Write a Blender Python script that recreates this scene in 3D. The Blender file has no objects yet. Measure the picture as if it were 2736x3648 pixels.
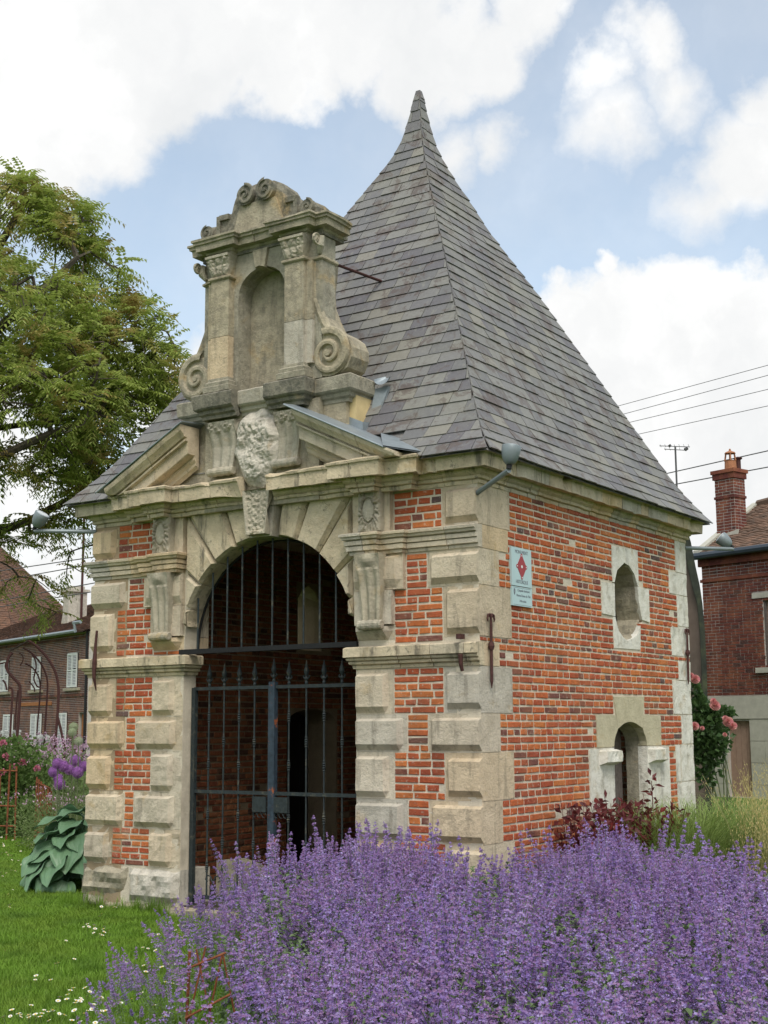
import bpy, math, random
import numpy as np
from mathutils import Vector, Matrix, noise
from mathutils.geometry import tessellate_polygon
random.seed(7); RNG = np.random.default_rng(7)
PI = math.pi
S = bpy.context.scene
COL = S.collection

# ------------------------------------------------------------------ camera
cam_d = bpy.data.cameras.new("camera"); cam = bpy.data.objects.new("camera", cam_d); COL.objects.link(cam)
S.camera = cam
cam_d.sensor_fit = 'HORIZONTAL'; cam_d.sensor_width = 36.0
cam_d.lens = 4785.4 / 2736 * 36
cam_d.clip_start = 0.05; cam_d.clip_end = 3000
CAM = Vector((5.299, -9.244, 1.626))
_y, _p, _r = math.radians(33.868), math.radians(9.093), math.radians(-0.306)
FW = Vector((-math.sin(_y)*math.cos(_p), math.cos(_y)*math.cos(_p), math.sin(_p)))
RT = Vector((math.cos(_y), math.sin(_y), 0)); UP = RT.cross(FW)
R2 = RT*math.cos(_r)+UP*math.sin(_r); U2 = -RT*math.sin(_r)+UP*math.cos(_r)
cam.matrix_world = Matrix(((R2.x, U2.x, -FW.x, CAM.x), (R2.y, U2.y, -FW.y, CAM.y), (R2.z, U2.z, -FW.z, CAM.z), (0, 0, 0, 1)))
def azel(az, el=0.0):                                   # unit direction from azimuth (deg, from +y to +x) and elevation
    a, e = math.radians(az), math.radians(el)
    return Vector((math.sin(a)*math.cos(e), math.cos(a)*math.cos(e), math.sin(e)))

# ------------------------------------------------------------------ light
SUN_AZ, SUN_EL = 138.0, 54.0
sd = azel(SUN_AZ, SUN_EL)
sun_l = bpy.data.lights.new("sun", 'SUN'); sun_l.energy = 1.5; sun_l.angle = math.radians(28); sun_l.color = (1.0, 0.955, 0.88)
sun_o = bpy.data.objects.new("sun", sun_l); COL.objects.link(sun_o)
sun_o.rotation_euler = sd.to_track_quat('Z', 'Y').to_euler()
S.view_settings.view_transform = 'Standard'; S.view_settings.look = 'None'
S.view_settings.exposure = 0.62; S.view_settings.gamma = 1.0; S.view_settings.use_curve_mapping = False
S.cycles.max_bounces = 6; S.cycles.diffuse_bounces = 3; S.cycles.transparent_max_bounces = 4
S.cycles.glossy_bounces = 2; S.cycles.transmission_bounces = 3; S.cycles.caustics_reflective = False; S.cycles.caustics_refractive = False

W = bpy.data.worlds.new("World"); S.world = W; W.use_nodes = True
nt = W.node_tree; nt.nodes.clear()
class NB:                                                # small node-building helper
    def __init__(s, tree): s.t = tree
    def n(s, typ, **kw):
        nd = s.t.nodes.new(typ)
        for k, v in kw.items():
            if k.startswith('i_'): continue
            setattr(nd, k, v)
        return nd
    def lk(s, a, b): s.t.links.new(a, b)
    def math(s, op, a, b=None, clamp=False):
        nd = s.t.nodes.new('ShaderNodeMath'); nd.operation = op; nd.use_clamp = clamp
        for i, x in enumerate((a, b)):
            if x is None: continue
            if isinstance(x, (int, float)): nd.inputs[i].default_value = x
            else: s.lk(x, nd.inputs[i])
        return nd.outputs[0]
    def vmath(s, op, a, b=None):
        nd = s.t.nodes.new('ShaderNodeVectorMath'); nd.operation = op
        for i, x in enumerate((a, b)):
            if x is None: continue
            if isinstance(x, (tuple, list, Vector)): nd.inputs[i].default_value = x
            else: s.lk(x, nd.inputs[i])
        return nd
    def noise(s, vec, scale, detail=4, rough=0.55, dist=0.0):
        nd = s.t.nodes.new('ShaderNodeTexNoise')
        nd.inputs['Scale'].default_value = scale; nd.inputs['Detail'].default_value = detail
        nd.inputs['Roughness'].default_value = rough; nd.inputs['Distortion'].default_value = dist
        if vec is not None: s.lk(vec, nd.inputs['Vector'])
        return nd
    def mr(s, v, a, b, c=0.0, d=1.0, smooth=False):
        nd = s.t.nodes.new('ShaderNodeMapRange'); nd.clamp = True
        if smooth: nd.interpolation_type = 'SMOOTHSTEP'
        s.lk(v, nd.inputs[0])
        for i, x in enumerate((a, b, c, d)): nd.inputs[i+1].default_value = x
        return nd.outputs[0]
    def mix(s, f, a, b, mode='MIX'):
        nd = s.t.nodes.new('ShaderNodeMix'); nd.data_type = 'RGBA'; nd.blend_type = mode
        for i, x in ((0, f), (6, a), (7, b)):
            if isinstance(x, (int, float)): nd.inputs[i].default_value = x
            elif isinstance(x, (tuple, list)): nd.inputs[i].default_value = tuple(x)[:3]+(1,)
            else: s.lk(x, nd.inputs[i])
        return nd.outputs[2]
    def ramp(s, f, stops, const=False):
        nd = s.t.nodes.new('ShaderNodeValToRGB'); cr = nd.color_ramp
        if const: cr.interpolation = 'CONSTANT'
        while len(cr.elements) < len(stops): cr.elements.new(0.5)
        for e, (p, c) in zip(cr.elements, stops): e.position = p; e.color = tuple(c)[:3]+(1,)
        s.lk(f, nd.inputs[0]); return nd.outputs[0]

b = NB(nt)
out = b.n('ShaderNodeOutputWorld'); sky = b.n('ShaderNodeTexSky', sky_type='NISHITA')
sky.sun_disc = False; sky.sun_elevation = math.radians(SUN_EL); sky.sun_rotation = math.radians(SUN_AZ)
sky.air_density = 1.0; sky.dust_density = 2.2; sky.ozone_density = 1.0
tint = b.n('ShaderNodeMix', data_type='RGBA', blend_type='MULTIPLY'); tint.inputs[0].default_value = 1.0; tint.inputs[7].default_value = (0.93, 1.0, 0.97, 1)
bg1 = b.n('ShaderNodeBackground'); bg1.inputs[1].default_value = 0.15
hs = b.n('ShaderNodeHueSaturation'); hs.inputs['Saturation'].default_value = 0.78; hs.inputs['Value'].default_value = 1.0
b.lk(sky.outputs[0], hs.inputs['Color']); b.lk(hs.outputs[0], tint.inputs[6]); b.lk(tint.outputs[2], bg1.inputs[0])
tc = b.n('ShaderNodeTexCoord')
n1 = b.noise(tc.outputs['Generated'], 6.5, 7, 0.6)
off = b.vmath('SCALE', b.vmath('SUBTRACT', n1.outputs['Color'], (0.5, 0.5, 0.5)).outputs[0]); off.inputs['Scale'].default_value = 0.12
n1b = b.noise(tc.outputs['Generated'], 22.0, 6, 0.6)
off2 = b.vmath('SCALE', b.vmath('SUBTRACT', n1b.outputs['Color'], (0.5, 0.5, 0.5)).outputs[0]); off2.inputs['Scale'].default_value = 0.035
dv = b.vmath('ADD', b.vmath('ADD', tc.outputs['Generated'], off.outputs[0]).outputs[0], off2.outputs[0]).outputs[0]
# cloud banks: azimuth, elevation, radius, softness (degrees)
CLOUDS = [(-50.73, 25.52, 4.44, 0.58), (-47.7, 23.51, 1.93, 0.58), (-48.42, 26.64, 4.25, 0.58), (-42.78, 27.97, 3.76, 0.48), (-38.6, 27.98, 3.19, 0.42), (-34.8, 28.92, 2.9, 0.42), (-31.21, 27.91, 2.74, 0.48), (-28.89, 27.93, 1.7, 0.48), (-26.97, 29.23, 1.74, 0.48), (-25.18, 29.55, 1.06, 0.48), (-45.01, 33.68, 6.37, 1.16), (-34.34, 34.95, 6.37, 1.16), (-21.88, 27.11, 1.26, 0.54), (-23.96, 26.14, 1.08, 0.58), (-23.72, 24.41, 0.93, 1.16), (-21.13, 25.81, 0.62, 1.16), (-18.63, 22.43, 2.24, 0.68), (-16.98, 24.13, 1.62, 0.58), (-20.15, 21.38, 1.31, 0.97), (-24.34, 15.44, 3.19, 0.35), (-20.82, 14.96, 3.86, 0.35), (-17.31, 14.62, 4.09, 0.35), (-26.2, 16.49, 1.7, 0.35), (-20.65, 9.87, 5.79, 1.16), (-16.01, 9.62, 5.79, 1.16), (-27.44, 11.08, 2.9, 1.54), (-30.02, 24.0, 0.68, 0.97), (-28.13, 24.66, 0.58, 0.87), (-41.81, 15.21, 1.25, 0.58), (-43.85, 13.01, 2.32, 0.97), (-48.41, 5.37, 3.28, 0.97), (-52.84, 10.69, 5.79, 1.54), (-26.66, 18.05, 0.58, 0.29), (-24.43, 18.7, 0.77, 0.23)]
mask = None
for az, el, r, s in CLOUDS:
    d = b.vmath('DISTANCE', dv, azel(az, el)).outputs['Value']
    m = b.mr(d, math.radians(r+s*1.7), math.radians(max(0.05, r-s*1.5)), 0, 1, True)
    mask = m if mask is None else b.math('MAXIMUM', mask, m)
# the rest of the sky: the same kind of broken cloud
nz = b.noise(dv, 2.2, 6, 0.55); general = b.mr(nz.outputs[0], 0.44, 0.56, 0, 1, True)
dcam = b.vmath('DISTANCE', tc.outputs['Generated'], azel(-34, 17)).outputs['Value']
away = b.mr(dcam, 0.42, 0.55, 0, 1, True)
mask = b.math('MAXIMUM', mask, b.math('MULTIPLY', general, away))
sepz = b.n('ShaderNodeSeparateXYZ'); b.lk(tc.outputs['Generated'], sepz.inputs[0])
hz = b.mr(sepz.outputs[2], 0.14, 0.0, 0, 0.85, True); mask = b.math('MAXIMUM', mask, hz); mask = b.math('MAXIMUM', mask, b.mr(n1.outputs[0], 0.25, 0.75, 0.14, 0.40))
n3 = b.noise(dv, 7.0, 5, 0.55)
ccol = b.ramp(n3.outputs[0], [(0.30, (0.74, 0.755, 0.765)), (0.50, (0.84, 0.845, 0.845)), (0.68, (1.0, 1.0, 0.99))])
bg2 = b.n('ShaderNodeBackground'); bg2.inputs[1].default_value = 0.74; b.lk(ccol, bg2.inputs[0])
mx = b.n('ShaderNodeMixShader'); b.lk(mask, mx.inputs[0]); b.lk(bg1.outputs[0], mx.inputs[1]); b.lk(bg2.outputs[0], mx.inputs[2])
b.lk(mx.outputs[0], out.inputs[0])

# ------------------------------------------------------------------ mesh helpers
class MB:
    def __init__(s): s.v = []; s.f = []; s.mi = []
    def add(s, vs, fs, mi=0):
        o = len(s.v); s.v += [tuple(p) for p in vs]; s.f += [tuple(i+o for i in f) for f in fs]; s.mi += [mi]*len(fs); return s
    def box(s, x0, x1, y0, y1, z0, z1, mi=0):
        if x0 > x1: x0, x1 = x1, x0
        if y0 > y1: y0, y1 = y1, y0
        v = [(x0, y0, z0), (x1, y0, z0), (x1, y1, z0), (x0, y1, z0), (x0, y0, z1), (x1, y0, z1), (x1, y1, z1), (x0, y1, z1)]
        return s.add(v, [(0, 3, 2, 1), (4, 5, 6, 7), (0, 1, 5, 4), (1, 2, 6, 5), (2, 3, 7, 6), (3, 0, 4, 7)], mi)
    def tube(s, pts, r, n=8, caps=True, mi=0):
        pts = [Vector(p) for p in pts]; rs = r if isinstance(r, (list, tuple)) else [r]*len(pts)
        rings = []; prev = None
        for i, p in enumerate(pts):
            t = (pts[min(i+1, len(pts)-1)]-pts[max(i-1, 0)]); t = t.normalized() if t.length > 1e-9 else Vector((0, 0, 1))
            if prev is None: a = t.orthogonal().normalized()
            else:
                a = prev-t*prev.dot(t); a = a.normalized() if a.length > 1e-6 else t.orthogonal().normalized()
            prev = a; c = t.cross(a)
            rings.append([p+(a*math.cos(2*PI*k/n)+c*math.sin(2*PI*k/n))*rs[i] for k in range(n)])
        vs = [q for rg in rings for q in rg]; fs = []
        for i in range(len(pts)-1):
            for k in range(n): fs.append((i*n+k, i*n+(k+1) % n, (i+1)*n+(k+1) % n, (i+1)*n+k))
        if caps: fs.append(tuple(reversed(range(n)))); fs.append(tuple(range((len(pts)-1)*n, len(pts)*n)))
        return s.add(vs, fs, mi)
    def lathe(s, prof, cx, cy, z0=0, n=12, axis=None, mi=0):    # prof: (r, h)
        vs = []; fs = []
        for r, h in prof:
            for k in range(n): a = 2*PI*k/n; vs.append(Vector((r*math.cos(a), r*math.sin(a), h)))
        if axis is not None:
            q = Vector(axis).normalized().to_track_quat('Z', 'Y'); vs = [q @ p for p in vs]
        vs = [(p[0]+cx, p[1]+cy, p[2]+z0) for p in vs]
        for i in range(len(prof)-1):
            for k in range(n): fs.append((i*n+k, i*n+(k+1) % n, (i+1)*n+(k+1) % n, (i+1)*n+k))
        fs.append(tuple(reversed(range(n)))); fs.append(tuple(range((len(prof)-1)*n, len(prof)*n)))
        return s.add(vs, fs, mi)
    def prism(s, outer, fr, d0, d1, holes=(), mi=0):            # fr(u, out, v) -> world
        loops = [list(outer)]+[list(h) for h in holes]
        flat = [p for l in loops for p in l]
        tri = tessellate_polygon([[Vector((p[0], p[1], 0)) for p in l] for l in loops])
        n = len(flat); vs = [fr(p[0], d0, p[1]) for p in flat]+[fr(p[0], d1, p[1]) for p in flat]
        fs = []
        for t in tri: fs.append(tuple(t)); fs.append(tuple(n+i for i in reversed(t)))
        o = 0
        for l in loops:
            m = len(l)
            for i in range(m): j = (i+1) % m; fs.append((o+i, o+j, n+o+j, n+o+i))
            o += m
        return s.add(vs, fs, mi)
    def relief(s, fr, us, vs_, hf, back, mi=0):                 # height-field slab with skirts
        nu, nv = len(us), len(vs_)
        P = [fr(u, hf(u, v), v) for v in vs_ for u in us]
        B = len(P); ring = [i for i in range(nu)]+[j*nu+nu-1 for j in range(1, nv)]+[(nv-1)*nu+i for i in range(nu-2, -1, -1)]+[j*nu for j in range(nv-2, 0, -1)]
        uv = [(us[i % nu], vs_[i//nu]) for i in ring]
        P += [fr(u, -back, v) for u, v in uv]
        fs = [(j*nu+i, j*nu+i+1, (j+1)*nu+i+1, (j+1)*nu+i) for j in range(nv-1) for i in range(nu-1)]
        m = len(ring)
        for k in range(m): k2 = (k+1) % m; fs.append((ring[k2], ring[k], B+k, B+k2))
        fs.append(tuple(B+k for k in range(m)))
        return s.add(P, fs, mi)
    def warp(s, amp, freq=6.0, start=0, seed=0.0):
        for i in range(start, len(s.v)):
            p = Vector(s.v[i]); q = noise.noise_vector(p*freq+Vector((seed, seed*1.7, -seed)))
            s.v[i] = tuple(p+q*amp)
        return s
    def mesh(s, name, mats, smooth=False):
        me = bpy.data.meshes.new(name); me.from_pydata(s.v, [], s.f)
        for m in (mats if isinstance(mats, (list, tuple)) else [mats]): me.materials.append(m)
        if any(s.mi): me.polygons.foreach_set('material_index', s.mi)
        if smooth: me.polygons.foreach_set('use_smooth', [True]*len(s.f))
        me.update(); fix_normals(me); return me
def fix_normals(me):
    import bmesh
    if len(me.polygons) > 60000: return
    bm = bmesh.new(); bm.from_mesh(me); bmesh.ops.recalc_face_normals(bm, faces=bm.faces); bm.to_mesh(me); bm.free()
def put(name, me, parent=None, **kw):
    o = bpy.data.objects.new(name, me); COL.objects.link(o)
    if parent is not None: o.parent = parent
    for k, v in kw.items(): o[k] = v
    return o
def build(name, mb, mat, parent=None, smooth=False, **kw):
    return put(name, mb.mesh(name, mat, smooth), parent, **kw)
def thing(name, label, cat, loc=(0, 0, 0), group=None):
    o = bpy.data.objects.new(name, None); COL.objects.link(o); o['label'] = label; o['category'] = cat
    if group: o['group'] = group
    o.empty_display_size = 0.1
    if any(loc): o.location = loc
    return o
def FRONT(u, o, v): return (u, -o, v)        # facade plane y = 0
def SIDE(u, o, v): return (o, u, v)          # side wall plane x = 0
def sweep(mb, path, prof, fr=None, noise_amp=0.0, step=0.05, chip=0.0, seed=0.0, zfun=None):
    """sweep a profile (out, z) along a plan polyline; outward is to the left of the direction of travel"""
    n = len(path); P = [Vector((p[0], p[1])) for p in path]; closed = (P[0]-P[-1]).length < 1e-6
    nor = []
    for i in range(n):
        ds = []
        if i > 0: ds.append((P[i]-P[i-1]).normalized())
        elif closed: ds.append((P[-1]-P[-2]).normalized())
        if i < n-1: ds.append((P[i+1]-P[i]).normalized())
        elif closed: ds.append((P[1]-P[0]).normalized())
        ns = [Vector((-d.y, d.x)) for d in ds]
        if len(ns) == 1: nor.append(ns[0])
        else: m = (ns[0]+ns[1]); m = m.normalized(); nor.append(m/max(0.3, m.dot(ns[0])))
    rows = []
    for i in range(n-1):
        L = (P[i+1]-P[i]).length; k = max(1, int(L/step))
        for j in range(k): t = j/k; rows.append((P[i].lerp(P[i+1], t), nor[i].lerp(nor[i+1], t)))
    rows.append((P[-1], nor[-1]))
    np_ = len(prof); vs = []
    for q, m in rows:
        for (o, z) in prof:
            a = 0.0
            if noise_amp and o > 0.004:
                w = Vector((q.x*7+seed, q.y*7, z*9)); a = noise.noise(w)*noise_amp
                if chip: a -= max(0, noise.noise(Vector((q.x*4.1+seed*3, q.y*4.1, z*5)))-0.35)*chip*(o*6)
            vs.append((q.x+m.x*(o+a), q.y+m.y*(o+a), z+(a*0.4)))
    fs = [(i*np_+k, (i+1)*np_+k, (i+1)*np_+k+1, i*np_+k+1) for i in range(len(rows)-1) for k in range(np_-1)]
    if not closed: fs.append(tuple(range(np_))); fs.append(tuple(reversed([(len(rows)-1)*np_+k for k in range(np_)])))
    return mb.add(vs, fs)
_tmp_coll = {}
def scatter(name, protos, P, R, Sc, mat_props=None, **kw):
    """ONE object that instances prototype meshes on points (used only for what nobody could count)"""
    me = bpy.data.meshes.new(name); N = len(P)
    me.vertices.add(N); me.vertices.foreach_set('co', np.asarray(P, dtype=np.float32).ravel())
    a = me.attributes.new('rot', 'FLOAT_VECTOR', 'POINT'); a.data.foreach_set('vector', np.asarray(R, dtype=np.float32).ravel())
    a = me.attributes.new('scl', 'FLOAT_VECTOR', 'POINT'); a.data.foreach_set('vector', np.asarray(Sc, dtype=np.float32).ravel())
    a = me.attributes.new('idx', 'INT', 'POINT'); a.data.foreach_set('value', RNG.integers(0, len(protos), N).astype(np.int32))
    o = put(name, me, None, **kw)
    coll = bpy.data.collections.new(name+'_kinds')
    for p in protos: coll.objects.link(p)
    g = bpy.data.node_groups.new(name, 'GeometryNodeTree')
    g.interface.new_socket('Geometry', in_out='INPUT', socket_type='NodeSocketGeometry'); g.interface.new_socket('Geometry', in_out='OUTPUT', socket_type='NodeSocketGeometry')
    N_ = g.nodes; gi = N_.new('NodeGroupInput'); go = N_.new('NodeGroupOutput'); ip = N_.new('GeometryNodeInstanceOnPoints'); ci = N_.new('GeometryNodeCollectionInfo')
    ci.inputs[0].default_value = coll; ci.inputs['Separate Children'].default_value = True; ci.inputs['Reset Children'].default_value = True
    def attr(nm, dt):
        a = N_.new('GeometryNodeInputNamedAttribute'); a.data_type = dt; a.inputs[0].default_value = nm; return a.outputs[0]
    L = g.links; L.new(gi.outputs[0], ip.inputs['Points']); L.new(ci.outputs[0], ip.inputs['Instance']); ip.inputs['Pick Instance'].default_value = True
    L.new(attr('idx', 'INT'), ip.inputs['Instance Index'])
    e2r = N_.new('FunctionNodeEulerToRotation'); L.new(attr('rot', 'FLOAT_VECTOR'), e2r.inputs[0]); L.new(e2r.outputs[0], ip.inputs['Rotation'])
    L.new(attr('scl', 'FLOAT_VECTOR'), ip.inputs['Scale']); L.new(ip.outputs[0], go.inputs[0])
    m = o.modifiers.new('scatter', 'NODES'); m.node_group = g
    return o
def proto(name, mb, mat, smooth=False):
    return bpy.data.objects.new(name, mb.mesh(name, mat, smooth))

# ------------------------------------------------------------------ materials
MATS = {}
def newmat(name):
    m = bpy.data.materials.new(name); m.use_nodes = True; t = m.node_tree; t.nodes.clear(); B = NB(t)
    o = B.n('ShaderNodeOutputMaterial'); p = B.n('ShaderNodeBsdfPrincipled'); B.lk(p.outputs[0], o.inputs[0]); MATS[name] = m
    p.inputs['Specular IOR Level'].default_value = 0.25
    return m, B, p, o
def setc(B, p, c):
    if isinstance(c, (tuple, list)): p.inputs['Base Color'].default_value = tuple(c)[:3]+(1,)
    else: B.lk(c, p.inputs['Base Color'])
def bump(B, p, h, strength=0.5, dist=0.01):
    nd = B.n('ShaderNodeBump'); nd.inputs['Strength'].default_value = strength; nd.inputs['Distance'].default_value = dist
    B.lk(h, nd.inputs['Height']); B.lk(nd.outputs[0], p.inputs['Normal'])
def rnd(B, island=False):
    if island: return B.n('ShaderNodeNewGeometry').outputs['Random Per Island']
    return B.n('ShaderNodeObjectInfo').outputs['Random']
def geo(B): return B.n('ShaderNodeNewGeometry').outputs['Position']
def stone_mat(name, cols, stain=0.45, island=False, lichen=0.0, white=0.0):
    m, B, p, o = newmat(name); P = geo(B)
    base = B.ramp(rnd(B, island), [(i/max(1, len(cols)-1), c) for i, c in enumerate(cols)])
    nA = B.noise(P, 5.5, 6, 0.62, 0.3); nB = B.noise(P, 42, 4, 0.65); nC = B.noise(P, 160, 2, 0.5)
    c = B.mix(B.mr(nA.outputs[0], 0.35, 0.7, 0, 0.75), base, B.mix(1.0, base, (0.70, 0.68, 0.66), 'MULTIPLY'))
    c = B.mix(B.mr(nB.outputs[0], 0.45, 0.75, 0, 0.5), c, B.mix(1.0, c, (1.25, 1.22, 1.15), 'MULTIPLY'))
    mp = B.n('ShaderNodeMapping'); mp.inputs['Scale'].default_value = (5.5, 5.5, 0.9); B.lk(P, mp.inputs[0])
    nS = B.noise(mp.outputs[0], 1.6, 6, 0.65)
    c = B.mix(B.mr(nS.outputs[0], 0.52, 0.68, 0, stain, True), c, (0.125, 0.112, 0.088)); nT = B.noise(P, 15, 6, 0.72, 0.8); c = B.mix(B.mr(nT.outputs[0], 0.56, 0.66, 0, stain*1.1, True), c, (0.21, 0.185, 0.14))
    nO = B.noise(P, 3.1, 5, 0.6, 0.6); c = B.mix(B.mr(nO.outputs[0], 0.57, 0.73, 0, 0.55, True), c, (0.42, 0.29, 0.13))
    if white: nW = B.noise(P, 9, 5, 0.65); c = B.mix(B.mr(nW.outputs[0], 0.35, 0.6, 0, white, True), c, (0.74, 0.72, 0.66))
    if lichen: nL = B.noise(P, 13, 6, 0.7); c = B.mix(B.mr(nL.outputs[0], 0.42, 0.62, 0, lichen, True), c, (0.085, 0.085, 0.07))
    vo = B.n('ShaderNodeTexVoronoi'); vo.inputs['Scale'].default_value = 75; B.lk(P, vo.inputs['Vector'])
    pit = B.mr(vo.outputs['Distance'], 0.0, 0.28, 0, 1)
    pm = B.mr(B.noise(P, 14, 3, 0.5).outputs[0], 0.5, 0.65, 1, 0); pit = B.math('MAXIMUM', pit, pm)
    c = B.mix(pit, B.mix(1.0, c, (0.6, 0.57, 0.52), 'MULTIPLY'), c)
    setc(B, p, c); p.inputs['Roughness'].default_value = 0.92
    h = B.math('ADD', B.math('MULTIPLY', nB.outputs[0], 0.7), B.math('ADD', B.math('MULTIPLY', nC.outputs[0], 0.25), B.math('MULTIPLY', pit, 0.35)))
    h = B.math('ADD', h, nA.outputs[0]); bump(B, p, h, 0.8, 0.014); return m
STONE_COLS = [(0.58, 0.505, 0.39), (0.63, 0.53, 0.385), (0.53, 0.48, 0.395), (0.63, 0.485, 0.31), (0.46, 0.43, 0.37), (0.62, 0.55, 0.44)]
M_stone = stone_mat('limestone', STONE_COLS)
M_stained = stone_mat('soot_stained_limestone', [(0.60, 0.505, 0.36), (0.64, 0.54, 0.38), (0.55, 0.48, 0.36)], 0.85, lichen=0.12)
M_carved = stone_mat('carved_limestone', [(0.47, 0.42, 0.32), (0.44, 0.41, 0.34)], 0.3, lichen=0.2)
M_old = stone_mat('weathered_limestone', [(0.42, 0.37, 0.275), (0.37, 0.345, 0.275), (0.45, 0.39, 0.28)], 0.5, lichen=0.32)
M_dark = stone_mat('lichened_limestone', [(0.23, 0.215, 0.17), (0.27, 0.25, 0.20)], 0.5, lichen=0.75)
M_white = stone_mat('limewashed_limestone', [(0.66, 0.635, 0.56), (0.60, 0.575, 0.49)], 0.55, white=0.7)
M_pale = stone_mat('new_limestone', [(0.52, 0.47, 0.33), (0.50, 0.46, 0.34)], 0.12)
M_plaster = stone_mat('eroded_plaster', [(0.62, 0.58, 0.50), (0.58, 0.54, 0.47)], 0.35, lichen=0.2)
def brick_mat(name, island, cols=None, sat=1.0, smear=0.45):
    m, B, p, o = newmat(name); P = geo(B); r = rnd(B, island)
    cols = cols or [(0.0, (0.50, 0.130, 0.045)), (0.22, (0.41, 0.092, 0.040)), (0.42, (0.53, 0.155, 0.05)), (0.55, (0.37, 0.085, 0.042)), (0.68, (0.57, 0.185, 0.055)), (0.82, (0.46, 0.11, 0.045)), (0.92, (0.19, 0.075, 0.06)), (0.97, (0.13, 0.085, 0.08))]
    base = B.ramp(r, cols, True)
    nA = B.noise(P, 24, 5, 0.65); nB = B.noise(P, 90, 3, 0.6); nC = B.noise(P, 2.4, 4, 0.6)
    c = B.mix(B.mr(nA.outputs[0], 0.35, 0.7, 0, 0.8), base, B.mix(1.0, base, (0.62, 0.58, 0.58), 'MULTIPLY'))
    c = B.mix(B.mr(nC.outputs[0], 0.45, 0.72, 0, 0.45), c, (0.42, 0.17, 0.08)); nW = B.noise(P, 1.9, 7, 0.72, 0.8); c = B.mix(B.mr(nW.outputs[0], 0.58, 0.70, 0, 0.5 if smear > 0.2 else 0.15, True), c, (0.50, 0.36, 0.26))
    nM = B.noise(P, 33, 5, 0.7); c = B.mix(B.mr(nM.outputs[0], 0.57, 0.68, 0, smear, True), c, (0.60, 0.53, 0.43))
    nD = B.noise(P, 1.3, 6, 0.65, 0.4); c = B.mix(B.mr(nD.outputs[0], 0.48, 0.70, 0, 0.7, True), c, B.mix(1.0, c, (0.58, 0.56, 0.58), 'MULTIPLY'))
    setc(B, p, c); p.inputs['Roughness'].default_value = 0.9
    bump(B, p, B.math('ADD', nA.outputs[0], B.math('MULTIPLY', nB.outputs[0], 0.5)), 0.8, 0.010); return m
M_brick = brick_mat('brick_single', False); M_bricks = brick_mat('brick_mass', True)
def mortar_mat(name, c1, c2):
    m, B, p, o = newmat(name); P = geo(B); nA = B.noise(P, 60, 5, 0.7); nB = B.noise(P, 4, 4, 0.6)
    c = B.mix(nA.outputs[0], c1, c2); c = B.mix(B.mr(nB.outputs[0], 0.5, 0.7, 0, 0.55), c, tuple(x*0.68 for x in c1))
    setc(B, p, c); p.inputs['Roughness'].default_value = 0.95; bump(B, p, nA.outputs[0], 0.8, 0.01); return m
M_mortar = mortar_mat('lime_mortar', (0.50, 0.43, 0.33), (0.72, 0.65, 0.53))
M_mortar_in = mortar_mat('shaded_mortar', (0.30, 0.23, 0.15), (0.38, 0.29, 0.19))  # darker copy of the mortar, with the indoor shade put into its colour
M_bricks_in = brick_mat('shaded_brick_mass', True, [(0.0, (0.33, 0.11, 0.05)), (0.3, (0.25, 0.08, 0.04)), (0.6, (0.38, 0.15, 0.065)), (0.85, (0.12, 0.06, 0.04))], smear=0.15)  # brick copy darkened for inner faces; their shade is in the colour
def slate_mat(name, island):
    m, B, p, o = newmat(name); P = geo(B); r = rnd(B, island)
    base = B.ramp(r, [(0.0, (0.15, 0.15, 0.152)), (0.2, (0.185, 0.182, 0.178)), (0.45, (0.158, 0.155, 0.16)), (0.6, (0.205, 0.202, 0.188)), (0.8, (0.13, 0.125, 0.135)), (0.93, (0.225, 0.215, 0.185))], True)
    nA = B.noise(P, 4.2, 7, 0.75, 0.6); nB = B.noise(P, 30, 5, 0.65)
    c = B.mix(B.mr(nA.outputs[0], 0.51, 0.59, 0, 0.74, True), base, (0.100, 0.074, 0.064)); mpv = B.n('ShaderNodeMapping'); mpv.inputs['Scale'].default_value = (9, 9, 1.6); B.lk(P, mpv.inputs[0]); nV = B.noise(mpv.outputs[0], 2.0, 4, 0.6); c = B.mix(B.mr(nV.outputs[0], 0.55, 0.70, 0, 0.5, True), c, (0.24, 0.235, 0.205))
    nG = B.noise(P, 1.7, 4, 0.6); c = B.mix(B.mr(nG.outputs[0], 0.45, 0.7, 0, 0.4, True), c, (0.20, 0.195, 0.155))
    nL = B.noise(P, 55, 3, 0.6); c = B.mix(B.mr(nL.outputs[0], 0.66, 0.72, 0, 0.5), c, (0.27, 0.26, 0.20))
    c = B.mix(B.mr(nB.outputs[0], 0.4, 0.7, 0, 0.5), c, B.mix(1.0, c, (0.72, 0.70, 0.70), 'MULTIPLY'))
    setc(B, p, c); p.inputs['Roughness'].default_value = 0.55; p.inputs['Specular IOR Level'].default_value = 0.35
    bump(B, p, B.math('ADD', nB.outputs[0], nA.outputs[0]), 0.35, 0.006); return m
M_slate = slate_mat('slate_single', False); M_slates = slate_mat('slate_mass', True)
def simple(name, col, rough=0.6, metal=0.0, var=0.25, vs=20, col2=None, f2=(0.55, 0.7), bs=0.3, spec=0.25):
    m, B, p, o = newmat(name); P = geo(B); n = B.noise(P, vs, 5, 0.65)
    c = B.mix(B.mr(n.outputs[0], 0.3, 0.7, 0, 1), tuple(x*(1-var) for x in col), tuple(min(1, x*(1+var)) for x in col))
    if col2: n2 = B.noise(P, vs*0.35, 5, 0.7); c = B.mix(B.mr(n2.outputs[0], f2[0], f2[1], 0, 1, True), c, col2)
    setc(B, p, c); p.inputs['Roughness'].default_value = rough; p.inputs['Metallic'].default_value = metal; p.inputs['Specular IOR Level'].default_value = spec
    bump(B, p, n.outputs[0], bs, 0.005); return m
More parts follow.
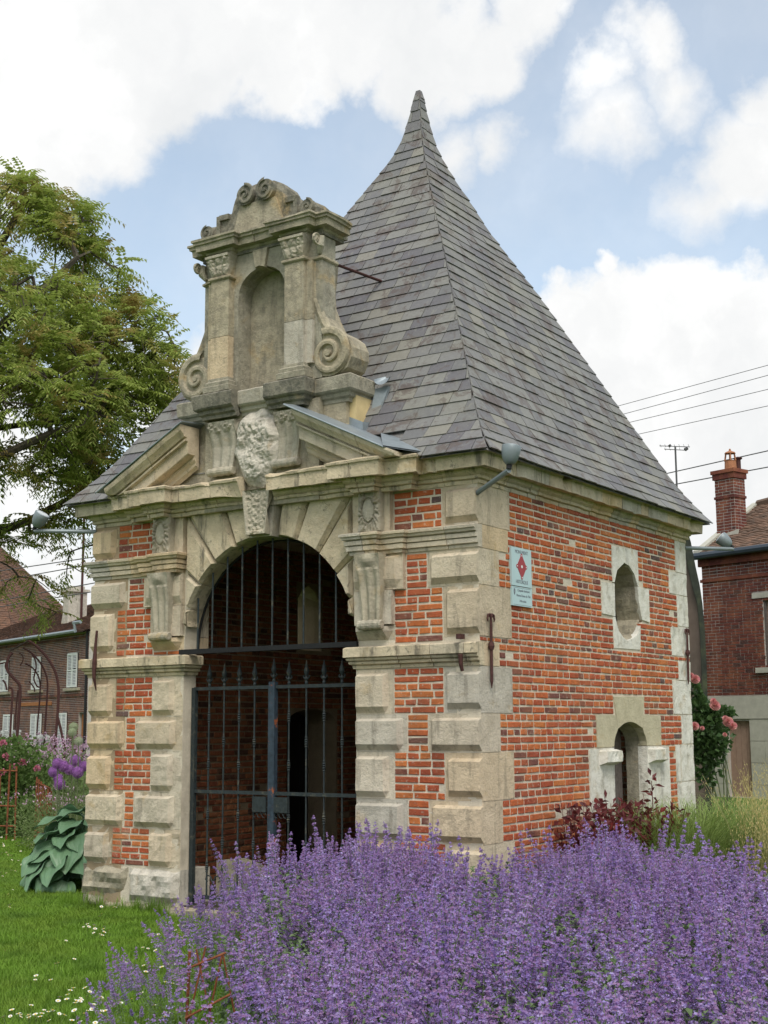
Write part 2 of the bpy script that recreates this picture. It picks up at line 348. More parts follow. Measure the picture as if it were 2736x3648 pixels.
M_iron = simple('painted_iron', (0.026, 0.034, 0.036), 0.55, 0.0, 0.4, 40, (0.10, 0.095, 0.07), (0.56, 0.70))
M_ironpost = simple('blue_painted_iron', (0.032, 0.048, 0.066), 0.55, 0.0, 0.4, 25, (0.30, 0.085, 0.03), (0.60, 0.66))
M_black = simple('black_iron', (0.012, 0.012, 0.013), 0.5, 0, 0.3, 30)
M_rust = simple('rusty_iron', (0.20, 0.065, 0.028), 0.8, 0, 0.35, 35, (0.09, 0.035, 0.025), (0.5, 0.7))
M_rustdark = simple('dark_rusty_iron', (0.07, 0.03, 0.027), 0.8, 0, 0.35, 35)
M_zinc = simple('zinc_sheet', (0.27, 0.31, 0.335), 0.42, 0.35, 0.12, 12, (0.24, 0.27, 0.30), (0.55, 0.75), 0.1, 0.4)
M_lamp = simple('grey_enamel', (0.20, 0.235, 0.25), 0.45, 0.2, 0.08, 10, None, (0, 1), 0.05, 0.4)
M_glass = simple('lamp_glass', (0.45, 0.48, 0.50), 0.15, 0, 0.05, 5, None, (0, 1), 0.0, 0.5)
M_render = simple('brown_render', (0.155, 0.115, 0.095), 0.9, 0, 0.2, 3, (0.075, 0.06, 0.052), (0.45, 0.75))
M_wood = simple('weathered_boards', (0.12, 0.10, 0.09), 0.85, 0, 0.3, 25)
M_concrete = simple('pale_concrete', (0.44, 0.43, 0.37), 0.85, 0, 0.12, 6, (0.35, 0.34, 0.29), (0.5, 0.8))
M_shutter = simple('white_paint', (0.62, 0.64, 0.62), 0.6, 0, 0.06, 10)
M_doorpaint = simple('pinkish_brown_door_paint', (0.33, 0.22, 0.17), 0.6, 0, 0.1, 12)
M_orange = simple('orange_wood', (0.30, 0.12, 0.045), 0.7, 0, 0.25, 12)
M_terra = simple('terracotta', (0.33, 0.145, 0.075), 0.8, 0, 0.2, 20)
M_floor = simple('stone_floor', (0.07, 0.06, 0.048), 0.9, 0, 0.3, 6)
M_cable = simple('cable_rubber', (0.09, 0.09, 0.095), 0.7, 0, 0.1, 5)
M_signblue = simple('pale_blue_enamel', (0.42, 0.56, 0.58), 0.45, 0, 0.03, 8, None, (0, 1), 0.02, 0.4)
M_signred = simple('dark_red_print', (0.33, 0.045, 0.055), 0.5, 0, 0.06, 30)
M_signwhite = simple('white_print', (0.72, 0.75, 0.76), 0.5, 0, 0.03, 30)
M_signgrey = simple('grey_print', (0.16, 0.17, 0.20), 0.5, 0, 0.05, 30)
M_ochre = simple('ochre_mortar', (0.60, 0.47, 0.25), 0.9, 0, 0.1, 10)
M_soil = simple('dark_soil', (0.055, 0.04, 0.028), 0.95, 0, 0.4, 12)
def leaf_mat(name, cols, island=True, trans=0.35, rough=0.55, spec=0.3, big=None):
    m, B, p, o = newmat(name); r = rnd(B, island)
    c = B.ramp(r, [(i/max(1, len(cols)-1), c) for i, c in enumerate(cols)])
    if big:
        n = B.noise(geo(B), big[0], 3, 0.5); c = B.mix(B.mr(n.outputs[0], big[1], big[2], 0, big[4], True), c, big[3])
    setc(B, p, c); p.inputs['Roughness'].default_value = rough; p.inputs['Specular IOR Level'].default_value = spec
    tr = B.n('ShaderNodeBsdfTranslucent'); B.lk(c, tr.inputs[0]); mx = B.n('ShaderNodeMixShader'); mx.inputs[0].default_value = trans
    B.lk(p.outputs[0], mx.inputs[1]); B.lk(tr.outputs[0], mx.inputs[2]); B.lk(mx.outputs[0], o.inputs[0]); return m
def instance_leaf_mat(name, cols, trans=0.3, vary=None, big=None):
    m, B, p, o = newmat(name); gi = B.n('ShaderNodeNewGeometry').outputs['Random Per Island']; oi = B.n('ShaderNodeObjectInfo').outputs['Random']
    f = B.math('ADD', B.math('MULTIPLY', gi, 0.55), B.math('MULTIPLY', oi, 0.45))
    c = B.ramp(f, [(i/max(1, len(cols)-1), c) for i, c in enumerate(cols)])
    if big:
        n = B.noise(geo(B), big[0], 5, 0.6); c = B.mix(B.mr(n.outputs[0], 0.40, 0.64, 0, big[1], True), c, big[2]); n = B.noise(geo(B), big[0]*3.1, 4, 0.6); c = B.mix(B.mr(n.outputs[0], 0.46, 0.68, 0, big[1], True), c, big[3])
    setc(B, p, c); p.inputs['Roughness'].default_value = 0.6
    tr = B.n('ShaderNodeBsdfTranslucent'); B.lk(c, tr.inputs[0]); mx = B.n('ShaderNodeMixShader'); mx.inputs[0].default_value = trans
    B.lk(p.outputs[0], mx.inputs[1]); B.lk(tr.outputs[0], mx.inputs[2]); B.lk(mx.outputs[0], o.inputs[0]); return m
M_bark = simple('bark', (0.085, 0.07, 0.055), 0.95, 0, 0.4, 14, (0.14, 0.14, 0.10), (0.55, 0.7))
M_stem = simple('green_stem', (0.13, 0.16, 0.075), 0.7, 0, 0.2, 20)
# ================================================================== THE CHAPEL
D = 4.46
chapel = thing('chapel', 'small square brick and limestone chapel with a steep slate roof and a barred arched gateway', 'chapel')
CX, CZ, RAD = -2.15, 2.34, 0.965
def arc(r, a0, a1, n): return [(CX+r*math.sin(math.radians(a0+(a1-a0)*i/n)), CZ+r*math.cos(math.radians(a0+(a1-a0)*i/n))) for i in range(n+1)]
# ---- front wall core (mortar) with the arched gateway
mb = MB()
mb.box(-4.285, -3.125, 0.003, 0.17, 0, 2.3); mb.box(-1.195, -0.005, 0.003, 0.17, 0, 2.3)
poly = [(-4.285, 2.3), (-3.125, 2.3)]+[(x, z) for x, z in arc(RAD+0.01, -91, 91, 30)]+[(-1.195, 2.3), (-0.005, 2.3), (-0.005, 3.72), (-4.285, 3.72)]
mb.prism(poly, FRONT, -0.003, -0.17)
front_wall = build('front_wall', mb, M_mortar, chapel)
mb = MB(); mb.box(-4.285, -3.48, 0.172, 0.45, 0, 2.3); mb.box(-0.84, -0.012, 0.172, 0.45, 0, 2.3)
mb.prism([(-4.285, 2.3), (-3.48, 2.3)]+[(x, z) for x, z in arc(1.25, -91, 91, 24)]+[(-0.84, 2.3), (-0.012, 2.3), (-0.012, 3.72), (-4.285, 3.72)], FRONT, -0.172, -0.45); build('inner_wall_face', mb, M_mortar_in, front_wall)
# ---- side wall core with pointed window and low arched opening
win = [(2.585, 2.98), (2.66, 3.10), (2.83, 3.19), (2.95, 3.17), (3.06, 3.10), (3.13, 2.99), (3.145, 2.86), (3.17, 2.75), (3.205, 2.655), (3.15, 2.60), (3.11, 2.52), (2.99, 2.465), (2.85, 2.43), (2.74, 2.46), (2.65, 2.52), (2.58, 2.645)]
def grow(poly, k):
    cx = sum(p[0] for p in poly)/len(poly); cy = sum(p[1] for p in poly)/len(poly)
    return [(cx+(p[0]-cx)*k, cy+(p[1]-cy)*k) for p in poly]
archp = [(2.843-0.383*math.cos(PI*i/16), 1.435+0.228*math.sin(PI*i/16)) for i in range(17)]
low = [(2.46, 0.02)]+archp+[(3.226, 0.02)]
mb = MB(); mb.prism([(0.0, 0.0), (D, 0.0), (D, 3.72), (0.0, 3.72)], SIDE, -0.003, -0.22, holes=[grow(win, 1.1), grow(low, 1.06)])
side_wall = build('side_wall', mb, M_mortar, chapel)
LEFT = lambda u, o, v: (-4.3-o, u, v)
LEFTIN = lambda u, o, v: (-3.85+o, u, v)
lowin = [(2.47, 0.02)]+[(2.93-0.46*math.cos(PI*i/14), 1.66+0.17*math.sin(PI*i/14)) for i in range(15)]+[(3.39, 0.02)]
winL = [(2.64, 2.48), (2.64, 3.02), (2.74, 3.16), (2.86, 3.21), (3.0, 3.14), (3.08, 3.0), (3.10, 2.48)]
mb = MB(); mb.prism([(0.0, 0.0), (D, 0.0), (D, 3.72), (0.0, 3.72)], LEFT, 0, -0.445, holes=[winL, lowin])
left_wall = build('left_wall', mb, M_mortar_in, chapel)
gl = lambda k, x: [(x, p[0]*1.0, p[1]) for p in winL]
n_ = len(winL); mb = MB().add(gl(1, -4.28)+gl(1, -3.87), [(i, (i+1) % n_, n_+(i+1) % n_, n_+i) for i in range(n_)]); build('window_reveal', mb.warp(0.002, 9), M_pale, left_wall)
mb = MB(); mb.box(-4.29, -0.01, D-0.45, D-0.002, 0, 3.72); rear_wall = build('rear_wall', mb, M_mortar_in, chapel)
mb = MB(); mb.box(-4.2, -0.1, 0.1, D-0.1, 3.66, 3.74); build('ceiling', mb, M_wood, chapel)
mb = MB(); mb.box(-4.2, -0.1, 0.05, D-0.1, -0.05, 0.06); build('floor_slab', mb, M_floor, chapel)
mb = MB()
for i in range(5): mb.box(-4.29, -4.26, 2.44+i*0.2, 2.63+i*0.2, 0.0, 1.9)
build('board', mb, M_black, left_wall)  # boards coloured black, so the opening's deep shade is painted on
for k in range(2):
    mb = MB(); y0 = 2.62+k*0.29; mb.box(-0.275, -0.25, y0, y0+0.28, 0.0, 1.75); build('board', mb, M_wood, side_wall)
for y in (2.78, 2.93):
    mb = MB(); mb.tube([(-4.08, y, 2.45), (-4.08, y, 3.2)], 0.012, 6); build('window_bar', mb, M_black, left_wall)
mb = MB(); mb.tube([(-0.3, 2.66, 2.5), (-0.3, 2.66, 3.1)], 0.012, 6); build('window_bar', mb, M_black, side_wall)

# ---- ashlar blocks
ROWS = [0.38, 0.72, 1.05, 1.425, 1.73, 2.10]
def block(u0, u1, v0, v1, boss=None, H=0.046, ch=(0.035, 0.035, 0.045, 0.03), depth=0.3, mat=None, parent=None, fr=FRONT, name='stone', rough=0.004, seed=0.0, g=0.0025, out=0.0, chips=0.0, label=None):
    us = {u0+g, u1-g}; vs = {v0+g, v1-g}
    if boss:
        a0, a1, c0, c1 = boss; cl, cr, cb, ct = ch
        for t in (a0, a0+cl, a1-cr, a1): us.add(min(max(t, u0+g), u1-g))
        for t in (c0, c0+cb, c1-ct, c1): vs.add(min(max(t, v0+g), v1-g))
    def fill(s, st):
        s = sorted(s); r = [s[0]]
        for p in s[1:]:
            if p-r[-1] < 0.003: continue
            k = max(1, int((p-r[-1])/st)); q = r[-1]
            for j in range(1, k+1): r.append(q+(p-q)*j/k)
        return r
    us = fill(us, 0.04); vs = fill(vs, 0.04)
    def hf(u, v):
        h = 0.0
        if boss:
            hu = 1.0 if cl == 0 else min(1, max(0, (u-a0)/cl))
            hr = 1.0 if cr == 0 else min(1, max(0, (a1-u)/cr))
            hb = 1.0 if cb == 0 else min(1, max(0, (v-c0)/cb)); ht = 1.0 if ct == 0 else min(1, max(0, (c1-v)/ct))
            h = H*min(hu, hr, hb, ht)
        nz = noise.noise(Vector((u*9+seed, v*9, seed*2.1)))*rough+noise.noise(Vector((u*26, v*26+seed, 3)))*rough*0.6
        if chips:
            cpp = noise.noise(Vector((u*5+seed, v*5, seed)))
            if cpp > 0.25: nz -= (cpp-0.25)*chips
        return max(-0.02, h+nz)+out
    mb = MB().relief(fr, us, vs, hf, depth)
    kw = {'label': label} if label else {}
    return build(name, mb, mat or M_stone, parent if parent is not None else front_wall, **kw)
QS = {0.38: 0.50, 0.72: 0.313, 1.05: 0.514, 1.425: 0.30, 1.73: 0.514}
BRF = []   # brick fields on the front: (u0,u1,v0,v1)
sd_ = 0
for i in range(5):
    v0, v1 = ROWS[i], ROWS[i+1]; long = i in (1, 3); sd_ += 3.7
    b0, b1 = v0+0.012, v1-0.035
    rg = 0.009 if i in (0, 1) else 0.004
    # right pier
    if long:
        block(-0.485, 0.007, v0, v1, (-0.46, 0.007, b0, b1), ch=(0.035, 0, 0.05, 0.022), depth=QS[v0], seed=sd_, rough=rg)
        block(-1.19, -0.69, v0, v1, (-1.185, -0.73, b0, b1), ch=(0.015, 0.035, 0.05, 0.022), depth=0.165, seed=sd_+1, rough=rg)
        BRF.append((-0.68, -0.495, v0, v1))
    else:
        block(-0.335, 0.007, v0, v1, (-0.31, 0.007, b0+0.02, b1-0.01), ch=(0.032, 0, 0.05, 0.025), depth=QS[v0], seed=sd_, rough=rg)
        block(-1.19, -0.82, v0, v1, (-1.185, -0.87, b0, b1), ch=(0.015, 0.032, 0.05, 0.025), depth=0.165, seed=sd_+1, rough=rg)
        BRF.append((-0.81, -0.345, v0, v1))
    # left pier
    if long:
        block(-4.3, -3.835, v0, v1, (-4.3, -3.86, b0, b1), ch=(0, 0.035, 0.05, 0.022), depth=0.3, seed=sd_+2, rough=rg+0.002)
        block(-3.71, -3.125, v0, v1, (-3.69, -3.21, b0, b1), ch=(0.025, 0.035, 0.05, 0.022), depth=0.165, seed=sd_+3, rough=rg+0.004, chips=0.05)
        BRF.append((-3.825, -3.72, v0, v1))
    else:
        block(-4.3, -3.98, v0, v1, (-4.3, -4.02, b0, b1-0.02), ch=(0, 0.032, 0.05, 0.025), depth=0.3, seed=sd_+2, rough=rg+0.002)
        block(-3.505, -3.125, v0, v1, (-3.49, -3.23, b0, b1), ch=(0.025, 0.032, 0.05, 0.022), depth=0.165, seed=sd_+3, rough=rg+0.006, chips=0.12 if i in (0, 2) else 0.03)
        BRF.append((-3.97, -3.515, v0, v1))
# plinth
for (u0, u1, v0, v1, s) in [(-4.36, -3.76, 0.10, 0.37, 1), (-3.75, -3.12, 0.06, 0.37, 2), (-4.34, -4.05, -0.05, 0.095, 3), (-4.04, -3.62, -0.05, 0.06, 4), (-3.60, -3.14, -0.08, 0.055, 5), (-1.22, -0.62, 0.0, 0.37, 6), (-0.61, 0.03, 0.0, 0.37, 7)]:
    block(u0, u1, v0, v1, (u0+0.01, u1-0.01, v0+0.01, v1-0.01), H=0.05, ch=(0.05, 0.05, 0.06, 0.05), depth=0.4, mat=M_old if s != 2 else M_plaster, seed=s*7.3, rough=0.022, chips=0.12, name='plinth_stone')
# ---- string courses and impost
P_IMP = [(-0.05, 2.105), (0.012, 2.105), (0.018, 2.128), (0.010, 2.132), (0.038, 2.142), (0.044, 2.16), (0.03, 2.164), (0.055, 2.173), (0.062, 2.19), (0.05, 2.195), (0.078, 2.20), (0.078, 2.275), (0.06, 2.285), (-0.05, 2.292)]
P_STR = [(-0.05, 3.045), (0.012, 3.045), (0.015, 3.068), (0.008, 3.072), (0.034, 3.078), (0.036, 3.115), (0.022, 3.119), (0.045, 3.125), (0.048, 3.158), (0.032, 3.162), (0.062, 3.172), (0.066, 3.19), (0.08, 3.197), (0.082, 3.218), (0.06, 3.226), (-0.05, 3.23)]
def course(name, prof, paths, mat=None, parent=None, amp=0.004, chip=0.03):
    for k, pth in enumerate(paths):
        mb = MB(); sweep(mb, pth, prof, noise_amp=amp, chip=chip, seed=k*5.3, step=0.045)
        build(name, mb, mat or M_stone, parent if parent is not None else front_wall)
course('impost_stone', P_IMP, mat=M_stained, paths=[[(0.008, 0), (-0.10, 0)], [(-0.106, 0), (-0.42, 0)], [(-0.426, 0), (-0.74, 0)], [(-0.746, 0), (-1.2, 0), (-1.2, 0.17)],
                               [(-3.115, 0.17), (-3.115, 0), (-3.63, 0)], [(-3.636, 0), (-3.80, 0)], [(-3.806, 0), (-4.16, 0)], [(-4.166, 0.0), (-4.33, 0), (-4.33, 0.3)]])
course('string_stone', P_STR, [[(0.008, 0), (-0.27, 0)], [(-0.276, 0), (-0.66, 0)], [(-0.666, 0), (-0.70, 0), (-0.70, -0.05), (-0.93, -0.05), (-0.93, -0.11), (-1.02, -0.11)], [(-1.026, -0.11), (-1.16, -0.11), (-1.16, 0.02)],
                               [(-3.14, 0.02), (-3.14, -0.11), (-3.37, -0.11), (-3.37, -0.05), (-3.6, -0.05), (-3.6, 0), (-3.78, 0)], [(-3.786, 0), (-4.06, 0)], [(-4.066, 0.0), (-4.3, 0), (-4.3, 0.3)]])
# upper corner blocks
QU = [(2.335, 2.745, False, 0.521), (2.745, 3.04, True, 0.324), (3.232, 3.60, False, 0.522)]
for k, (v0, v1, long, q) in enumerate(QU):
    w = 0.48 if long else 0.335; bt = v1-0.03 if k < 2 else v1-0.07
    block(-w, 0.007, v0, v1, (-w+0.03, 0.007, v0+0.02, bt), ch=(0.035, 0, 0.05, 0.03), depth=q, seed=k*4+60)
    wl = 0.445 if long else 0.31
    block(-4.3, -4.3+wl, v0, v1, (-4.3, -4.3+wl-0.03, v0+0.02, bt), ch=(0, 0.035, 0.05, 0.03), depth=0.3, seed=k*4+70)
block(-0.14, 0.007, 3.04, 3.232, None, depth=0.485, seed=80, out=-0.003)
block(-0.14, 0.007, 2.10, 2.292, None, depth=0.306, seed=81, out=-0.003)
BRF += [(-0.80, -0.345, 2.30, 2.745), (-0.68, -0.49, 2.745, 3.035), (-0.80, -0.345, 3.235, 3.56),
        (-3.98, -3.52, 2.30, 2.745), (-3.83, -3.62, 2.745, 3.035), (-3.98, -3.52, 3.235, 3.56), (-3.50, -3.12, 2.292, 2.335)]
block(-0.685, -0.50, 3.04, 3.045, None, depth=0.1)
# P1 strips behind the carved brackets, and their ears
for sx in (1, -1):
    X = lambda x: x if sx == 1 else -4.3-x
    def rng(a, b_): return (min(X(a), X(b_)), max(X(a), X(b_)))
    a0, a1 = rng(-1.175, -0.80); flip = sx == -1
    block(a0, a1, 2.335, 2.46, (a0+0.005, a1-0.02, 2.34, 2.45), H=0.085, ch=(0.03, 0.05, 0.07, 0.005), depth=0.34, seed=90+sx)
    block(a0, a1, 2.46, 2.745, None, depth=0.34, out=0.055, seed=92+sx)
    e0, e1 = rng(-1.175, -0.69); block(e0, e1, 2.745, 3.045, ((e0, e1-0.02, 2.76, 3.03) if sx == 1 else (e0+0.02, e1, 2.76, 3.03)), H=0.03, ch=(0.0, 0.05, 0.07, 0.02) if sx == 1 else (0.05, 0, 0.07, 0.02), depth=0.34, out=0.04, seed=94+sx)
    a0, a1 = rng(-1.19, -0.81); block(a0, a1, 3.226, 3.60, None, depth=0.34, out=0.055, seed=96+sx)
    # carved cartouche block
    a0, a1 = rng(-1.085, -0.865); uc, vc = (a0+a1)/2, 3.41
    def hf(u, v, uc=uc, vc=vc):
        x = (u-uc)/0.11; y = (v-vc)/0.18; r = math.hypot(x/0.62, y/0.62); th = math.atan2(y, x)
        edge = min(1, min(abs(a1-u), abs(u-a0))/0.004+0.001)
        h = 0
        if r < 0.85: h = 0.030*(1-r*r*0.35)+0.008*abs(noise.noise(Vector((u*30, v*30, 1))))
        elif r < 1.0: h = 0.008
        else:
            h = 0.040*abs(math.sin(th*11+2.0*r))**0.6*max(0, 1-(r-1)*0.75)+0.012
            h *= 0.65+0.7*noise.noise(Vector((u*22, v*22, 5)))
        if y > 0.62 and abs(x) < 0.45: h *= 0.25
        return 0.115+h*edge
    us = [a0+(a1-a0)*i/30 for i in range(31)]; vs = [3.235+0.36*i/44 for i in range(45)]
    build('carved_cartouche', MB().relief(FRONT, us, vs, hf, 0.0), M_carved, front_wall)
# ---- tapering fluted brackets
def bracket(xc, z0, z1, w1, w0, outf, base, parent, roll=True, flowers=False, mat=None, sidevol=0.0, rr=0.045):
    n, m = 26, 26; P = []; 
    for j in range(m+1):
        t = j/m; z = z0+(z1-z0)*t; w = w0+(w1-w0)*t
        for i in range(n+1):
            s = i/n*2-1; o = outf(t)
            fl = 0.010*math.cos(s*PI*2.5)*min(1, (1-abs(s))*6)*(1-max(0, t-0.72)*3.3 if t > 0.72 else 1)
            if flowers and t > 0.78: fl = 0.018*abs(noise.noise(Vector((xc*3+s*3.4, t*22, 2))))*2
            if not flowers and t > 0.80: fl = 0.012*(math.cos(math.hypot(s*1.3, (t-0.9)*7)*3.2))
            P.append((xc+w*s/2, -(o+fl), z))
    N = n+1; fs = [(j*N+i, j*N+i+1, (j+1)*N+i+1, (j+1)*N+i) for j in range(m) for i in range(n)]
    mb = MB().add(P, fs)
    B0 = len(mb.v)
    for j in range(m+1):
        t = j/m; z = z0+(z1-z0)*t; w = w0+(w1-w0)*t; mb.v.append((xc-w/2, -base, z)); mb.v.append((xc+w/2, -base, z))
    for j in range(m):
        mb.f.append((j*N, (j+1)*N, B0+2*(j+1), B0+2*j)); mb.f.append((j*N+n, B0+2*j+1, B0+2*(j+1)+1, (j+1)*N+n))
    mb.f.append(tuple(range(n+1))+(B0+1, B0)); mb.f.append(tuple(reversed(range(m*N, m*N+n+1)))+(B0+2*m, B0+2*m+1)); mb.mi += [0]*(2*m+2)
    o_ = build('bracket', mb, mat or M_carved, parent)
    if roll:
        L = w0+0.07; pts = [(xc-L/2+L*i/20, -(outf(0)+0.012), z0-0.012) for i in range(21)]
        rs = [rr*(0.80+0.2*abs(math.cos(i/20*PI*4)))*(0.75 if i in (0, 20) else 1) for i in range(21)]
        build('scroll_foot', MB().tube(pts, rs, 12).warp(0.004, 20), mat or M_carved, parent)
    if sidevol: spiral('side_volute', parent, (-(outf(0.9)*0.55), z1-sidevol*1.0), sidevol, xc+(w1)/2+0.001, lambda u, o, v: (o, u, v), 0.01, 1, mat or M_carved)
    return o_
def spiral(name, parent, c, r, out, fr, thick, sgn, mat, turns=2.1, start=0.0, rib=0.10, disc=True, n=60):
    mb = MB()
    if disc: mb.prism([(c[0]+r*math.cos(2*PI*i/28), c[1]+r*math.sin(2*PI*i/28)) for i in range(28)], fr, out, out-thick)
    vs = []; N = 5; hh = r*0.13
    for i in range(n+1):
        t = i/n; a = start+sgn*2*PI*turns*t; rad = r*(0.90*(1-t)**1.15+0.10); w = r*rib*(1.1-0.6*t)
        ca, sa = math.cos(a), math.sin(a)
        for dr, h in ((-w, -0.002), (-w*0.6, hh), (w*0.3, hh*1.1), (w*0.9, hh*0.9), (w*1.15, -0.002)):
            vs.append(fr(c[0]+(rad+dr)*ca, out+h, c[1]+(rad+dr)*sa))
    mb.add(vs, [(i*N+k, i*N+k+1, (i+1)*N+k+1, (i+1)*N+k) for i in range(n) for k in range(N-1)])
    e = r*0.14; mb.prism([(c[0]+e*math.cos(2*PI*i/12), c[1]+e*math.sin(2*PI*i/12)) for i in range(12)], fr, out+hh*1.2, out-0.004)
    return build(name, mb, mat, parent)
of = lambda t: 0.10+0.035*t+0.055*max(0, t-0.55)**1.0*1.6
bracket(-0.975, 2.47, 3.045, 0.25, 0.17, of, 0.05, front_wall, rr=0.042); bracket(-3.325, 2.47, 3.045, 0.25, 0.17, of, 0.05, front_wall, rr=0.042)
# ---- voussoirs and keystone
XL, ZT = 0.93, 3.60
def outer_pt(a, xl, zt):
    s, c_ = math.sin(math.radians(a)), math.cos(math.radians(a)); k = (zt-CZ)/c_ if c_ > 1e-3 else 1e9
    if abs(s)*k > xl: k = xl/abs(s)
    return (CX+s*k, CZ+c_*k)
cuts = [8.0, 21, 37, 53, 68, 78]
for sg in (1, -1):
    for k in range(5):
        a0, a1 = cuts[k], cuts[k+1]
        def pl(a0, a1, r, xl, zt):
            p = [(CX+r*math.sin(math.radians(a)), CZ+r*math.cos(math.radians(a))) for a in np.linspace(a0, a1, 6)]
            q = [outer_pt(a1, xl, zt)]; ca = math.degrees(math.atan2(xl, zt-CZ))
            q.append((CX+xl, zt) if a0 < ca-0.5 and a1 > ca+0.5 else outer_pt((a0+a1)/2, xl, zt))
            q.append(outer_pt(a0, xl, zt)); p += q
            return [(2*CX-x, z) for x, z in p] if sg < 0 else p
        A = pl(a0+0.4, a1-0.4, RAD, XL, ZT); Bp = pl(a0+1.9, a1-1.9, RAD+0.012, XL-0.02, ZT-0.035); n = len(A)
        tri = tessellate_polygon([[Vector((p[0], p[1], 0)) for p in Bp]])
        vs = [FRONT(p[0], -0.168, p[1]) for p in A]+[FRONT(p[0], 0.012, p[1]) for p in A]+[FRONT(p[0], 0.055, p[1]) for p in Bp]
        fs = [(i, (i+1) % n, n+(i+1) % n, n+i) for i in range(n)]+[(n+i, n+(i+1) % n, 2*n+(i+1) % n, 2*n+i) for i in range(n)]+[tuple(2*n+i for i in t) for t in tri]
        mb = MB().add(vs, fs).warp(0.006, 7, seed=k+sg); build('voussoir', mb, M_stained, front_wall)
kp = lambda w0, w1, z0, z1: [(CX-w0, z0), (CX+w0, z0), (CX+w1, z1), (CX-w1, z1)]
mb = MB().prism(kp(0.118, 0.17, 3.29, 3.70), FRONT, 0.10, -0.165); build('keystone', mb.warp(0.003, 9), M_carved, front_wall)
def hk(u, v):
    t = (v-3.31)/0.40; w = 0.085+0.04*t; x = abs(u-CX)
    h = 0.16 if x < w else 0.16+0.02*min(1, (x-w)/0.01)
    if v < 3.335: h = 0.18
    if x < w: h += 0.014*noise.noise(Vector((u*38, v*38, 0)))
    return h
us = [CX+(-1+2*i/26)*1.0 for i in range(27)]
P = []; fs = []
for j in range(33):
    v = 3.305+0.40*j/32; w = 0.105+0.052*j/32
    for i in range(27): u = CX+w*(-1+2*i/26); P.append(FRONT(u, hk(u, v), v))
fs = [(j*27+i, j*27+i+1, (j+1)*27+i+1, (j+1)*27+i) for j in range(32) for i in range(26)]
mb = MB().add(P, fs); o0 = len(P)
for i in (0, 26, 32*27+26, 32*27): x, y, z = P[i]; mb.v.append((x, -0.09, z))
mb.add([], []); 
mb.f += [(0, 26, o0+1, o0), (32*27, o0+3, o0+2, 32*27+26)]+[(j*27, (j+1)*27, o0+3 if j > 15 else o0, ) for j in range(32)]+[(j*27+26, (j+1)*27+26, o0+2 if j > 15 else o0+1) for j in range(32)]; mb.mi += [0]*66
build('keystone_panel', mb, M_carved, front_wall)

# ---- main cornice, in stones, breaking forward over the brackets
P_COR = [(-0.05, 3.56), (0.010, 3.56), (0.013, 3.590), (0.006, 3.594), (0.036, 3.600), (0.040, 3.622), (0.03, 3.626), (0.055, 3.645), (0.062, 3.668), (0.06, 3.675), (0.128, 3.682), (0.148, 3.668), (0.152, 3.775), (0.168, 3.783), (0.172, 3.802), (0.1, 3.83), (-0.05, 3.84)]
cornice = build('cornice', MB().box(-4.25, -0.05, 0.05, D-0.05, 3.57, 3.80), M_mortar, chapel)
fp = [[(0.006, 0.42), (0.006, 0), (-0.30, 0)], [(-0.305, 0), (-0.575, 0), (-0.575, -0.095), (-0.60, -0.095)], [(-0.60, -0.095), (-0.882, -0.095), (-0.882, -0.19), (-1.02, -0.19)], [(-1.026, -0.19), (-1.095, -0.19), (-1.095, -0.095), (-1.13, -0.095)], [(-1.136, -0.095), (-1.62, -0.095)], [(-1.624, -0.095), (-1.98, -0.095)],
      [(-2.30, -0.095), (-2.62, -0.095)], [(-2.626, -0.095), (-3.0, -0.095)], [(-3.006, -0.095), (-3.235, -0.095), (-3.235, -0.19), (-3.40, -0.19)], [(-3.405, -0.19), (-3.418, -0.19), (-3.418, -0.095), (-3.725, -0.095), (-3.725, 0), (-3.80, 0)], [(-3.806, 0), (-4.3, 0), (-4.3, 0.4)]]
course('cornice_stone', P_COR, fp, M_stained, cornice, 0.010, 0.14)
ys = [0.425, 0.83, 0.98, 1.42, 1.60, 2.05, 2.50, 2.95, 3.13, 3.62, 4.04]
sp = [[(0, b_), (0, a+0.008)] for a, b_ in zip(ys[:-1], ys[1:])]+[[(-0.4, D), (0, D), (0, 4.05)]]
course('cornice_stone', P_COR, sp, M_stone, cornice, 0.010, 0.16)
course('cornice_stone', P_COR, [[(-4.3, 0.41), (-4.3, 2.4)], [(-4.3, 2.41), (-4.3, D), (-2.4, D)], [(-2.39, D), (-0.41, D)]], M_stone, cornice, 0.008, 0.05)

# ---- side wall stones
SBL = []   # blocked rectangles on the side wall: (y0,y1,z0,z1)
for v0, v1, q in [(0.0, 0.38, 0.34), (0.38, 0.72, 0.50), (0.72, 1.05, 0.313), (1.05, 1.425, 0.514), (1.425, 1.73, 0.30), (1.73, 2.10, 0.514), (2.10, 2.292, 0.306), (2.335, 2.745, 0.521), (2.745, 3.04, 0.324), (3.04, 3.232, 0.485), (3.232, 3.60, 0.522)]:
    SBL.append((-1, q+0.008, v0, v1))
far = [(3.225, 3.60, 4.16), (2.985, 3.22, 3.96), (2.655, 2.98, 4.16), (2.34, 2.65, 3.965), (2.09, 2.29, 4.13), (1.742, 2.085, 3.95), (1.437, 1.735, 4.15), (1.06, 1.43, 4.10), (0.72, 1.055, 3.98), (0.38, 0.715, 4.12), (0.0, 0.375, 3.9)]
for k, (v0, v1, y0) in enumerate(far):
    block(y0, D-0.001, v0, v1, None, fr=SIDE, depth=0.3, out=0.004, parent=side_wall, mat=M_white, seed=100+k, rough=0.005, chips=0.02, label='pale limewashed corner stone' if k == 0 else None); SBL.append((y0-0.006, 9, v0-0.004, v1+0.004))
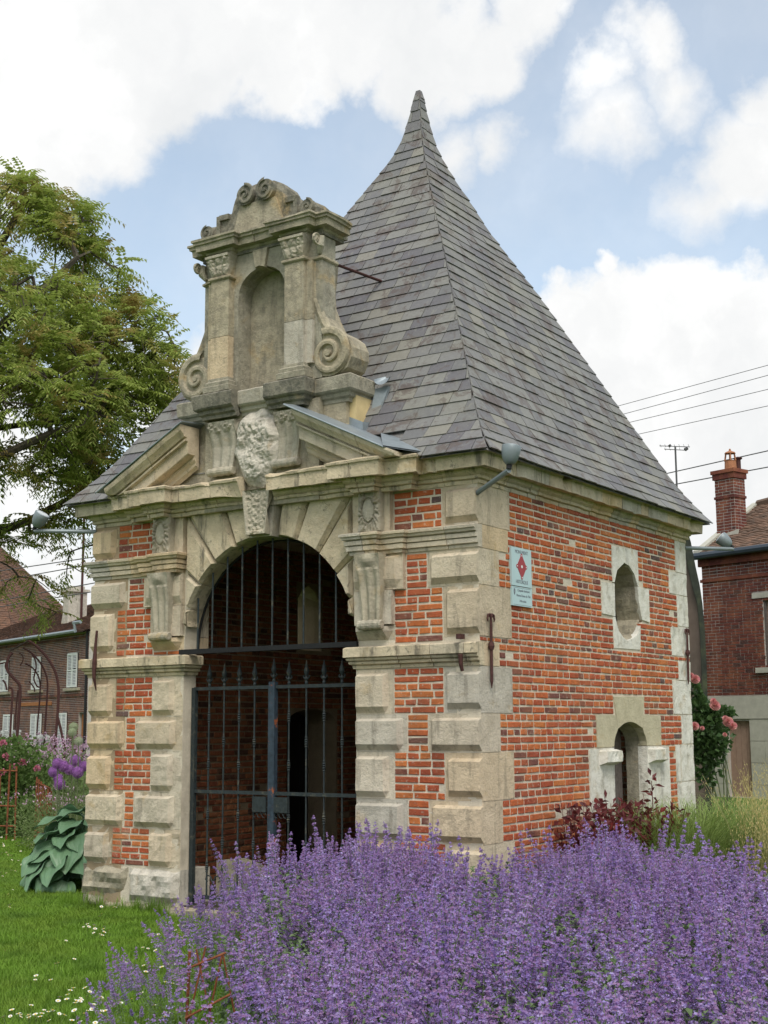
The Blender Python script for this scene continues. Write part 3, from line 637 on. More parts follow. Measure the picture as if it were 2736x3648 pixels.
block(3.96, 4.085, 1.06, 1.43, None, fr=SIDE, depth=0.2, out=0.004, parent=side_wall, mat=M_white, seed=120); SBL.append((3.955, 4.2, 1.055, 1.435))
def polystone(poly, out, depth, mat, name, seed=0.0, rough=0.004, parent=None, fr=SIDE):
    mb = MB().prism(poly, fr, out, -depth).warp(rough, 11, seed=seed); return build(name, mb, mat, parent or side_wall)
polystone([(2.55, 2.978), (2.585, 2.98), (2.66, 3.10), (2.83, 3.19), (2.95, 3.17), (3.06, 3.10), (3.13, 2.99), (3.165, 2.99), (3.165, 3.345), (2.55, 3.33)], 0.006, 0.10, M_white, 'window_head', 1)
polystone([(2.29, 2.662), (2.58, 2.655), (2.583, 2.968), (2.29, 2.96)], 0.006, 0.10, M_white, 'window_jamb', 2)
polystone([(3.133, 2.985), (3.15, 2.86), (3.175, 2.75), (3.21, 2.66), (3.40, 2.645), (3.42, 2.975)], 0.006, 0.10, M_white, 'window_jamb', 3, 0.007)
polystone([(2.54, 2.35), (3.155, 2.36), (3.16, 2.6), (3.11, 2.52), (2.99, 2.465), (2.85, 2.43), (2.74, 2.46), (2.65, 2.52), (2.58, 2.645), (2.535, 2.65)], 0.006, 0.10, M_white, 'window_sill', 4, 0.010)
SBL += [(2.545, 3.17, 2.975, 3.35), (2.285, 3.43, 2.655, 2.975), (2.53, 3.165, 2.345, 2.66)]
# window reveal lining, tan stone inside the opening
def lining(name, poly, k1, k2, x0, x1, mat, amp, closed=True):
    n = len(poly); vs = []
    for t in (0, 0.33, 0.66, 1.0):
        g = grow(poly, k1+(k2-k1)*t); vs += [SIDE(p[0], x0+(x1-x0)*t, p[1]) for p in g]
    fs = [(j*n+i, j*n+(i+1) % n, (j+1)*n+(i+1) % n, (j+1)*n+i) for j in range(3) for i in range(n if closed else n-1)]
    mb = MB().add(vs, fs); m0 = MB(); m0.v = mb.v; m0.f = mb.f; m0.mi = mb.mi; m0.warp(amp, 8); return build(name, m0, mat, side_wall)
def dense(poly, st=0.05):
    r = []
    for (a, b_) in zip(poly, poly[1:]+poly[:1]):
        k = max(1, int(math.hypot(b_[0]-a[0], b_[1]-a[1])/st)); r += [(a[0]+(b_[0]-a[0])*i/k, a[1]+(b_[1]-a[1])*i/k) for i in range(k)]
    return r
lining('window_reveal', dense(win), 1.0, 0.93, -0.02, -0.245, M_old, 0.018); lining('arch_reveal', dense(low), 0.998, 0.985, -0.07, -0.215, M_old, 0.006)
a = archp
i0 = [p for p in a]
polystone([(2.484, 1.895), (2.564, 1.60)]+[p for p in a if 2.58 < p[0] < 3.11]+[(3.136, 1.605), (3.204, 1.906)], 0.006, 0.09, M_pale, 'arch_keystone', 5, 0.001)
polystone([(2.095, 1.432), (2.46, 1.435)]+[p for p in a if 2.461 < p[0] < 2.565]+[(2.560, 1.60), (2.526, 1.725), (2.095, 1.722)], 0.006, 0.09, M_pale, 'arch_stone', 6, 0.001)
polystone([(3.59, 1.435), (3.60, 1.717), (3.166, 1.735), (3.140, 1.605)]+[p for p in reversed(a) if 3.13 < p[0] < 3.225][::-1]+[(3.226, 1.435)], 0.006, 0.09, M_pale, 'arch_stone', 7, 0.001)
polystone([(1.92, 0.30), (2.44, 0.30), (2.455, 1.426), (1.925, 1.416)], 0.006, 0.09, M_white, 'arch_jamb', 8)
polystone([(3.215, 0.30), (3.785, 0.30), (3.785, 1.414), (3.226, 1.426)], 0.006, 0.09, M_white, 'arch_jamb', 9)
block(2.12, 2.52, 1.268, 1.414, (2.125, 2.515, 1.27, 1.41), H=0.07, ch=(0.02, 0.02, 0.03, 0.015), fr=SIDE, depth=0.02, out=0.005, parent=side_wall, mat=M_white, name='corbel', rough=0.012, seed=130)
block(3.24, 3.62, 1.262, 1.412, (3.245, 3.615, 1.265, 1.41), H=0.07, ch=(0.02, 0.02, 0.03, 0.015), fr=SIDE, depth=0.02, out=0.005, parent=side_wall, mat=M_white, name='corbel', rough=0.014, seed=131)
SBL += [(2.478, 3.21, 1.59, 1.905), (2.09, 3.606, 1.43, 1.73), (1.915, 3.79, 0.0, 1.425)]

# ---- bricks
def brick_mesh(L, Hh, seed, depth=0.03):
    r = random.Random(seed); j = lambda a: r.uniform(-a, a); c = 0.006; v = []
    for (y, ins) in ((depth, 0), (-0.004, 0.0), (-0.010, c)):
        for (sx, sz) in ((-1, -1), (1, -1), (1, 1), (-1, 1)):
            v.append((sx*(L/2-ins)+j(0.004), y+(j(0.0015) if ins else 0), sz*(Hh/2-ins*0.8)+j(0.003)))
    m1 = [(0+j(0.02), -0.010-0.001, Hh/2-c*0.9+j(0.002)), (0+j(0.02), -0.011, -Hh/2+c*0.9+j(0.002))]
    v += m1; f = [(0, 1, 5, 4), (1, 2, 6, 5), (2, 3, 7, 6), (3, 0, 4, 7), (5, 6, 10, 9), (7, 4, 8, 11), (4, 5, 9, 13, 8), (6, 7, 11, 12, 10), (8, 13, 12, 11), (13, 9, 10, 12)]
    return v, f
BL = []     # (plane, uc, vc, L, H)
def fill_bricks(plane, u0, u1, z0, z1, kind, seed):
    r = random.Random(seed); u = u0; gap = 0.0155; first = True
    Ls, Lh = (0.212, 0.102)
    while u < u1-0.03:
        L = (Ls if kind == 0 else Lh)+r.uniform(-0.012, 0.012)
        if kind == 2: L = r.choice((Ls, Lh, Lh, 0.15))
        if first and kind == 0: L *= r.choice((1, 0.5, 0.75))
        if kind == 1 and r.random() < 0.07: L = 0.16
        first = False
        if u+L > u1-0.045: L = u1-u
        if r.random() > 0.012: BL.append((plane, u+L/2, (z0+z1)/2, L, (z1-z0)-r.uniform(0.0135, 0.0185)))
        u += L+gap
def courses(z0, z1): n = max(1, round((z1-z0)/0.0615)); return [(z0+(z1-z0)*i/n, z0+(z1-z0)*(i+1)/n) for i in range(n)]
k = 0
for (u0, u1, v0, v1) in BRF:
    for (a, c_) in courses(v0, v1): k += 1; fill_bricks('F', u0, u1, a, c_, 0 if (k % 2) else (1 if u1-u0 > 0.3 else 0), 500+k)
bounds = [0.0, 0.38, 0.72, 1.05, 1.425, 1.73, 2.10, 2.29, 2.335, 2.745, 3.04, 3.23, 3.575]
for a0, a1 in zip(bounds[:-1], bounds[1:]):
    for (a, c_) in courses(a0, a1):
        k += 1; mid = (a+c_)/2; iv = [(0.005, D-0.005)]
        for (y0, y1, z0, z1) in SBL:
            if z0 <= mid <= z1:
                nv = []
                for (p, q) in iv:
                    if y1 <= p or y0 >= q: nv.append((p, q)); continue
                    if y0-p > 0.05: nv.append((p, y0-0.004))
                    if q-y1 > 0.05: nv.append((y1+0.004, q))
                iv = nv
        for (p, q) in iv: fill_bricks('S', p, q, a, c_, k % 2, 900+k)
# bricks of the inner faces, as one mass
BI = []
def fill_in(plane, u0, u1, z0, z1, kind, seed):
    m0 = len(BL); fill_bricks(plane, u0, u1, z0, z1, kind, seed); BI.extend(BL[m0:]); del BL[m0:]
for a, c_ in courses(0.06, 3.6):
    k += 1; mid = (a+c_)/2; iv = [(0.45, D-0.46)]
    for (y0, y1, z0, z1) in [(2.46, 3.41, 0, 1.86), (2.62, 3.12, 2.46, 3.22)]:
        if z0 <= mid <= z1: iv = [w for (p, q) in iv for w in ((p, y0), (y1, q)) if w[1]-w[0] > 0.05]
    for (p, q) in iv: fill_in('L', p, q, a, c_, k % 2, 3000+k)
    fill_in('R', -3.84, -0.45, a, c_, k % 2, 4000+k)
PL = {'F': (lambda u, v: (u, 0.0055, v), 0.0), 'S': (lambda u, v: (-0.0055, u, v), PI/2), 'L': (lambda u, v: (-3.85, u, v), PI/2), 'R': (lambda u, v: (u, D-0.45, v), 0.0)}
def brick_score(bk):
    pl, u, v, L, Hh = bk; p = Vector(PL[pl][0](u, v)); d = p-CAM; nrm = Vector((0, -1, 0)) if pl == 'F' else Vector((1, 0, 0))
    if v < 0.62 and p.x > -3: return 0
    return L*Hh*abs(d.normalized().dot(nrm))/d.length_squared
BL.sort(key=brick_score, reverse=True)
stretch = [brick_mesh(0.21, 0.050, 10+i) for i in range(7)]; heads = [brick_mesh(0.10, 0.050, 30+i) for i in range(7)]
def to_me(vf, nm):
    mb = MB().add(*vf); return mb.mesh(nm, M_brick)
sm = [to_me(x, 'brick_stretcher') for x in stretch]; hm = [to_me(x, 'brick_header') for x in heads]
rr_ = random.Random(5)
for i, (pl, u, v, L, Hh) in enumerate(BL[:300]):
    st = L > 0.15; me = rr_.choice(sm if st else hm); par = front_wall if pl == 'F' else side_wall
    o = put('brick', me, par); f, rz = PL[pl]; o.location = f(u, v); o.rotation_euler = (rr_.uniform(-.01, .01), rr_.uniform(-.015, .015), rz+rr_.uniform(-.012, .012)); o.scale = (L/(0.21 if st else 0.10), 1, Hh/0.050)
def brick_mass(lst, name, parent, mat, nd=6):
    mb = MB()
    for (pl, u, v, L, Hh) in lst:
        st = L > 0.15; vs, fs = rr_.choice(stretch if st else heads); f, rz = PL[pl]; ox, oy, oz = f(u, v); sx = L/(0.21 if st else 0.10); sz = Hh/0.05
        ca, sa = math.cos(rz), math.sin(rz); dy = rr_.uniform(-0.002, 0.002)
        mb.add([(ox+x*sx*ca-(y+dy)*sa, oy+x*sx*sa+(y+dy)*ca, oz+z*sz) for x, y, z in vs], fs)
    return build(name, mb, mat, parent, kind='stuff')
rest = BL[300:]
brick_mass([x for x in rest if x[0] == 'S'], 'bricks', side_wall, M_bricks)
if any(x[0] == 'F' for x in rest): brick_mass([x for x in rest if x[0] == 'F'], 'bricks', front_wall, M_bricks)
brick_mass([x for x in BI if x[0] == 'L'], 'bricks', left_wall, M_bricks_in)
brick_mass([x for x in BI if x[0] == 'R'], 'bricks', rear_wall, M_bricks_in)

# ---- wall anchors
def anchor(p0, p1, dirn, parent, curl=True):
    mb = MB(); a = Vector(p0); c_ = Vector(p1); dn = Vector(dirn)
    mid = a.lerp(c_, 0.42)
    mb.tube([a, a.lerp(c_, 0.2), mid, a.lerp(c_, 0.9), c_], [0.010, 0.012, 0.013, 0.013, 0.003], 8); mb.tube([mid-Vector((0, 0, .03)), mid, mid+Vector((0, 0, .03))], [0.02, 0.028, 0.02], 8)
    if curl:
        side = Vector((0, 1, 0)) if abs(dn.x) > 0.5 else Vector((1, 0, 0))
        for s in (-1, 1):
            mb.tube([a+Vector((0, 0, -0.12)), a+Vector((0, 0, -0.03)), a+side*s*0.02+Vector((0, 0, 0.012)), a+side*s*0.045+Vector((0, 0, 0.005)), a+side*s*0.055+Vector((0, 0, -0.03)), a+side*s*0.048+Vector((0, 0, -0.05))], [0.009, 0.009, 0.010, 0.010, 0.008, 0.004], 7)
    return build('wall_anchor', mb, M_rustdark, parent)
anchor((0.03, 0.13, 2.50), (0.03, 0.125, 1.925), (1, 0, 0), side_wall); anchor((0.03, 4.34, 2.62), (0.03, 4.32, 2.05), (1, 0, 0), side_wall)
mb = MB().tube([(-4.17, -0.085, 2.55), (-4.175, -0.09, 2.40), (-4.17, -0.10, 2.25), (-4.172, -0.10, 2.1), (-4.17, -0.065, 1.98)], [0.012, 0.014, 0.022, 0.016, 0.005], 6); build('wall_anchor', mb.warp(0.008, 14), M_rustdark, front_wall)
mb = MB().box(-0.16, -0.12, -0.10, -0.03, 2.31, 2.35); build('wall_anchor', mb, M_rustdark, front_wall)
mb = MB().tube([(-0.125, -0.095, 2.19), (-0.13, -0.08, 2.11), (-0.13, -0.06, 2.06)], [0.02, 0.017, 0.014], 6); build('wall_anchor', mb, M_rustdark, front_wall)

# ---- roof
APX, APY = -1.92, 2.23
ZP = [(0.0, 3.80), (0.06, 3.97), (0.12, 4.16), (0.17, 4.37), (0.25, 4.71), (0.33, 5.05), (0.42, 5.44), (0.51, 5.82), (0.6, 6.21), (0.68, 6.52), (0.765, 6.86), (0.81, 7.08), (0.86, 7.31), (0.905, 7.52), (0.943, 7.74), (0.972, 8.08), (0.985, 8.29), (0.992, 8.36)]
OV = 0.215
def zr(t):
    for (a, za), (c_, zc) in zip(ZP[:-1], ZP[1:]):
        if t <= c_: return za+(zc-za)*(t-a)/(c_-a)
    return ZP[-1][1]
CORN = [(OV, -OV), (-4.3-OV, -OV), (-4.3-OV, D+OV), (OV, D+OV)]     # near, left, back left, far right
def rpt(i, t): x, y = CORN[i % 4]; return Vector((x+(APX-x)*t, y+(APY-y)*t, zr(t)))
mb = MB(); vs = []; TT = [p[0] for p in ZP]
for t in TT:
    for i in range(4): q = rpt(i, t); vs.append((q.x, q.y, q.z-0.03))
fs = [(j*4+i, j*4+(i+1) % 4, (j+1)*4+(i+1) % 4, (j+1)*4+i) for j in range(len(TT)-1) for i in range(4) if not (i == 0 and j == 0)]+[tuple(range(len(TT)*4-4, len(TT)*4))]
for (xa, xb) in ((OV, -0.70), (-3.64, -4.3-OV)):
    q0 = rpt(0, 0.06).z-0.03; ya = rpt(0, 0.06).y; o_ = len(vs); xt = lambda x: min(max(x, rpt(1, 0.06).x), rpt(0, 0.06).x)
    vs += [(xa, -OV, 3.77), (xb, -OV, 3.77), (xt(xb), ya, q0), (xt(xa), ya, q0)]; fs.append((o_, o_+1, o_+2, o_+3))
roof = build('roof', mb.add(vs, fs), M_slates, chapel)
SL = []
for face in range(4):
    A_, B_ = face, (face+1) % 4
    # arc length along the face centre line
    prof = []; s = 0; pm = None
    for i in range(401):
        t = i/400*0.992; m = (rpt(A_, t)+rpt(B_, t))/2
        if pm is not None: s += (m-pm).length
        prof.append((s, t)); pm = m
    tot = s
    def t_of(s_):
        lo, hi = 0, 400
        while hi-lo > 1:
            md = (lo+hi)//2
            if prof[md][0] < s_: lo = md
            else: hi = md
        (s0, t0), (s1, t1) = prof[lo], prof[hi]; return t0+(t1-t0)*(s_-s0)/max(1e-9, s1-s0)
    ex = 0.128; row = 0; s_ = -0.02; rs = random.Random(40+face)
    while s_ < tot-0.03:
        t0, t1 = t_of(max(0, s_)), t_of(min(tot, s_+ex+0.02)); a0, b0, a1, b1 = rpt(A_, t0), rpt(B_, t0), rpt(A_, t1), rpt(B_, t1)
        if s_ < 0: dn = (rpt(A_, 0)-rpt(A_, 0.02)).normalized()*0.03; a0 = a0+dn; b0 = b0+dn
        up = ((a1+b1)-(a0+b0)).normalized(); al = (b0-a0).normalized(); nn = al.cross(up).normalized()
        if nn.z < 0: nn = -nn
        W0 = (b0-a0).length; W1 = (b1-a1).length; sh = (W0-W1)/2
        w = 0.23; u = -(0.5*w if row % 2 else 0.0)+rs.uniform(-0.02, 0.02)-0.1
        hexp = ((a1+b1)/2-(a0+b0)/2).length
        while u < W0+0.1:
            ww = w+rs.uniform(-0.02, 0.02); p0 = max(0, u+0.0035); p1 = min(W0, u+ww-0.0035)
            q0 = min(max(sh, u+0.002), sh+W1); q1 = max(min(sh+W1, u+ww-0.002), sh)
            if p1-p0 > 0.015 and q1 >= q0:
                lift0 = 0.0135+rs.uniform(-0.002, 0.006); lift1 = 0.004; dz = rs.uniform(-0.004, 0.004)
                P0 = a0+al*p0+up*dz; P1 = a0+al*p1+up*(dz+rs.uniform(-.003, .003)); Q0 = a0+al*q0+up*hexp; Q1 = a0+al*q1+up*hexp; c_ = (P0+P1)/2
                v = [P0+nn*lift0, P1+nn*lift0, Q1+nn*lift1, Q0+nn*lift1, P0+nn*(lift0-0.011), P1+nn*(lift0-0.011), Q1+nn*(lift1-0.006), Q0+nn*(lift1-0.006)]
                d = c_-CAM; sc = (p1-p0)*max(0, -d.normalized().dot(nn))/d.length_squared
                if face == 0 and c_.z < 6.1 and -4.6 < c_.x < -0.98: sc = 0
                if face in (1, 2): sc = 0
                if face == 0 and -3.62 < c_.x < -0.72 and c_.z < 4.06: u += ww; continue
                SL.append((sc, v))
            u += ww
        s_ += ex; row += 1
SL.sort(key=lambda q: -q[0])
SF = [(0, 1, 2, 3), (4, 7, 6, 5), (0, 4, 5, 1), (1, 5, 6, 2), (3, 7, 4, 0)]
for sc, v in SL[:300]:
    c_ = sum(v, Vector())/8; me = bpy.data.meshes.new('slate'); me.from_pydata([tuple(p-c_) for p in v], [], SF); me.materials.append(M_slate); fix_normals(me)
    o = put('slate', me, roof); o.location = c_
mb = MB()
for sc, v in SL[300:]: mb.add(v, SF)
build('slates', mb, M_slates, roof, kind='stuff')
tp = rpt(0, 1.0); mb = MB(); hw = 0.052; mb.add([(APX-hw, APY-hw, 8.24), (APX+hw, APY-hw, 8.24), (APX+hw, APY+hw, 8.24), (APX-hw, APY+hw, 8.24), (APX-0.024, APY-0.024, 8.375), (APX+0.024, APY-0.024, 8.375), (APX+0.024, APY+0.024, 8.375), (APX-0.024, APY+0.024, 8.375)], [(0, 3, 2, 1), (4, 5, 6, 7), (0, 1, 5, 4), (1, 2, 6, 5), (2, 3, 7, 6), (3, 0, 4, 7)]); build('lead_cap', mb, M_slates, roof)

# ---- broken pediment
mb = MB()
mb.prism([(-3.72, 3.79), (-2.78, 3.79), (-2.78, 4.28)], FRONT, 0.06, -0.3); mb.prism([(-1.5, 3.79), (-0.62, 3.79), (-1.5, 4.28)], FRONT, 0.06, -0.3)
mb.box(-2.80, -1.50, -0.115, 0.2, 3.56, 4.46)
pediment = build('pediment', mb, M_old, chapel)
P_RAKE = [(0.0, 0.0), (0.262, 0.0), (0.262, -0.022), (0.25, -0.052), (0.215, -0.085), (0.20, -0.105), (0.165, -0.108), (0.162, -0.122), (0.19, -0.125), (0.188, -0.142), (0.15, -0.146), (0.148, -0.25), (0.14, -0.258), (0.05, -0.262), (0.062, -0.30), (0.04, -0.32), (0.035, -0.35), (0.01, -0.37), (0.0, -0.38)]
def rake(x0, z0, x1, z1, cutx, seed):
    for (xa, xb) in zip([x0]+cutx, cutx+[x1]):
        n = max(2, int(abs(xb-xa)/0.04)); vs = []; m = len(P_RAKE); sg = 1 if xb > xa else -1
        for i in range(n+1):
            x = xa+(xb-xa)*i/n+(0.003*sg if i == 0 else (-0.003*sg if i == n else 0)); zt = z0+(z1-z0)*(x-x0)/(x1-x0)
            for (o, h) in P_RAKE:
                e = noise.noise(Vector((x*6+seed, h*20, o*9)))*0.006; vs.append((x, -(0.10+o+e*(o > 0.02)), max(3.797, zt+h+e*0.6)))
        fs = [(i*m+k, (i+1)*m+k, (i+1)*m+k+1, i*m+k+1) for i in range(n) for k in range(m-1)]+[(i*m+m-1, (i+1)*m+m-1, (i+1)*m, i*m) for i in range(n)]+[tuple(range(m)), tuple(reversed(range(n*m, n*m+m)))]
        build('raking_cornice_stone', MB().add(vs, fs), M_stone, pediment)
rake(-3.84, 3.865, -2.89, 4.362, [-3.30], 1.0); rake(-0.56, 3.83, -1.62, 4.34, [-0.95], 4.0)
def zsheet(x0, z0, x1, z1, yb, name='zinc_sheet'):
    mb = MB(); n = 12; vs = []
    prof = [(-0.375, -0.010), (-0.380, -0.002), (-0.375, 0.006), (-0.36, 0.010), (-0.2, 0.028), (yb, 0.07), (yb, 0.055), (-0.2, 0.015), (-0.36, 0.002)]
    for i in range(n+1):
        x = x0+(x1-x0)*i/n; z = z0+(z1-z0)*i/n
        for y, h in prof: vs.append((x, y, z+h))
    m = len(prof); fs = [(i*m+k, (i+1)*m+k, (i+1)*m+(k+1) % m, i*m+(k+1) % m) for i in range(n) for k in range(m)]+[tuple(range(m)), tuple(reversed(range(n*m, n*m+m)))]
    return build(name, mb.add(vs, fs), M_zinc, pediment)
zsheet(-3.94, 3.825, -2.87, 4.375, 0.25); zsheet(-0.66, 3.875, -1.69, 4.372, 0.45)
mb = MB(); mb.add([(-0.66, -0.38, 3.885), (-0.40, -0.20, 3.835), (-0.42, 0.02, 3.93), (-0.95, 0.30, 4.20), (-1.15, 0.30, 4.25)], [(0, 1, 2, 3, 4)]); mb.add([(x, y, z-0.012) for x, y, z in mb.v[:5]], [(4, 3, 2, 1, 0)]); build('zinc_sheet', mb, M_zinc, pediment)
mb = MB(); mb.add([(-1.60, 0.0, 4.34), (-1.12, 0.0, 4.115), (-1.12, 0.0, 4.21), (-1.60, 0.0, 4.43), (-1.12, 0.32, 4.15), (-1.12, 0.32, 4.26)], [(0, 1, 2, 3), (1, 4, 5, 2)]); build('zinc_upstand', mb.warp(0.001, 9), M_zinc, pediment)
mb = MB(); mb.box(-1.60, -1.19, 0.005, 0.262, 4.0, 4.46); build('ochre_render_patch', mb, M_ochre, pediment)
# consoles and the worn central cartouche
oc = lambda t: 0.13+0.05*max(0, t-0.5)*2+0.03*(1-t)**3
bracket(-2.56, 3.92, 4.375, 0.32, 0.23, oc, 0.1, pediment, flowers=True, sidevol=0.075, rr=0.042)
bracket(-1.82, 3.92, 4.375, 0.27, 0.22, oc, 0.1, pediment, flowers=True, sidevol=0.075, rr=0.042)
def hc(u, v):
    y = (v-4.08)/0.36; x = (u+2.16)/(0.25-0.09*max(0, -y-0.1)); r = (abs(x)**2.4+abs(y)**2.4)**(1/2.4); r += 0.16*noise.noise(Vector((u*7, v*7, 2)))
    if r > 1: return 0.112
    k = min(1, (1-r)*4.0); h = 0.13+0.075*k
    h += 0.05*noise.noise(Vector((u*7, v*7, 8)))*k+0.022*abs(noise.noise(Vector((u*15, v*15, 1))))*k*(1.6 if y > 0.1 else 0.5)+0.010*noise.noise(Vector((u*45, v*45, 4)))*k-0.06*max(0, noise.noise(Vector((u*13+3, v*13, 4)))-0.32)*k
    return h
us = [-2.46+0.60*i/56 for i in range(57)]; vs = [3.69+0.76*i/70 for i in range(71)]
build('worn_cartouche', MB().relief(FRONT, us, vs, hc, -0.10), M_plaster, pediment)

# ---- dormer niche above the pediment
dmr = build('dormer', MB().box(-3.02, -1.26, -0.05, 0.25, 3.95, 4.42), M_old, chapel)
P_PED = [(-0.03, 4.40), (0.012, 4.40), (0.016, 4.43), (0.04, 4.445), (0.045, 4.475), (0.07, 4.485), (0.082, 4.50), (0.088, 4.615), (0.07, 4.63), (-0.03, 4.64)]
pedp = [[(-1.24, 0.24), (-1.24, -0.045), (-1.56, -0.045)], [(-1.565, -0.045), (-1.62, -0.045), (-1.62, -0.19), (-2.0, -0.19)], [(-2.005, -0.11), (-2.36, -0.11)], [(-2.365, -0.19), (-2.76, -0.19), (-2.76, -0.045)], [(-2.765, -0.045), (-3.06, -0.045), (-3.06, 0.24)]]
for k, pth in enumerate(pedp):
    mb = MB(); sweep(mb, pth, P_PED, noise_amp=0.006, chip=0.06, seed=k*3.1); build('plinth_stone', mb, M_dark if k in (1, 3) else (M_carved if k == 2 else M_old), dmr)
mb = MB().box(-3.04, -1.26, -0.04, 0.235, 4.42, 4.632); mb.box(-1.985, -1.64, -0.18, 0, 4.42, 4.634); mb.box(-2.74, -2.38, -0.18, 0, 4.42, 4.634); mb.box(-2.36, -2.0, -0.10, 0, 4.42, 4.633); build('plinth_core', mb, M_old, dmr)
DC = -2.145
nic = [(DC-0.275, 4.64)]+[(DC-0.275*math.cos(PI*i/12), 5.50+0.27*math.sin(PI*i/12)**0.9+(0.02 if i == 6 else 0)) for i in range(13)]+[(DC+0.275, 4.64)]
mb = MB().prism([(DC-0.68, 4.63), (nic[0][0], 4.63)]+nic[1:-1]+[(nic[-1][0], 4.63), (DC+0.68, 4.63), (DC+0.68, 5.94), (DC-0.68, 5.94)], FRONT, 0.125, -0.075)
build('niche_wall', mb.warp(0.003, 8), M_old, dmr)
mb = MB().box(DC-0.60, DC+0.60, 0.065, 0.16, 4.63, 5.93); build('niche_back', mb, M_old, dmr)
mb = MB(); mb.prism([(DC-0.055, 5.765), (DC-0.01, 5.775), (DC+0.05, 5.755), (DC+0.085, 5.93), (DC-0.085, 5.93)], FRONT, 0.155, -0.02); build('niche_keystone', mb.warp(0.003, 12), M_old, dmr)
for s in (-1, 1):
    xc = DC+s*0.43
    for z0, z1, m in ((4.77, 5.16, M_stone), (5.164, 5.70, M_old)):
        mb = MB().box(xc-0.105, xc+0.105, -0.205, -0.12, z0, z1); mb.box(min(xc+s*0.1, xc+s*0.17), max(xc+s*0.1, xc+s*0.17), -0.165, -0.10, z0, z1); build('pilaster_shaft', mb.warp(0.002, 10), m, dmr)
    base = [(-0.02, 4.64), (0.045, 4.64), (0.048, 4.69), (0.03, 4.70), (0.032, 4.73), (0.012, 4.745), (0.01, 4.77), (-0.02, 4.772)]
    mb = MB(); sweep(mb, [(xc+0.11, -0.1), (xc+0.11, -0.205), (xc-0.11, -0.205), (xc-0.11, -0.1)], base, noise_amp=0.005, chip=0.05); mb.box(xc-0.12, xc+0.12, -0.21, -0.1, 4.64, 4.77); build('pilaster_base', mb, M_old, dmr)
    astr = [(-0.02, 5.70), (0.006, 5.70), (0.02, 5.712), (0.02, 5.728), (0.006, 5.74), (-0.02, 5.742)]
    mb = MB(); sweep(mb, [(xc+0.11, -0.1), (xc+0.11, -0.205), (xc-0.11, -0.205), (xc-0.11, -0.1)], astr); sweep(mb, [(DC+s*0.68 if s > 0 else DC-0.54, 0.10 if s > 0 else -0.125), (DC+s*0.68 if s > 0 else DC-0.54, -0.125), (DC+0.54 if s > 0 else DC-0.68, -0.125), (DC+0.54 if s > 0 else DC-0.68, 0.10 if s < 0 else -0.12)], astr); build('astragal', mb, M_old, dmr)
    def hcap(u, v):
        t = (v-5.742)/0.185; x = (u-xc)/(0.10+0.035*t); a = 0.022*abs(math.cos(x*PI*1.55))*(0.4+0.6*abs(math.sin(t*PI*2.0)))
        a += 0.018*abs(noise.noise(Vector((u*30, v*30, s)))); return 0.205+0.035*t+a if t < 0.86 else 0.265
    P = []; nn_ = 24
    for j in range(25):
        t = j/24; v = 5.742+0.188*t; w = 0.10+0.038*t
        for i in range(nn_+1): u = xc+w*(-1+2*i/nn_); P.append(FRONT(u, hcap(u, v), v))
    fs = [(j*25+i, j*25+i+1, (j+1)*25+i+1, (j+1)*25+i) for j in range(24) for i in range(24)]
    mb = MB().add(P, fs); o0 = len(P)
    for j in range(25): mb.v.append((P[j*25][0], -0.12, P[j*25][2])); mb.v.append((P[j*25+24][0], -0.12, P[j*25][2]))
    for j in range(24): mb.f += [(j*25, (j+1)*25, o0+2*j+2, o0+2*j), (j*25+24, o0+2*j+1, o0+2*j+3, (j+1)*25+24)]; mb.mi += [0, 0]
    build('capital', mb, M_carved, dmr)
    spiral('capital_volute', dmr, (0.0, 5.87), 0.052, DC+s*0.685 if s > 0 else DC-0.70, (lambda u, o, v: (o, -0.20-u, v)), 0.02, 1, M_carved, turns=1.5)
    mb = MB().tube([(DC+s*0.66, -0.14, 5.76), (DC+s*0.69, -0.16, 5.82), (DC+s*0.70, -0.15, 5.90)], [0.02, 0.035, 0.03], 8).warp(0.012, 18); build('capital_leaf', mb, M_carved, dmr)
    # scrolled wing
    hp = [(0.53, 5.72), (0.655, 5.72), (0.645, 5.60), (0.625, 5.46), (0.635, 5.33), (0.685, 5.20), (0.735, 5.10), (0.775, 5.045), (0.86, 5.02), (0.945, 4.96), (0.985, 4.87), (0.985, 4.78), (0.94, 4.69), (0.86, 4.645), (0.76, 4.635), (0.53, 4.635)]
    mb = MB().prism([(DC-0.01+s*x, z) for x, z in hp], FRONT, 0.095, -0.17); build('scroll_wing', mb.warp(0.009, 5), M_old, dmr)
    cx_, cz_ = DC-0.01+s*0.765, 4.835
    spiral('scroll_volute', dmr, (cx_, cz_), 0.205, 0.118, FRONT, 0.05, -s if s > 0 else 1, M_old, turns=2.0, start=PI/2+s*0.3, rib=0.17)
    band = [(0.615, 5.70), (0.60, 5.5), (0.605, 5.36), (0.655, 5.22), (0.70, 5.12), (0.745, 5.045), (0.83, 5.015)]
    mb = MB().tube([(DC-0.01+s*x, -0.10, z) for x, z in band], [0.03, 0.034, 0.036, 0.04, 0.042, 0.042, 0.03], 8); build('scroll_rib', mb.warp(0.004, 9), M_old, dmr)
P_DC = [(-0.03, 5.93), (0.01, 5.93), (0.012, 5.955), (0.03, 5.965), (0.035, 5.985), (0.095, 5.99), (0.10, 6.045), (0.118, 6.052), (0.12, 6.07), (0.135, 6.08), (0.135, 6.10), (0.06, 6.115), (-0.03, 6.12)]
hw = 0.68; p = [(DC+hw, 0.17), (DC+hw, -0.10), (DC+0.56, -0.10), (DC+0.56, -0.19), (DC+0.30, -0.19), (DC+0.30, -0.12), (DC-0.02, -0.12)]
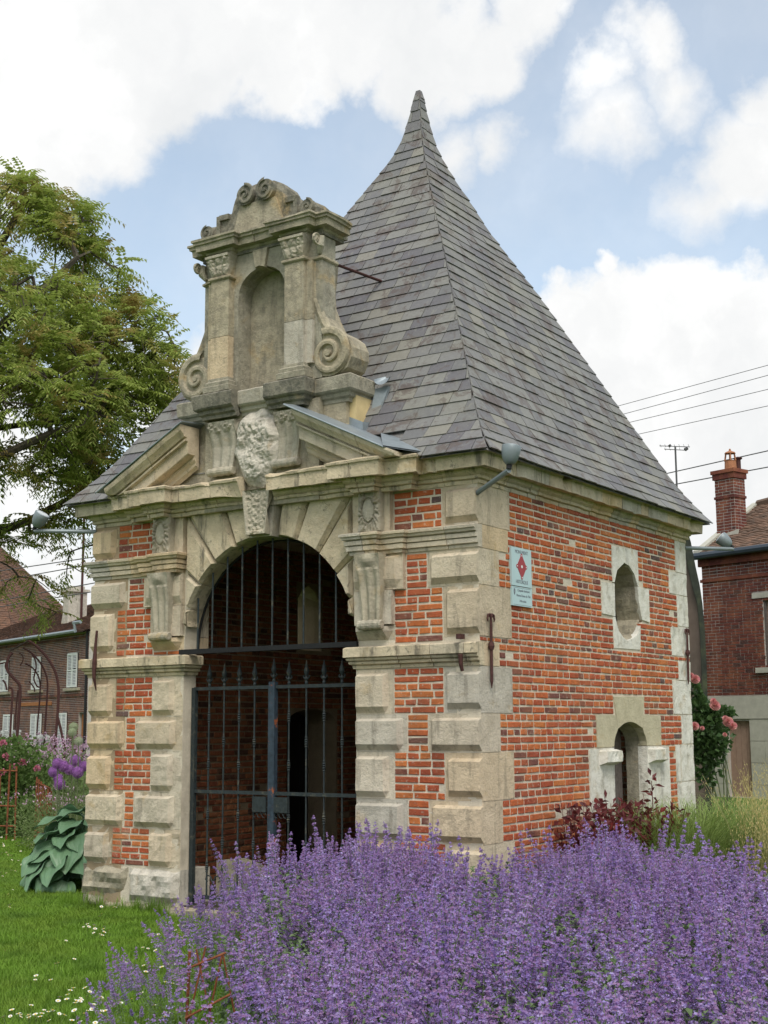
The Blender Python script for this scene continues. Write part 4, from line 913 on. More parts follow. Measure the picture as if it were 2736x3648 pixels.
mb = MB(); sweep(mb, p, P_DC, noise_amp=0.008, chip=0.08, seed=2); build('entablature_stone', mb, M_old, dmr)
p = [(DC-0.025, -0.12), (DC-0.30, -0.12), (DC-0.30, -0.19), (DC-0.56, -0.19), (DC-0.56, -0.10), (DC-hw, -0.10), (DC-hw, 0.17)]
mb = MB(); sweep(mb, p, P_DC, noise_amp=0.008, chip=0.08, seed=9); build('entablature_stone', mb, M_old, dmr)
p = [(DC-hw, 0.17), (DC+hw, 0.17)]; mb = MB(); sweep(mb, p, P_DC, noise_amp=0.006); mb.box(DC-0.70, DC+0.70, -0.14, 0.18, 5.93, 6.115); build('entablature_core', mb, M_dark, dmr)
hcr = [(0.0, 6.575), (0.17, 6.56), (0.27, 6.50), (0.305, 6.42), (0.31, 6.35), (0.44, 6.34), (0.46, 6.26), (0.50, 6.265), (0.56, 6.28), (0.63, 6.25), (0.665, 6.19), (0.665, 6.115)]
DK = DC-0.02
crest = [(DK-x, z) for x, z in hcr]+[(DK+x, z) for x, z in reversed(hcr)]
us = sorted(set([round(DK+x, 4) for x in np.linspace(-0.665, 0.665, 50)]))
def ctop(x):
    x = abs(x-DK)
    for (a, za), (c_, zc) in zip(hcr[:-1], hcr[1:]):
        if a <= x <= c_: return za+(zc-za)*(x-a)/max(1e-6, c_-a)
    return 6.115
mb = MB(); vs = []; ny, nzv = 6, 10
for u in us:                                            # closed section at each x, worn on top
    zt = ctop(u)+noise.noise(Vector((u*9, 1, 1)))*0.014
    ring = [(-0.17, 6.10)]+[(-0.17-0.01*noise.noise(Vector((u*14, q*9, 0))), 6.10+(zt-6.10)*q/6) for q in range(1, 6)]+[(-0.155, zt-0.008)]+[(-0.1, zt+0.012*noise.noise(Vector((u*20, 2, 1)))), (0.0, zt+0.02*noise.noise(Vector((u*16, 4, 1)))), (0.09, zt-0.012), (0.13, zt-0.05), (0.14, 6.10)]
    vs += [(u, y, z) for y, z in ring]; m = len(ring)
fs = [(i*m+k, (i+1)*m+k, (i+1)*m+(k+1) % m, i*m+(k+1) % m) for i in range(len(us)-1) for k in range(m)]+[tuple(range(m)), tuple(reversed(range((len(us)-1)*m, len(us)*m)))]
build('crest', mb.add(vs, fs), M_dark, dmr)
for s in (-1, 1):
    spiral('crest_volute', dmr, (DK+s*0.118, 6.46), 0.098, 0.215, FRONT, 0.07, s, M_dark, turns=1.7, start=PI/2, rib=0.16)
    spiral('crest_volute', dmr, (DK+s*0.585, 6.192), 0.072, 0.20, FRONT, 0.05, -s, M_dark, turns=1.6, start=PI/2, rib=0.16)
    mb = MB().box(min(DK+s*0.33, DK+s*0.44), max(DK+s*0.33, DK+s*0.44), -0.195, -0.15, 6.285, 6.335); mb.box(min(DK+s*0.43, DK+s*0.47), max(DK+s*0.43, DK+s*0.47), -0.195, -0.15, 6.14, 6.33); build('crest_moulding', mb.warp(0.006, 12), M_dark, dmr)
mb = MB().prism([(DK-0.28, 6.115), (DK+0.32, 6.115), (DK+0.22, 6.38), (DK-0.2, 6.38)], FRONT, 0.185, 0.10); build('crest_panel', mb.warp(0.006, 8), M_old, dmr)
# iron tie from the dormer to the roof, lead flashings
mb = MB().tube([(-1.62, 0.17, 5.80), (-1.62, 1.12, 5.86)], 0.014, 8); build('iron_tie', mb, M_rustdark, dmr)
mb = MB().add([(-1.655, 1.035, 5.80), (-1.585, 1.035, 5.80), (-1.585, 1.09, 5.90), (-1.655, 1.09, 5.90), (-1.62, 1.035, 5.865)], [(0, 1, 4), (1, 2, 4), (2, 3, 4), (3, 0, 4)]); build('lead_flashing', mb, M_zinc, roof)
vs = []
for j in range(7):
    for i in range(9):
        a = PI*i/8; t = j/6; r = 0.075*math.sin(PI/2*(1-t*0.8)); vs.append((-1.06-r*math.cos(a)*1.05, 0.20+t*0.10, 4.63-r*math.sin(a)*0.75+t*0.04))
mb = MB().add(vs, [(j*9+i, j*9+i+1, (j+1)*9+i+1, (j+1)*9+i) for j in range(6) for i in range(8)]); build('zinc_scoop', mb, M_zinc, roof)
mb = MB().add([(-1.155, 0.10, 4.10), (-1.07, 0.12, 4.20), (-1.02, 0.27, 4.57), (-1.16, 0.25, 4.56)], [(0, 1, 2, 3)]); mb.add([(x+0.004, y+0.012, z-0.004) for x, y, z in mb.v], [(3, 2, 1, 0)]); build('valley_strip', mb, M_zinc, roof)

# ---- iron gate and transom
def bar_lathe(mb, x, y, z0, z1, knots, r=0.0085):
    prof = [(r, z0)]
    for kz in sorted(knots):
        if z0+0.05 < kz < z1-0.05: prof += [(r, kz-0.05), (r*1.6, kz-0.04), (r*1.1, kz-0.03), (r*2.0, kz-0.018), (r*1.2, kz-0.009), (r*2.1, kz), (r*1.2, kz+0.009), (r*2.0, kz+0.018), (r*1.1, kz+0.03), (r*1.6, kz+0.04), (r, kz+0.05)]
    prof.append((r, z1)); mb.lathe(prof, x, y, 0, 7)
def finial(mb, x, y, z):
    mb.lathe([(0.012, 0), (0.016, 0.015), (0.010, 0.03), (0.020, 0.05), (0.010, 0.07), (0.022, 0.10), (0.024, 0.115), (0.012, 0.16), (0.002, 0.21)], x, y, z, 8)
    for s in (-1, 1): mb.tube([(x, y, z+0.04), (x+s*0.018, y, z+0.05), (x+s*0.032, y, z+0.062), (x+s*0.030, y, z+0.078), (x+s*0.020, y, z+0.074)], [0.006, 0.006, 0.006, 0.005, 0.004], 6)
GY = 0.12
for (xa, xb, side) in ((-3.09, -2.205, 0), (-2.165, -1.215, 1)):
    mb = MB(); mb.box(xa, xb, GY-0.013, GY+0.013, 1.965, 1.995); mb.box(xa, xb, GY-0.013, GY+0.013, 1.045, 1.075); mb.box(xa, xb, GY-0.013, GY+0.013, 0.12, 0.155)
    if side == 0: mb.box(xa-0.02, xa+0.022, GY-0.02, GY+0.02, 0.06, 1.99); mb.box(xb-0.012, xb+0.012, GY-0.015, GY+0.015, 0.08, 1.99)
    else: mb.box(xb-0.022, xb+0.02, GY-0.02, GY+0.02, 0.06, 1.99)
    leaf = build('gate_leaf', mb, M_iron, chapel)
    if side == 1: mb = MB().box(xa-0.035, xa+0.03, GY-0.03, GY+0.02, 0.06, 2.025); build('meeting_post', mb, M_ironpost, leaf)
    n = 4; xs = [xa+(xb-xa)*(i+1)/(n+1)+0.0 for i in range(n)] if side == 0 else [xa+0.17+0.19*i for i in range(4)]+[]
    for i, x in enumerate(xs):
        kn = (1.72, 1.30, 0.86, 0.40) if i % 2 == 0 else (1.50, 0.62)
        mb = MB(); bar_lathe(mb, x, GY, 0.13, 2.0, kn); build('bar', mb, M_iron, leaf)
        mb = MB(); finial(mb, x, GY, 1.995); build('finial', mb, M_iron, leaf)
    if side == 1: mb = MB(); finial(mb, xa, GY, 2.02); build('finial', mb, M_iron, leaf)
    xl = -2.30 if side == 0 else -2.06
    mb = MB().box(xl-0.075, xl+0.075, GY-0.03, GY-0.012, 0.90, 1.03)
    for q in range(3):
        c_ = xl-0.05+0.05*q; mb.tube([(c_+0.022*math.cos(a), GY-0.02, 0.875+0.022*math.sin(a)) for a in np.linspace(0, 5, 9)], 0.004, 5)
    build('lock_plate', mb, M_iron, leaf)
    for i in range(2):
        xc = xa+0.25+0.42*i; mb = MB()
        for s in (-1, 1): mb.tube([(xc, GY, 0.16), (xc, GY, 0.26), (xc+s*0.03, GY, 0.32), (xc+s*0.07, GY, 0.33), (xc+s*0.085, GY, 0.29), (xc+s*0.06, GY, 0.275)], [0.008, 0.008, 0.007, 0.006, 0.006, 0.005], 6)
        build('scroll', mb, M_iron, leaf)
mb = MB(); mb.box(-3.16, -1.17, -0.03, 0.05, 2.292, 2.335)
mb.tube([(CX+0.945*math.sin(math.radians(a)), 0.16, CZ+0.945*math.cos(math.radians(a))) for a in range(-90, 91, 6)], 0.012, 6)
grille = build('transom_grille', mb, M_black, chapel)
for i in range(10):
    x = -3.005+0.1735*i+0.02; h = math.sqrt(max(0.01, 0.955**2-(x-CX)**2)); mb = MB(); mb.lathe([(0.009, 2.33), (0.009, CZ+h)], x, 0.03, 0, 7); build('bar', mb, M_iron, grille)

# fallen stones just inside the gate
t = thing('fallen_arch_stone', 'broken curved pale stone lying inside the gate by the left jamb', 'stone', (-2.75, 0.55, 0.06))
mb = MB().prism([(-0.35, 0), (0.3, 0), (0.33, 0.1), (0.22, 0.24), (0.05, 0.34), (-0.15, 0.38), (-0.35, 0.36)], FRONT, 0.08, -0.08).warp(0.015, 6); build('block', mb, M_old, t)

# ---- heritage sign
t = thing('heritage_sign', 'pale blue two-part sign with a dark red pierced diamond emblem on the brick wall', 'sign', (0.0, 0.683, 2.60))
def sg_(name, mb, mat): return build(name, mb, mat, t)
XS = 0.022
def slab(y0, y1, z0, z1, x0, x1): 
    m = MB(); m.box(x0, x1, y0-0.683, y1-0.683, z0-2.60, z1-2.60); return m
up_ = sg_('upper_panel', slab(0.508, 0.858, 2.779, 3.10, -0.0, XS), M_signblue); lo_ = sg_('lower_panel', slab(0.508, 0.858, 2.612, 2.772, 0.0, XS), M_signblue)
def disc(mb, y, z, r, x0, x1, n=20): mb.prism([(y-0.683+r*math.cos(2*PI*i/n), z-2.60+r*math.sin(2*PI*i/n)) for i in range(n)], SIDE, x1, x0)
yc, zc = 0.683, 2.945; ry, rz_ = 0.078, 0.092
mb = MB(); dia = []
for k in range(4):
    a = PI/2*k; ax = Vector((math.cos(a), math.sin(a))); px = Vector((-ax.y, ax.x)); R_ = ry if k % 2 == 0 else rz_
    for q in np.linspace(-1.9, 1.9, 9):
        p = ax*(R_+0.017*math.cos(q))+px*0.017*math.sin(q); dia.append((p.x+yc-0.683, p.y+zc-2.60))
mb.prism(dia, SIDE, XS+0.0022, XS-0.001); sg_('emblem', mb, M_signred)
mb = MB()
for (dy, dz, r) in ((0, 0, 0.013), (ry, 0, 0.006), (-ry, 0, 0.006), (0, rz_, 0.006), (0, -rz_, 0.006)):
    mb = MB(); disc(mb, yc+dy, zc+dz, r, XS, XS+0.0038); sg_('emblem_hole', mb, M_signwhite)
def text(body, y, z, size, name, mat, width=None):
    cu = bpy.data.curves.new(name, 'FONT'); cu.body = body; cu.size = size; cu.align_x = 'CENTER'; cu.align_y = 'CENTER'; cu.extrude = 0.0006; cu.materials.append(mat)
    o = bpy.data.objects.new(name, cu); COL.objects.link(o); o.parent = t; o.location = (XS+0.0008, y-0.683, z-2.60); o.rotation_euler = (PI/2, 0, PI/2)
    if width: o.scale = (width, 1, 1)
    bpy.context.view_layer.update(); me = bpy.data.meshes.new_from_object(o); n_ = o.name; bpy.data.objects.remove(o); o = put(name, me, t); o.location = (XS+0.0008, y-0.683, z-2.60); o.rotation_euler = (PI/2, 0, PI/2); o['kind'] = 'stuff'
    if not me.materials: me.materials.append(mat)
    if width: o.scale = (width, 1, 1)
text('MONUMENT', yc, 3.065, 0.042, 'lettering', M_signgrey, 0.95); text('HISTORIQUE', yc, 2.815, 0.042, 'lettering', M_signgrey, 0.88)
text('Chapelle fun\u00e9raire', yc+0.025, 2.742, 0.029, 'lettering', M_signgrey); text('Notre-Dame du Thil', yc+0.022, 2.70, 0.029, 'lettering', M_signgrey); text('XVI\u1d49 si\u00e8cle' if False else 'XVIe si\u00e8cle', yc+0.01, 2.655, 0.026, 'lettering', M_signgrey)
mb = MB().prism([(-0.135, 0.155), (-0.125, 0.15), (-0.122, 0.13), (-0.127, 0.11), (-0.135, 0.10), (-0.143, 0.11), (-0.148, 0.13), (-0.145, 0.15)], SIDE, XS+0.002, XS, holes=[[(-0.135, 0.145), (-0.139, 0.13), (-0.135, 0.115), (-0.131, 0.13)]]); sg_('emblem', mb, M_signgrey)
mb = MB()
for z in (2.764, 2.622): mb.box(XS-0.001, XS+0.0012, -0.155, 0.155, z-2.601, z-2.599)
sg_('rule_line', mb, M_signgrey)

# ---- floodlights on arms at the corners
def flood(loc, dxy, L, label, lampdir, sag=0.0, up=0.0):
    t = thing('floodlight', label, 'floodlight', loc, 'grey floodlights on arms at the chapel corners')
    dx, dy = dxy; e = Vector((dx*L, dy*L, up)); mb = MB().tube([(0, 0, 0), e*0.75, e], 0.021, 10); build('arm', mb, M_lamp, t)
    ld = Vector(lampdir).normalized(); n0 = e+Vector((0, 0, 0.01)); mb = MB().tube([n0, n0+ld*0.05], 0.022, 8); build('neck', mb, M_black, t)
    c0 = n0+ld*0.035; mb = MB(); mb.lathe([(0.03, 0), (0.048, 0.02), (0.064, 0.055), (0.073, 0.10), (0.075, 0.145), (0.072, 0.15)], c0.x, c0.y, c0.z, 20, axis=ld); h = build('lamp_head', mb, M_lamp, t, smooth=True)
    mb = MB(); c1 = c0+ld*0.149; mb.lathe([(0.066, 0), (0.05, 0.008), (0.0, 0.011)], c1.x, c1.y, c1.z, 18, axis=ld); build('lens', mb, M_glass, h)
    h2 = h
flood((0.0, -0.01, 3.475), (0.86, -0.5), 0.50, 'grey floodlight on an arm under the eaves at the near corner above the sign', (0.1, 0.1, 1.0), up=0.10)
flood((-4.30, 0.0, 3.53), (-0.75, -0.66), 0.60, 'grey floodlight on an arm at the left chapel corner in front of the tree', (0.55, 0.1, 0.85))
flood((0.0, 4.46, 3.51), (0.72, 0.70), 0.55, 'grey floodlight on an arm at the far corner in front of the red brick house', (-0.62, -0.3, 0.62))
# ================================================================== GROUND AND BACKGROUND
def grass_ground():
    m, B, p, o = newmat('lawn_ground'); P = geo(B); n1 = B.noise(P, 1.1, 5, 0.6); n2 = B.noise(P, 40, 4, 0.7)
    c = B.mix(n1.outputs[0], (0.07, 0.15, 0.018), (0.12, 0.20, 0.03)); c = B.mix(B.mr(n2.outputs[0], 0.35, 0.7, 0, 1), B.mix(1.0, c, (0.5, 0.55, 0.5), 'MULTIPLY'), c)
    setc(B, p, c); p.inputs['Roughness'].default_value = 0.95; bump(B, p, n2.outputs[0], 0.6, 0.03); return m
M_lawn = grass_ground()
mb = MB(); R_ = 900; mb.add([(-R_, -R_, -0.02), (R_, -R_, -0.02), (R_, R_, -0.02), (-R_, R_, -0.02)], [(0, 1, 2, 3)])
build('ground', mb, M_lawn, None, kind='structure', label='green lawn and garden ground reaching to the houses', category='lawn')
# beds of soil
def bed(name, poly, label, z=0.0):
    mb = MB().prism(poly, lambda u, o, v: (u, v, o), z-0.015, z); return build(name, mb, M_soil, None, kind='structure', label=label, category='soil')
BED = [(-1.3, -0.75), (-0.55, -1.65), (0.15, -2.5), (0.75, -3.6), (1.25, -4.7), (1.9, -6.0), (2.9, -6.8), (4.2, -6.95), (5.7, -6.2), (6.0, -3.6), (5.0, -1.2), (3.9, 0.6), (3.6, 2.4), (3.0, 5.2), (0.6, 7.0), (0.05, 6.8), (0.05, 0.0), (-1.1, -0.1)]
bed('garden_bed', BED, 'dark soil of the flower bed along the chapel wall', 0.0)
LBED = [(-16.5, 3.2), (-12.0, 5.2), (-10.6, 5.0), (-9.6, 4.7), (-8.3, 3.2), (-6.8, 2.6), (-5.2, 2.6), (-5.2, 9), (-14, 14), (-20, 9)]
bed('far_garden_bed', LBED, 'dark soil of the flower bed beyond the lawn', 0.0)

def frame2(O, e, n):      # vertical plane frame: u along e, outwards n, v up
    return lambda u, o, v: (O[0]+e[0]*u+n[0]*o, O[1]+e[1]*u+n[1]*o, v)
DARKCOLS = [(0.0, (0.125, 0.055, 0.045)), (0.25, (0.155, 0.065, 0.05)), (0.5, (0.10, 0.05, 0.045)), (0.7, (0.14, 0.075, 0.055)), (0.88, (0.075, 0.045, 0.045))]
REDCOLS = [(0.0, (0.17, 0.050, 0.038)), (0.25, (0.14, 0.042, 0.034)), (0.5, (0.19, 0.060, 0.042)), (0.75, (0.125, 0.040, 0.034)), (0.92, (0.085, 0.04, 0.036))]
M_bdark = brick_mat('dark_brick_mass', True, DARKCOLS, smear=0.12); M_bred = brick_mat('red_brick_mass', True, REDCOLS, smear=0.12); M_bred1 = brick_mat('red_brick_single', False, REDCOLS, smear=0.12)
M_mort2 = mortar_mat('grey_mortar', (0.40, 0.36, 0.33), (0.52, 0.48, 0.44))
def tile_mat(nm, cols, lichen=0.5):
    m, B, p, o = newmat(nm); P = geo(B); c = B.ramp(rnd(B, True), [(i/(len(cols)-1), x) for i, x in enumerate(cols)], True)
    n = B.noise(P, 1.5, 5, 0.65); c = B.mix(B.mr(n.outputs[0], 0.42, 0.7, 0, 0.55), c, (0.085, 0.065, 0.05)); n2 = B.noise(P, 6, 5, 0.7); c = B.mix(B.mr(n2.outputs[0], 0.66, 0.72, 0, lichen), c, (0.34, 0.31, 0.25))
    setc(B, p, c); p.inputs['Roughness'].default_value = 0.9; return m
M_tileL = tile_mat('brown_tiles', [(0.125, 0.07, 0.052), (0.165, 0.085, 0.058), (0.10, 0.062, 0.05), (0.185, 0.10, 0.068), (0.135, 0.08, 0.062)])
M_tileB = tile_mat('orange_tiles', [(0.165, 0.088, 0.058), (0.14, 0.078, 0.055), (0.19, 0.10, 0.065), (0.12, 0.072, 0.052)])
M_tileR = tile_mat('grey_brown_tiles', [(0.19, 0.12, 0.085), (0.15, 0.10, 0.075), (0.22, 0.135, 0.095), (0.12, 0.085, 0.07)], 0.35)
def facade_bricks(fr, u0, u1, z0, z1, holes, seed, ch=0.073, L=0.225, j=0.008):
    r = random.Random(seed); out_ = []; n = int((z1-z0)/ch)
    for i in range(n):
        za = z0+i*ch; mid = za+ch/2; iv = [(u0, u1)]
        for (a, b_, c_, d_) in holes:
            if c_ <= mid <= d_: iv = [w for (p, q) in iv for w in ((p, min(q, a)), (max(p, b_), q)) if w[1]-w[0] > 0.03]
        for (p, q) in iv:
            u = p-(L/2 if i % 2 else 0)
            while u < q:
                l = (L if r.random() < 0.8 else L/2)
                a, b_ = max(p, u+j), min(q, u+l-j)
                if b_-a > 0.02: out_.append((a, b_, za+j, za+ch-j))
                u += l
    return out_
def add_brick(mb, fr, bk, d=0.006):
    a, b_, c_, e_ = bk; vs = [fr(a, 0, c_), fr(b_, 0, c_), fr(b_, 0, e_), fr(a, 0, e_), fr(a, d, c_), fr(b_, d, c_), fr(b_, d, e_), fr(a, d, e_)]
    mb.add(vs, [(4, 5, 6, 7), (0, 1, 5, 4), (1, 2, 6, 5), (2, 3, 7, 6), (3, 0, 4, 7)])
def tiles(mb, p00, p10, p01, p11, ex, w, seed, lift=0.035):        # bottom-left, bottom-right, top-left, top-right
    r = random.Random(seed); p00, p10, p01, p11 = map(Vector, (p00, p10, p01, p11)); H_ = (p01-p00).length; rows = int(H_/ex)
    nn = (p10-p00).cross(p01-p00).normalized()
    if nn.z < 0: nn = -nn
    for j in range(rows+1):
        t0, t1 = j/(rows+1), (j+1.25)/(rows+1)
        a0, b0 = p00.lerp(p01, t0), p10.lerp(p11, t0); a1, b1 = p00.lerp(p01, min(1, t1)), p10.lerp(p11, min(1, t1)); Wd = (b0-a0).length
        if Wd < 0.05: continue
        n = max(1, int(Wd/w))
        for i in range(-1, n+1):
            s0 = (i+(0.5 if j % 2 else 0))/n; s1 = s0+0.96/n; s0 = max(0, s0); s1 = min(1, s1)
            if s1-s0 < 0.1/n: continue
            q = lift*r.uniform(0.7, 1.3); dz = nn*q; dd = (a0-a1).normalized()*r.uniform(-0.01, 0.012)
            A, Bq, C_, D_ = a0.lerp(b0, s0)+dz+dd, a0.lerp(b0, s1)+dz+dd, a1.lerp(b1, s1)+nn*0.008, a1.lerp(b1, s0)+nn*0.008
            mb.add([A, Bq, C_, D_, A-nn*q*0.9, Bq-nn*q*0.9], [(0, 1, 2, 3), (0, 4, 5, 1)])
# ------------------------------------------------ left terrace house (dark brick, white shutters)
P1 = Vector((-44.5, 32.8)); P2 = Vector((-35.7, 29.75)); e = (P1-P2).normalized(); nL = Vector((e.y, -e.x)); nL = nL if nL.dot(Vector((CAM.x, CAM.y))-P2) > 0 else -nL
FL = frame2(P2, e, nL)
hl = thing('terrace_house', 'long dark brown brick house with white louvred shutters and brown tile roof at the left', 'house')
U0, U1, ZE = -0.45, 16.0, 5.55
wins = [(0.52, 1.50, 3.30, 4.74), (4.30, 5.25, 3.30, 4.74), (7.98, 8.93, 3.30, 4.74), (11.6, 12.55, 3.30, 4.74), (1.42, 2.38, 0.1, 2.30), (4.03, 5.19, 0.1, 2.29), (7.2, 8.36, 0.1, 2.30), (11.2, 12.3, 0.1, 2.3), (-0.13, 0.34, 0.0, 2.27)]
mb = MB().prism([(U0, -0.3), (U1, -0.3), (U1, ZE), (U0, ZE)], FL, 0.0, -0.3, holes=[[(a, c_), (b_, c_), (b_, d_), (a, d_)] for a, b_, c_, d_ in wins if c_ > 0.0]+[[(-0.13, 0.0), (0.34, 0.0), (0.34, 2.27), (-0.13, 2.27)]])
wall = build('wall', mb, M_mort2, hl)
mb = MB(); v = [FL(U0, -0.3, -0.3), FL(U0, -9, -0.3), FL(U1, -9, -0.3), FL(U1, -0.3, -0.3), FL(U0, -0.3, ZE), FL(U0, -9, ZE), FL(U1, -9, ZE), FL(U1, -0.3, ZE)]
mb.add(v, [(0, 1, 5, 4), (1, 2, 6, 5), (2, 3, 7, 6), (4, 5, 6, 7)]); mb.prism([(-0.3, ZE), (-9, ZE), (-4.6, 7.5)], lambda u, o, v: FL(o, u, v), U0, U0+0.2); mb.prism([(-0.3, ZE), (-9, ZE), (-4.6, 7.5)], lambda u, o, v: FL(o, u, v), U1-0.2, U1)
build('gable_wall', mb, M_bdark, hl)
mb = MB()
for bk in facade_bricks(FL, U0, U1, 0.6, ZE-0.02, wins, 3): add_brick(mb, FL, bk)
build('bricks', mb, M_bdark, wall, kind='stuff')
mb = MB()
for z in (2.94, 5.28): 
    for i in range(150): 
        u = U0+i*0.11
        if u < U1: mb.add([FL(u, 0.012, z), FL(u+0.085, 0.012, z), FL(u+0.085, 0.05, z), FL(u, 0.05, z), FL(u, 0.012, z+0.075), FL(u+0.085, 0.012, z+0.075), FL(u+0.085, 0.05, z+0.075), FL(u, 0.05, z+0.075)], [(0, 1, 2, 3), (4, 5, 6, 7), (3, 2, 6, 7), (0, 3, 7, 4), (1, 2, 6, 5)])
build('brick_band', mb, M_bdark, wall, kind='stuff')
mb = MB(); R0 = 7.52
tiles(mb, FL(U0-0.15, 0.35, ZE-0.05), FL(U1, 0.35, ZE-0.05), FL(U0-0.15, -4.6, R0), FL(U1, -4.6, R0), 0.115, 0.19, 5)
build('roof_tiles', mb, M_tileL, hl, kind='stuff')
mb = MB(); v = [FL(U0-0.15, 0.3, ZE-0.06), FL(U1, 0.3, ZE-0.06), FL(U1, -4.6, R0-0.02), FL(U0-0.15, -4.6, R0-0.02), FL(U0-0.15, -9.3, ZE-0.06), FL(U1, -9.3, ZE-0.06)]
mb.add(v, [(0, 1, 2, 3), (3, 2, 5, 4)]); roofL = build('roof', mb, M_tileL, hl)
mb = MB().tube([FL(U0-0.2, -4.6, R0+0.03)]+[FL(U0+i*0.8, -4.6, R0+0.03+0.03*math.sin(i*1.3)) for i in range(1, 21)], 0.10, 6); build('ridge', mb, M_tileL, roofL)
mb = MB().tube([FL(0.0, 0.42, ZE+0.02), FL(U1, 0.42, ZE-0.02)], 0.075, 8); build('gutter', mb, M_zinc, hl)
mb = MB().tube([FL(0.05, 0.40, ZE+0.02), FL(0.05, 0.45, ZE+0.32)], 0.06, 6); mb.tube([FL(-0.45, 0.40, ZE+0.36), FL(0.25, 0.40, ZE+0.36)], 0.07, 6); build('gutter_box', mb, M_zinc, hl)
mb = MB().tube([FL(-0.42, 0.08, 0), FL(-0.42, 0.08, ZE)], 0.05, 6); build('downpipe', mb, M_black, hl)
def shutter(fr, a, b_, c_, d_, parent, solid=0.0, o0=0.03):
    mb = MB(); w = 0.045
    def bx(u0, u1, z0, z1, oo): mb.add([fr(u0, o0, z0), fr(u1, o0, z0), fr(u1, o0, z1), fr(u0, o0, z1), fr(u0, oo, z0), fr(u1, oo, z0), fr(u1, oo, z1), fr(u0, oo, z1)], [(4, 5, 6, 7), (0, 1, 5, 4), (1, 2, 6, 5), (2, 3, 7, 6), (3, 0, 4, 7)])
    bx(a, a+w, c_, d_, o0+0.05); bx(b_-w, b_, c_, d_, o0+0.05); bx(a+w, b_-w, c_, c_+0.08, o0+0.05); bx(a+w, b_-w, d_-0.08, d_, o0+0.05); md = c_+(d_-c_)*(0.5 if not solid else solid); bx(a+w, b_-w, md-0.03, md+0.03, o0+0.05)
    sh = build('shutter', mb, M_shutter, parent)
    mb = MB(); z = (c_+0.1 if not solid else md+0.05)
    while z < d_-0.1:
        if abs(z-md) > 0.05:
            mb.add([fr(a+w, o0+0.045, z), fr(b_-w, o0+0.045, z), fr(b_-w, o0+0.01, z+0.042), fr(a+w, o0+0.01, z+0.042)], [(0, 1, 2, 3)])
        z += 0.062
    if solid: mb.add([fr(a+w, o0+0.03, c_+0.08), fr(b_-w, o0+0.03, c_+0.08), fr(b_-w, o0+0.03, md-0.03), fr(a+w, o0+0.03, md-0.03)], [(0, 1, 2, 3)])
    build('slats', mb, M_shutter, sh, kind='stuff')
for (a, b_, c_, d_) in wins[:8]:
    mid = (a+b_)/2; up = c_ > 1
    mb = MB().prism([(a-0.02, c_-0.02), (b_+0.02, c_-0.02), (b_+0.02, d_+0.02), (a-0.02, d_+0.02)], FL, -0.10, -0.13); win_o = build('window', mb, M_black, hl)
    shutter(FL, a+0.02, mid-0.01, c_+0.02, d_-0.02, win_o, 0 if up else 0.42); shutter(FL, mid+0.01, b_-0.02, c_+0.02, d_-0.02, win_o, 0 if up else 0.42)
    if up:
        mb = MB().add([FL(a-0.25, 0.0, c_-0.12), FL(b_+0.25, 0.0, c_-0.12), FL(b_+0.25, 0.12, c_-0.12), FL(a-0.25, 0.12, c_-0.12), FL(a-0.25, 0.0, c_-0.01), FL(b_+0.25, 0.0, c_-0.01), FL(b_+0.25, 0.12, c_-0.01), FL(a-0.25, 0.12, c_-0.01)], [(0, 1, 2, 3), (4, 5, 6, 7), (3, 2, 6, 7), (0, 3, 7, 4), (1, 2, 6, 5)]); build('sill', mb, M_old, win_o)
mb = MB().prism([(-0.1, 0.02), (0.3, 0.02), (0.3, 2.2), (-0.1, 2.2)], FL, -0.12, -0.18); build('door', mb, M_orange, hl)
mb = MB().prism([(3.06, 2.62), (6.63, 2.62), (6.63, 2.78), (3.06, 2.78)], FL, 0.04, -0.02); build('lintel', mb, M_orange, hl)
mb = MB(); zb, zt = 5.85, 7.95; bs = [FL(5.3, -1.0, zb), FL(6.0, -1.0, zb), FL(6.0, -2.6, zb+0.75), FL(5.3, -2.6, zb+0.75)]
mb.prism([(6.3, 5.75), (5.35, 5.75), (5.35, 7.75), (5.95, 7.75), (5.95, 6.7)], FL, -1.6, -2.5); mb.prism([(5.25, 7.75), (6.05, 7.75), (6.05, 7.87), (5.25, 7.87)], FL, -1.5, -2.6); mb.prism([(5.4, 7.87), (5.9, 7.87), (5.9, 8.02), (5.4, 8.02)], FL, -1.7, -2.4)
build('chimney', mb, M_plaster, roofL)
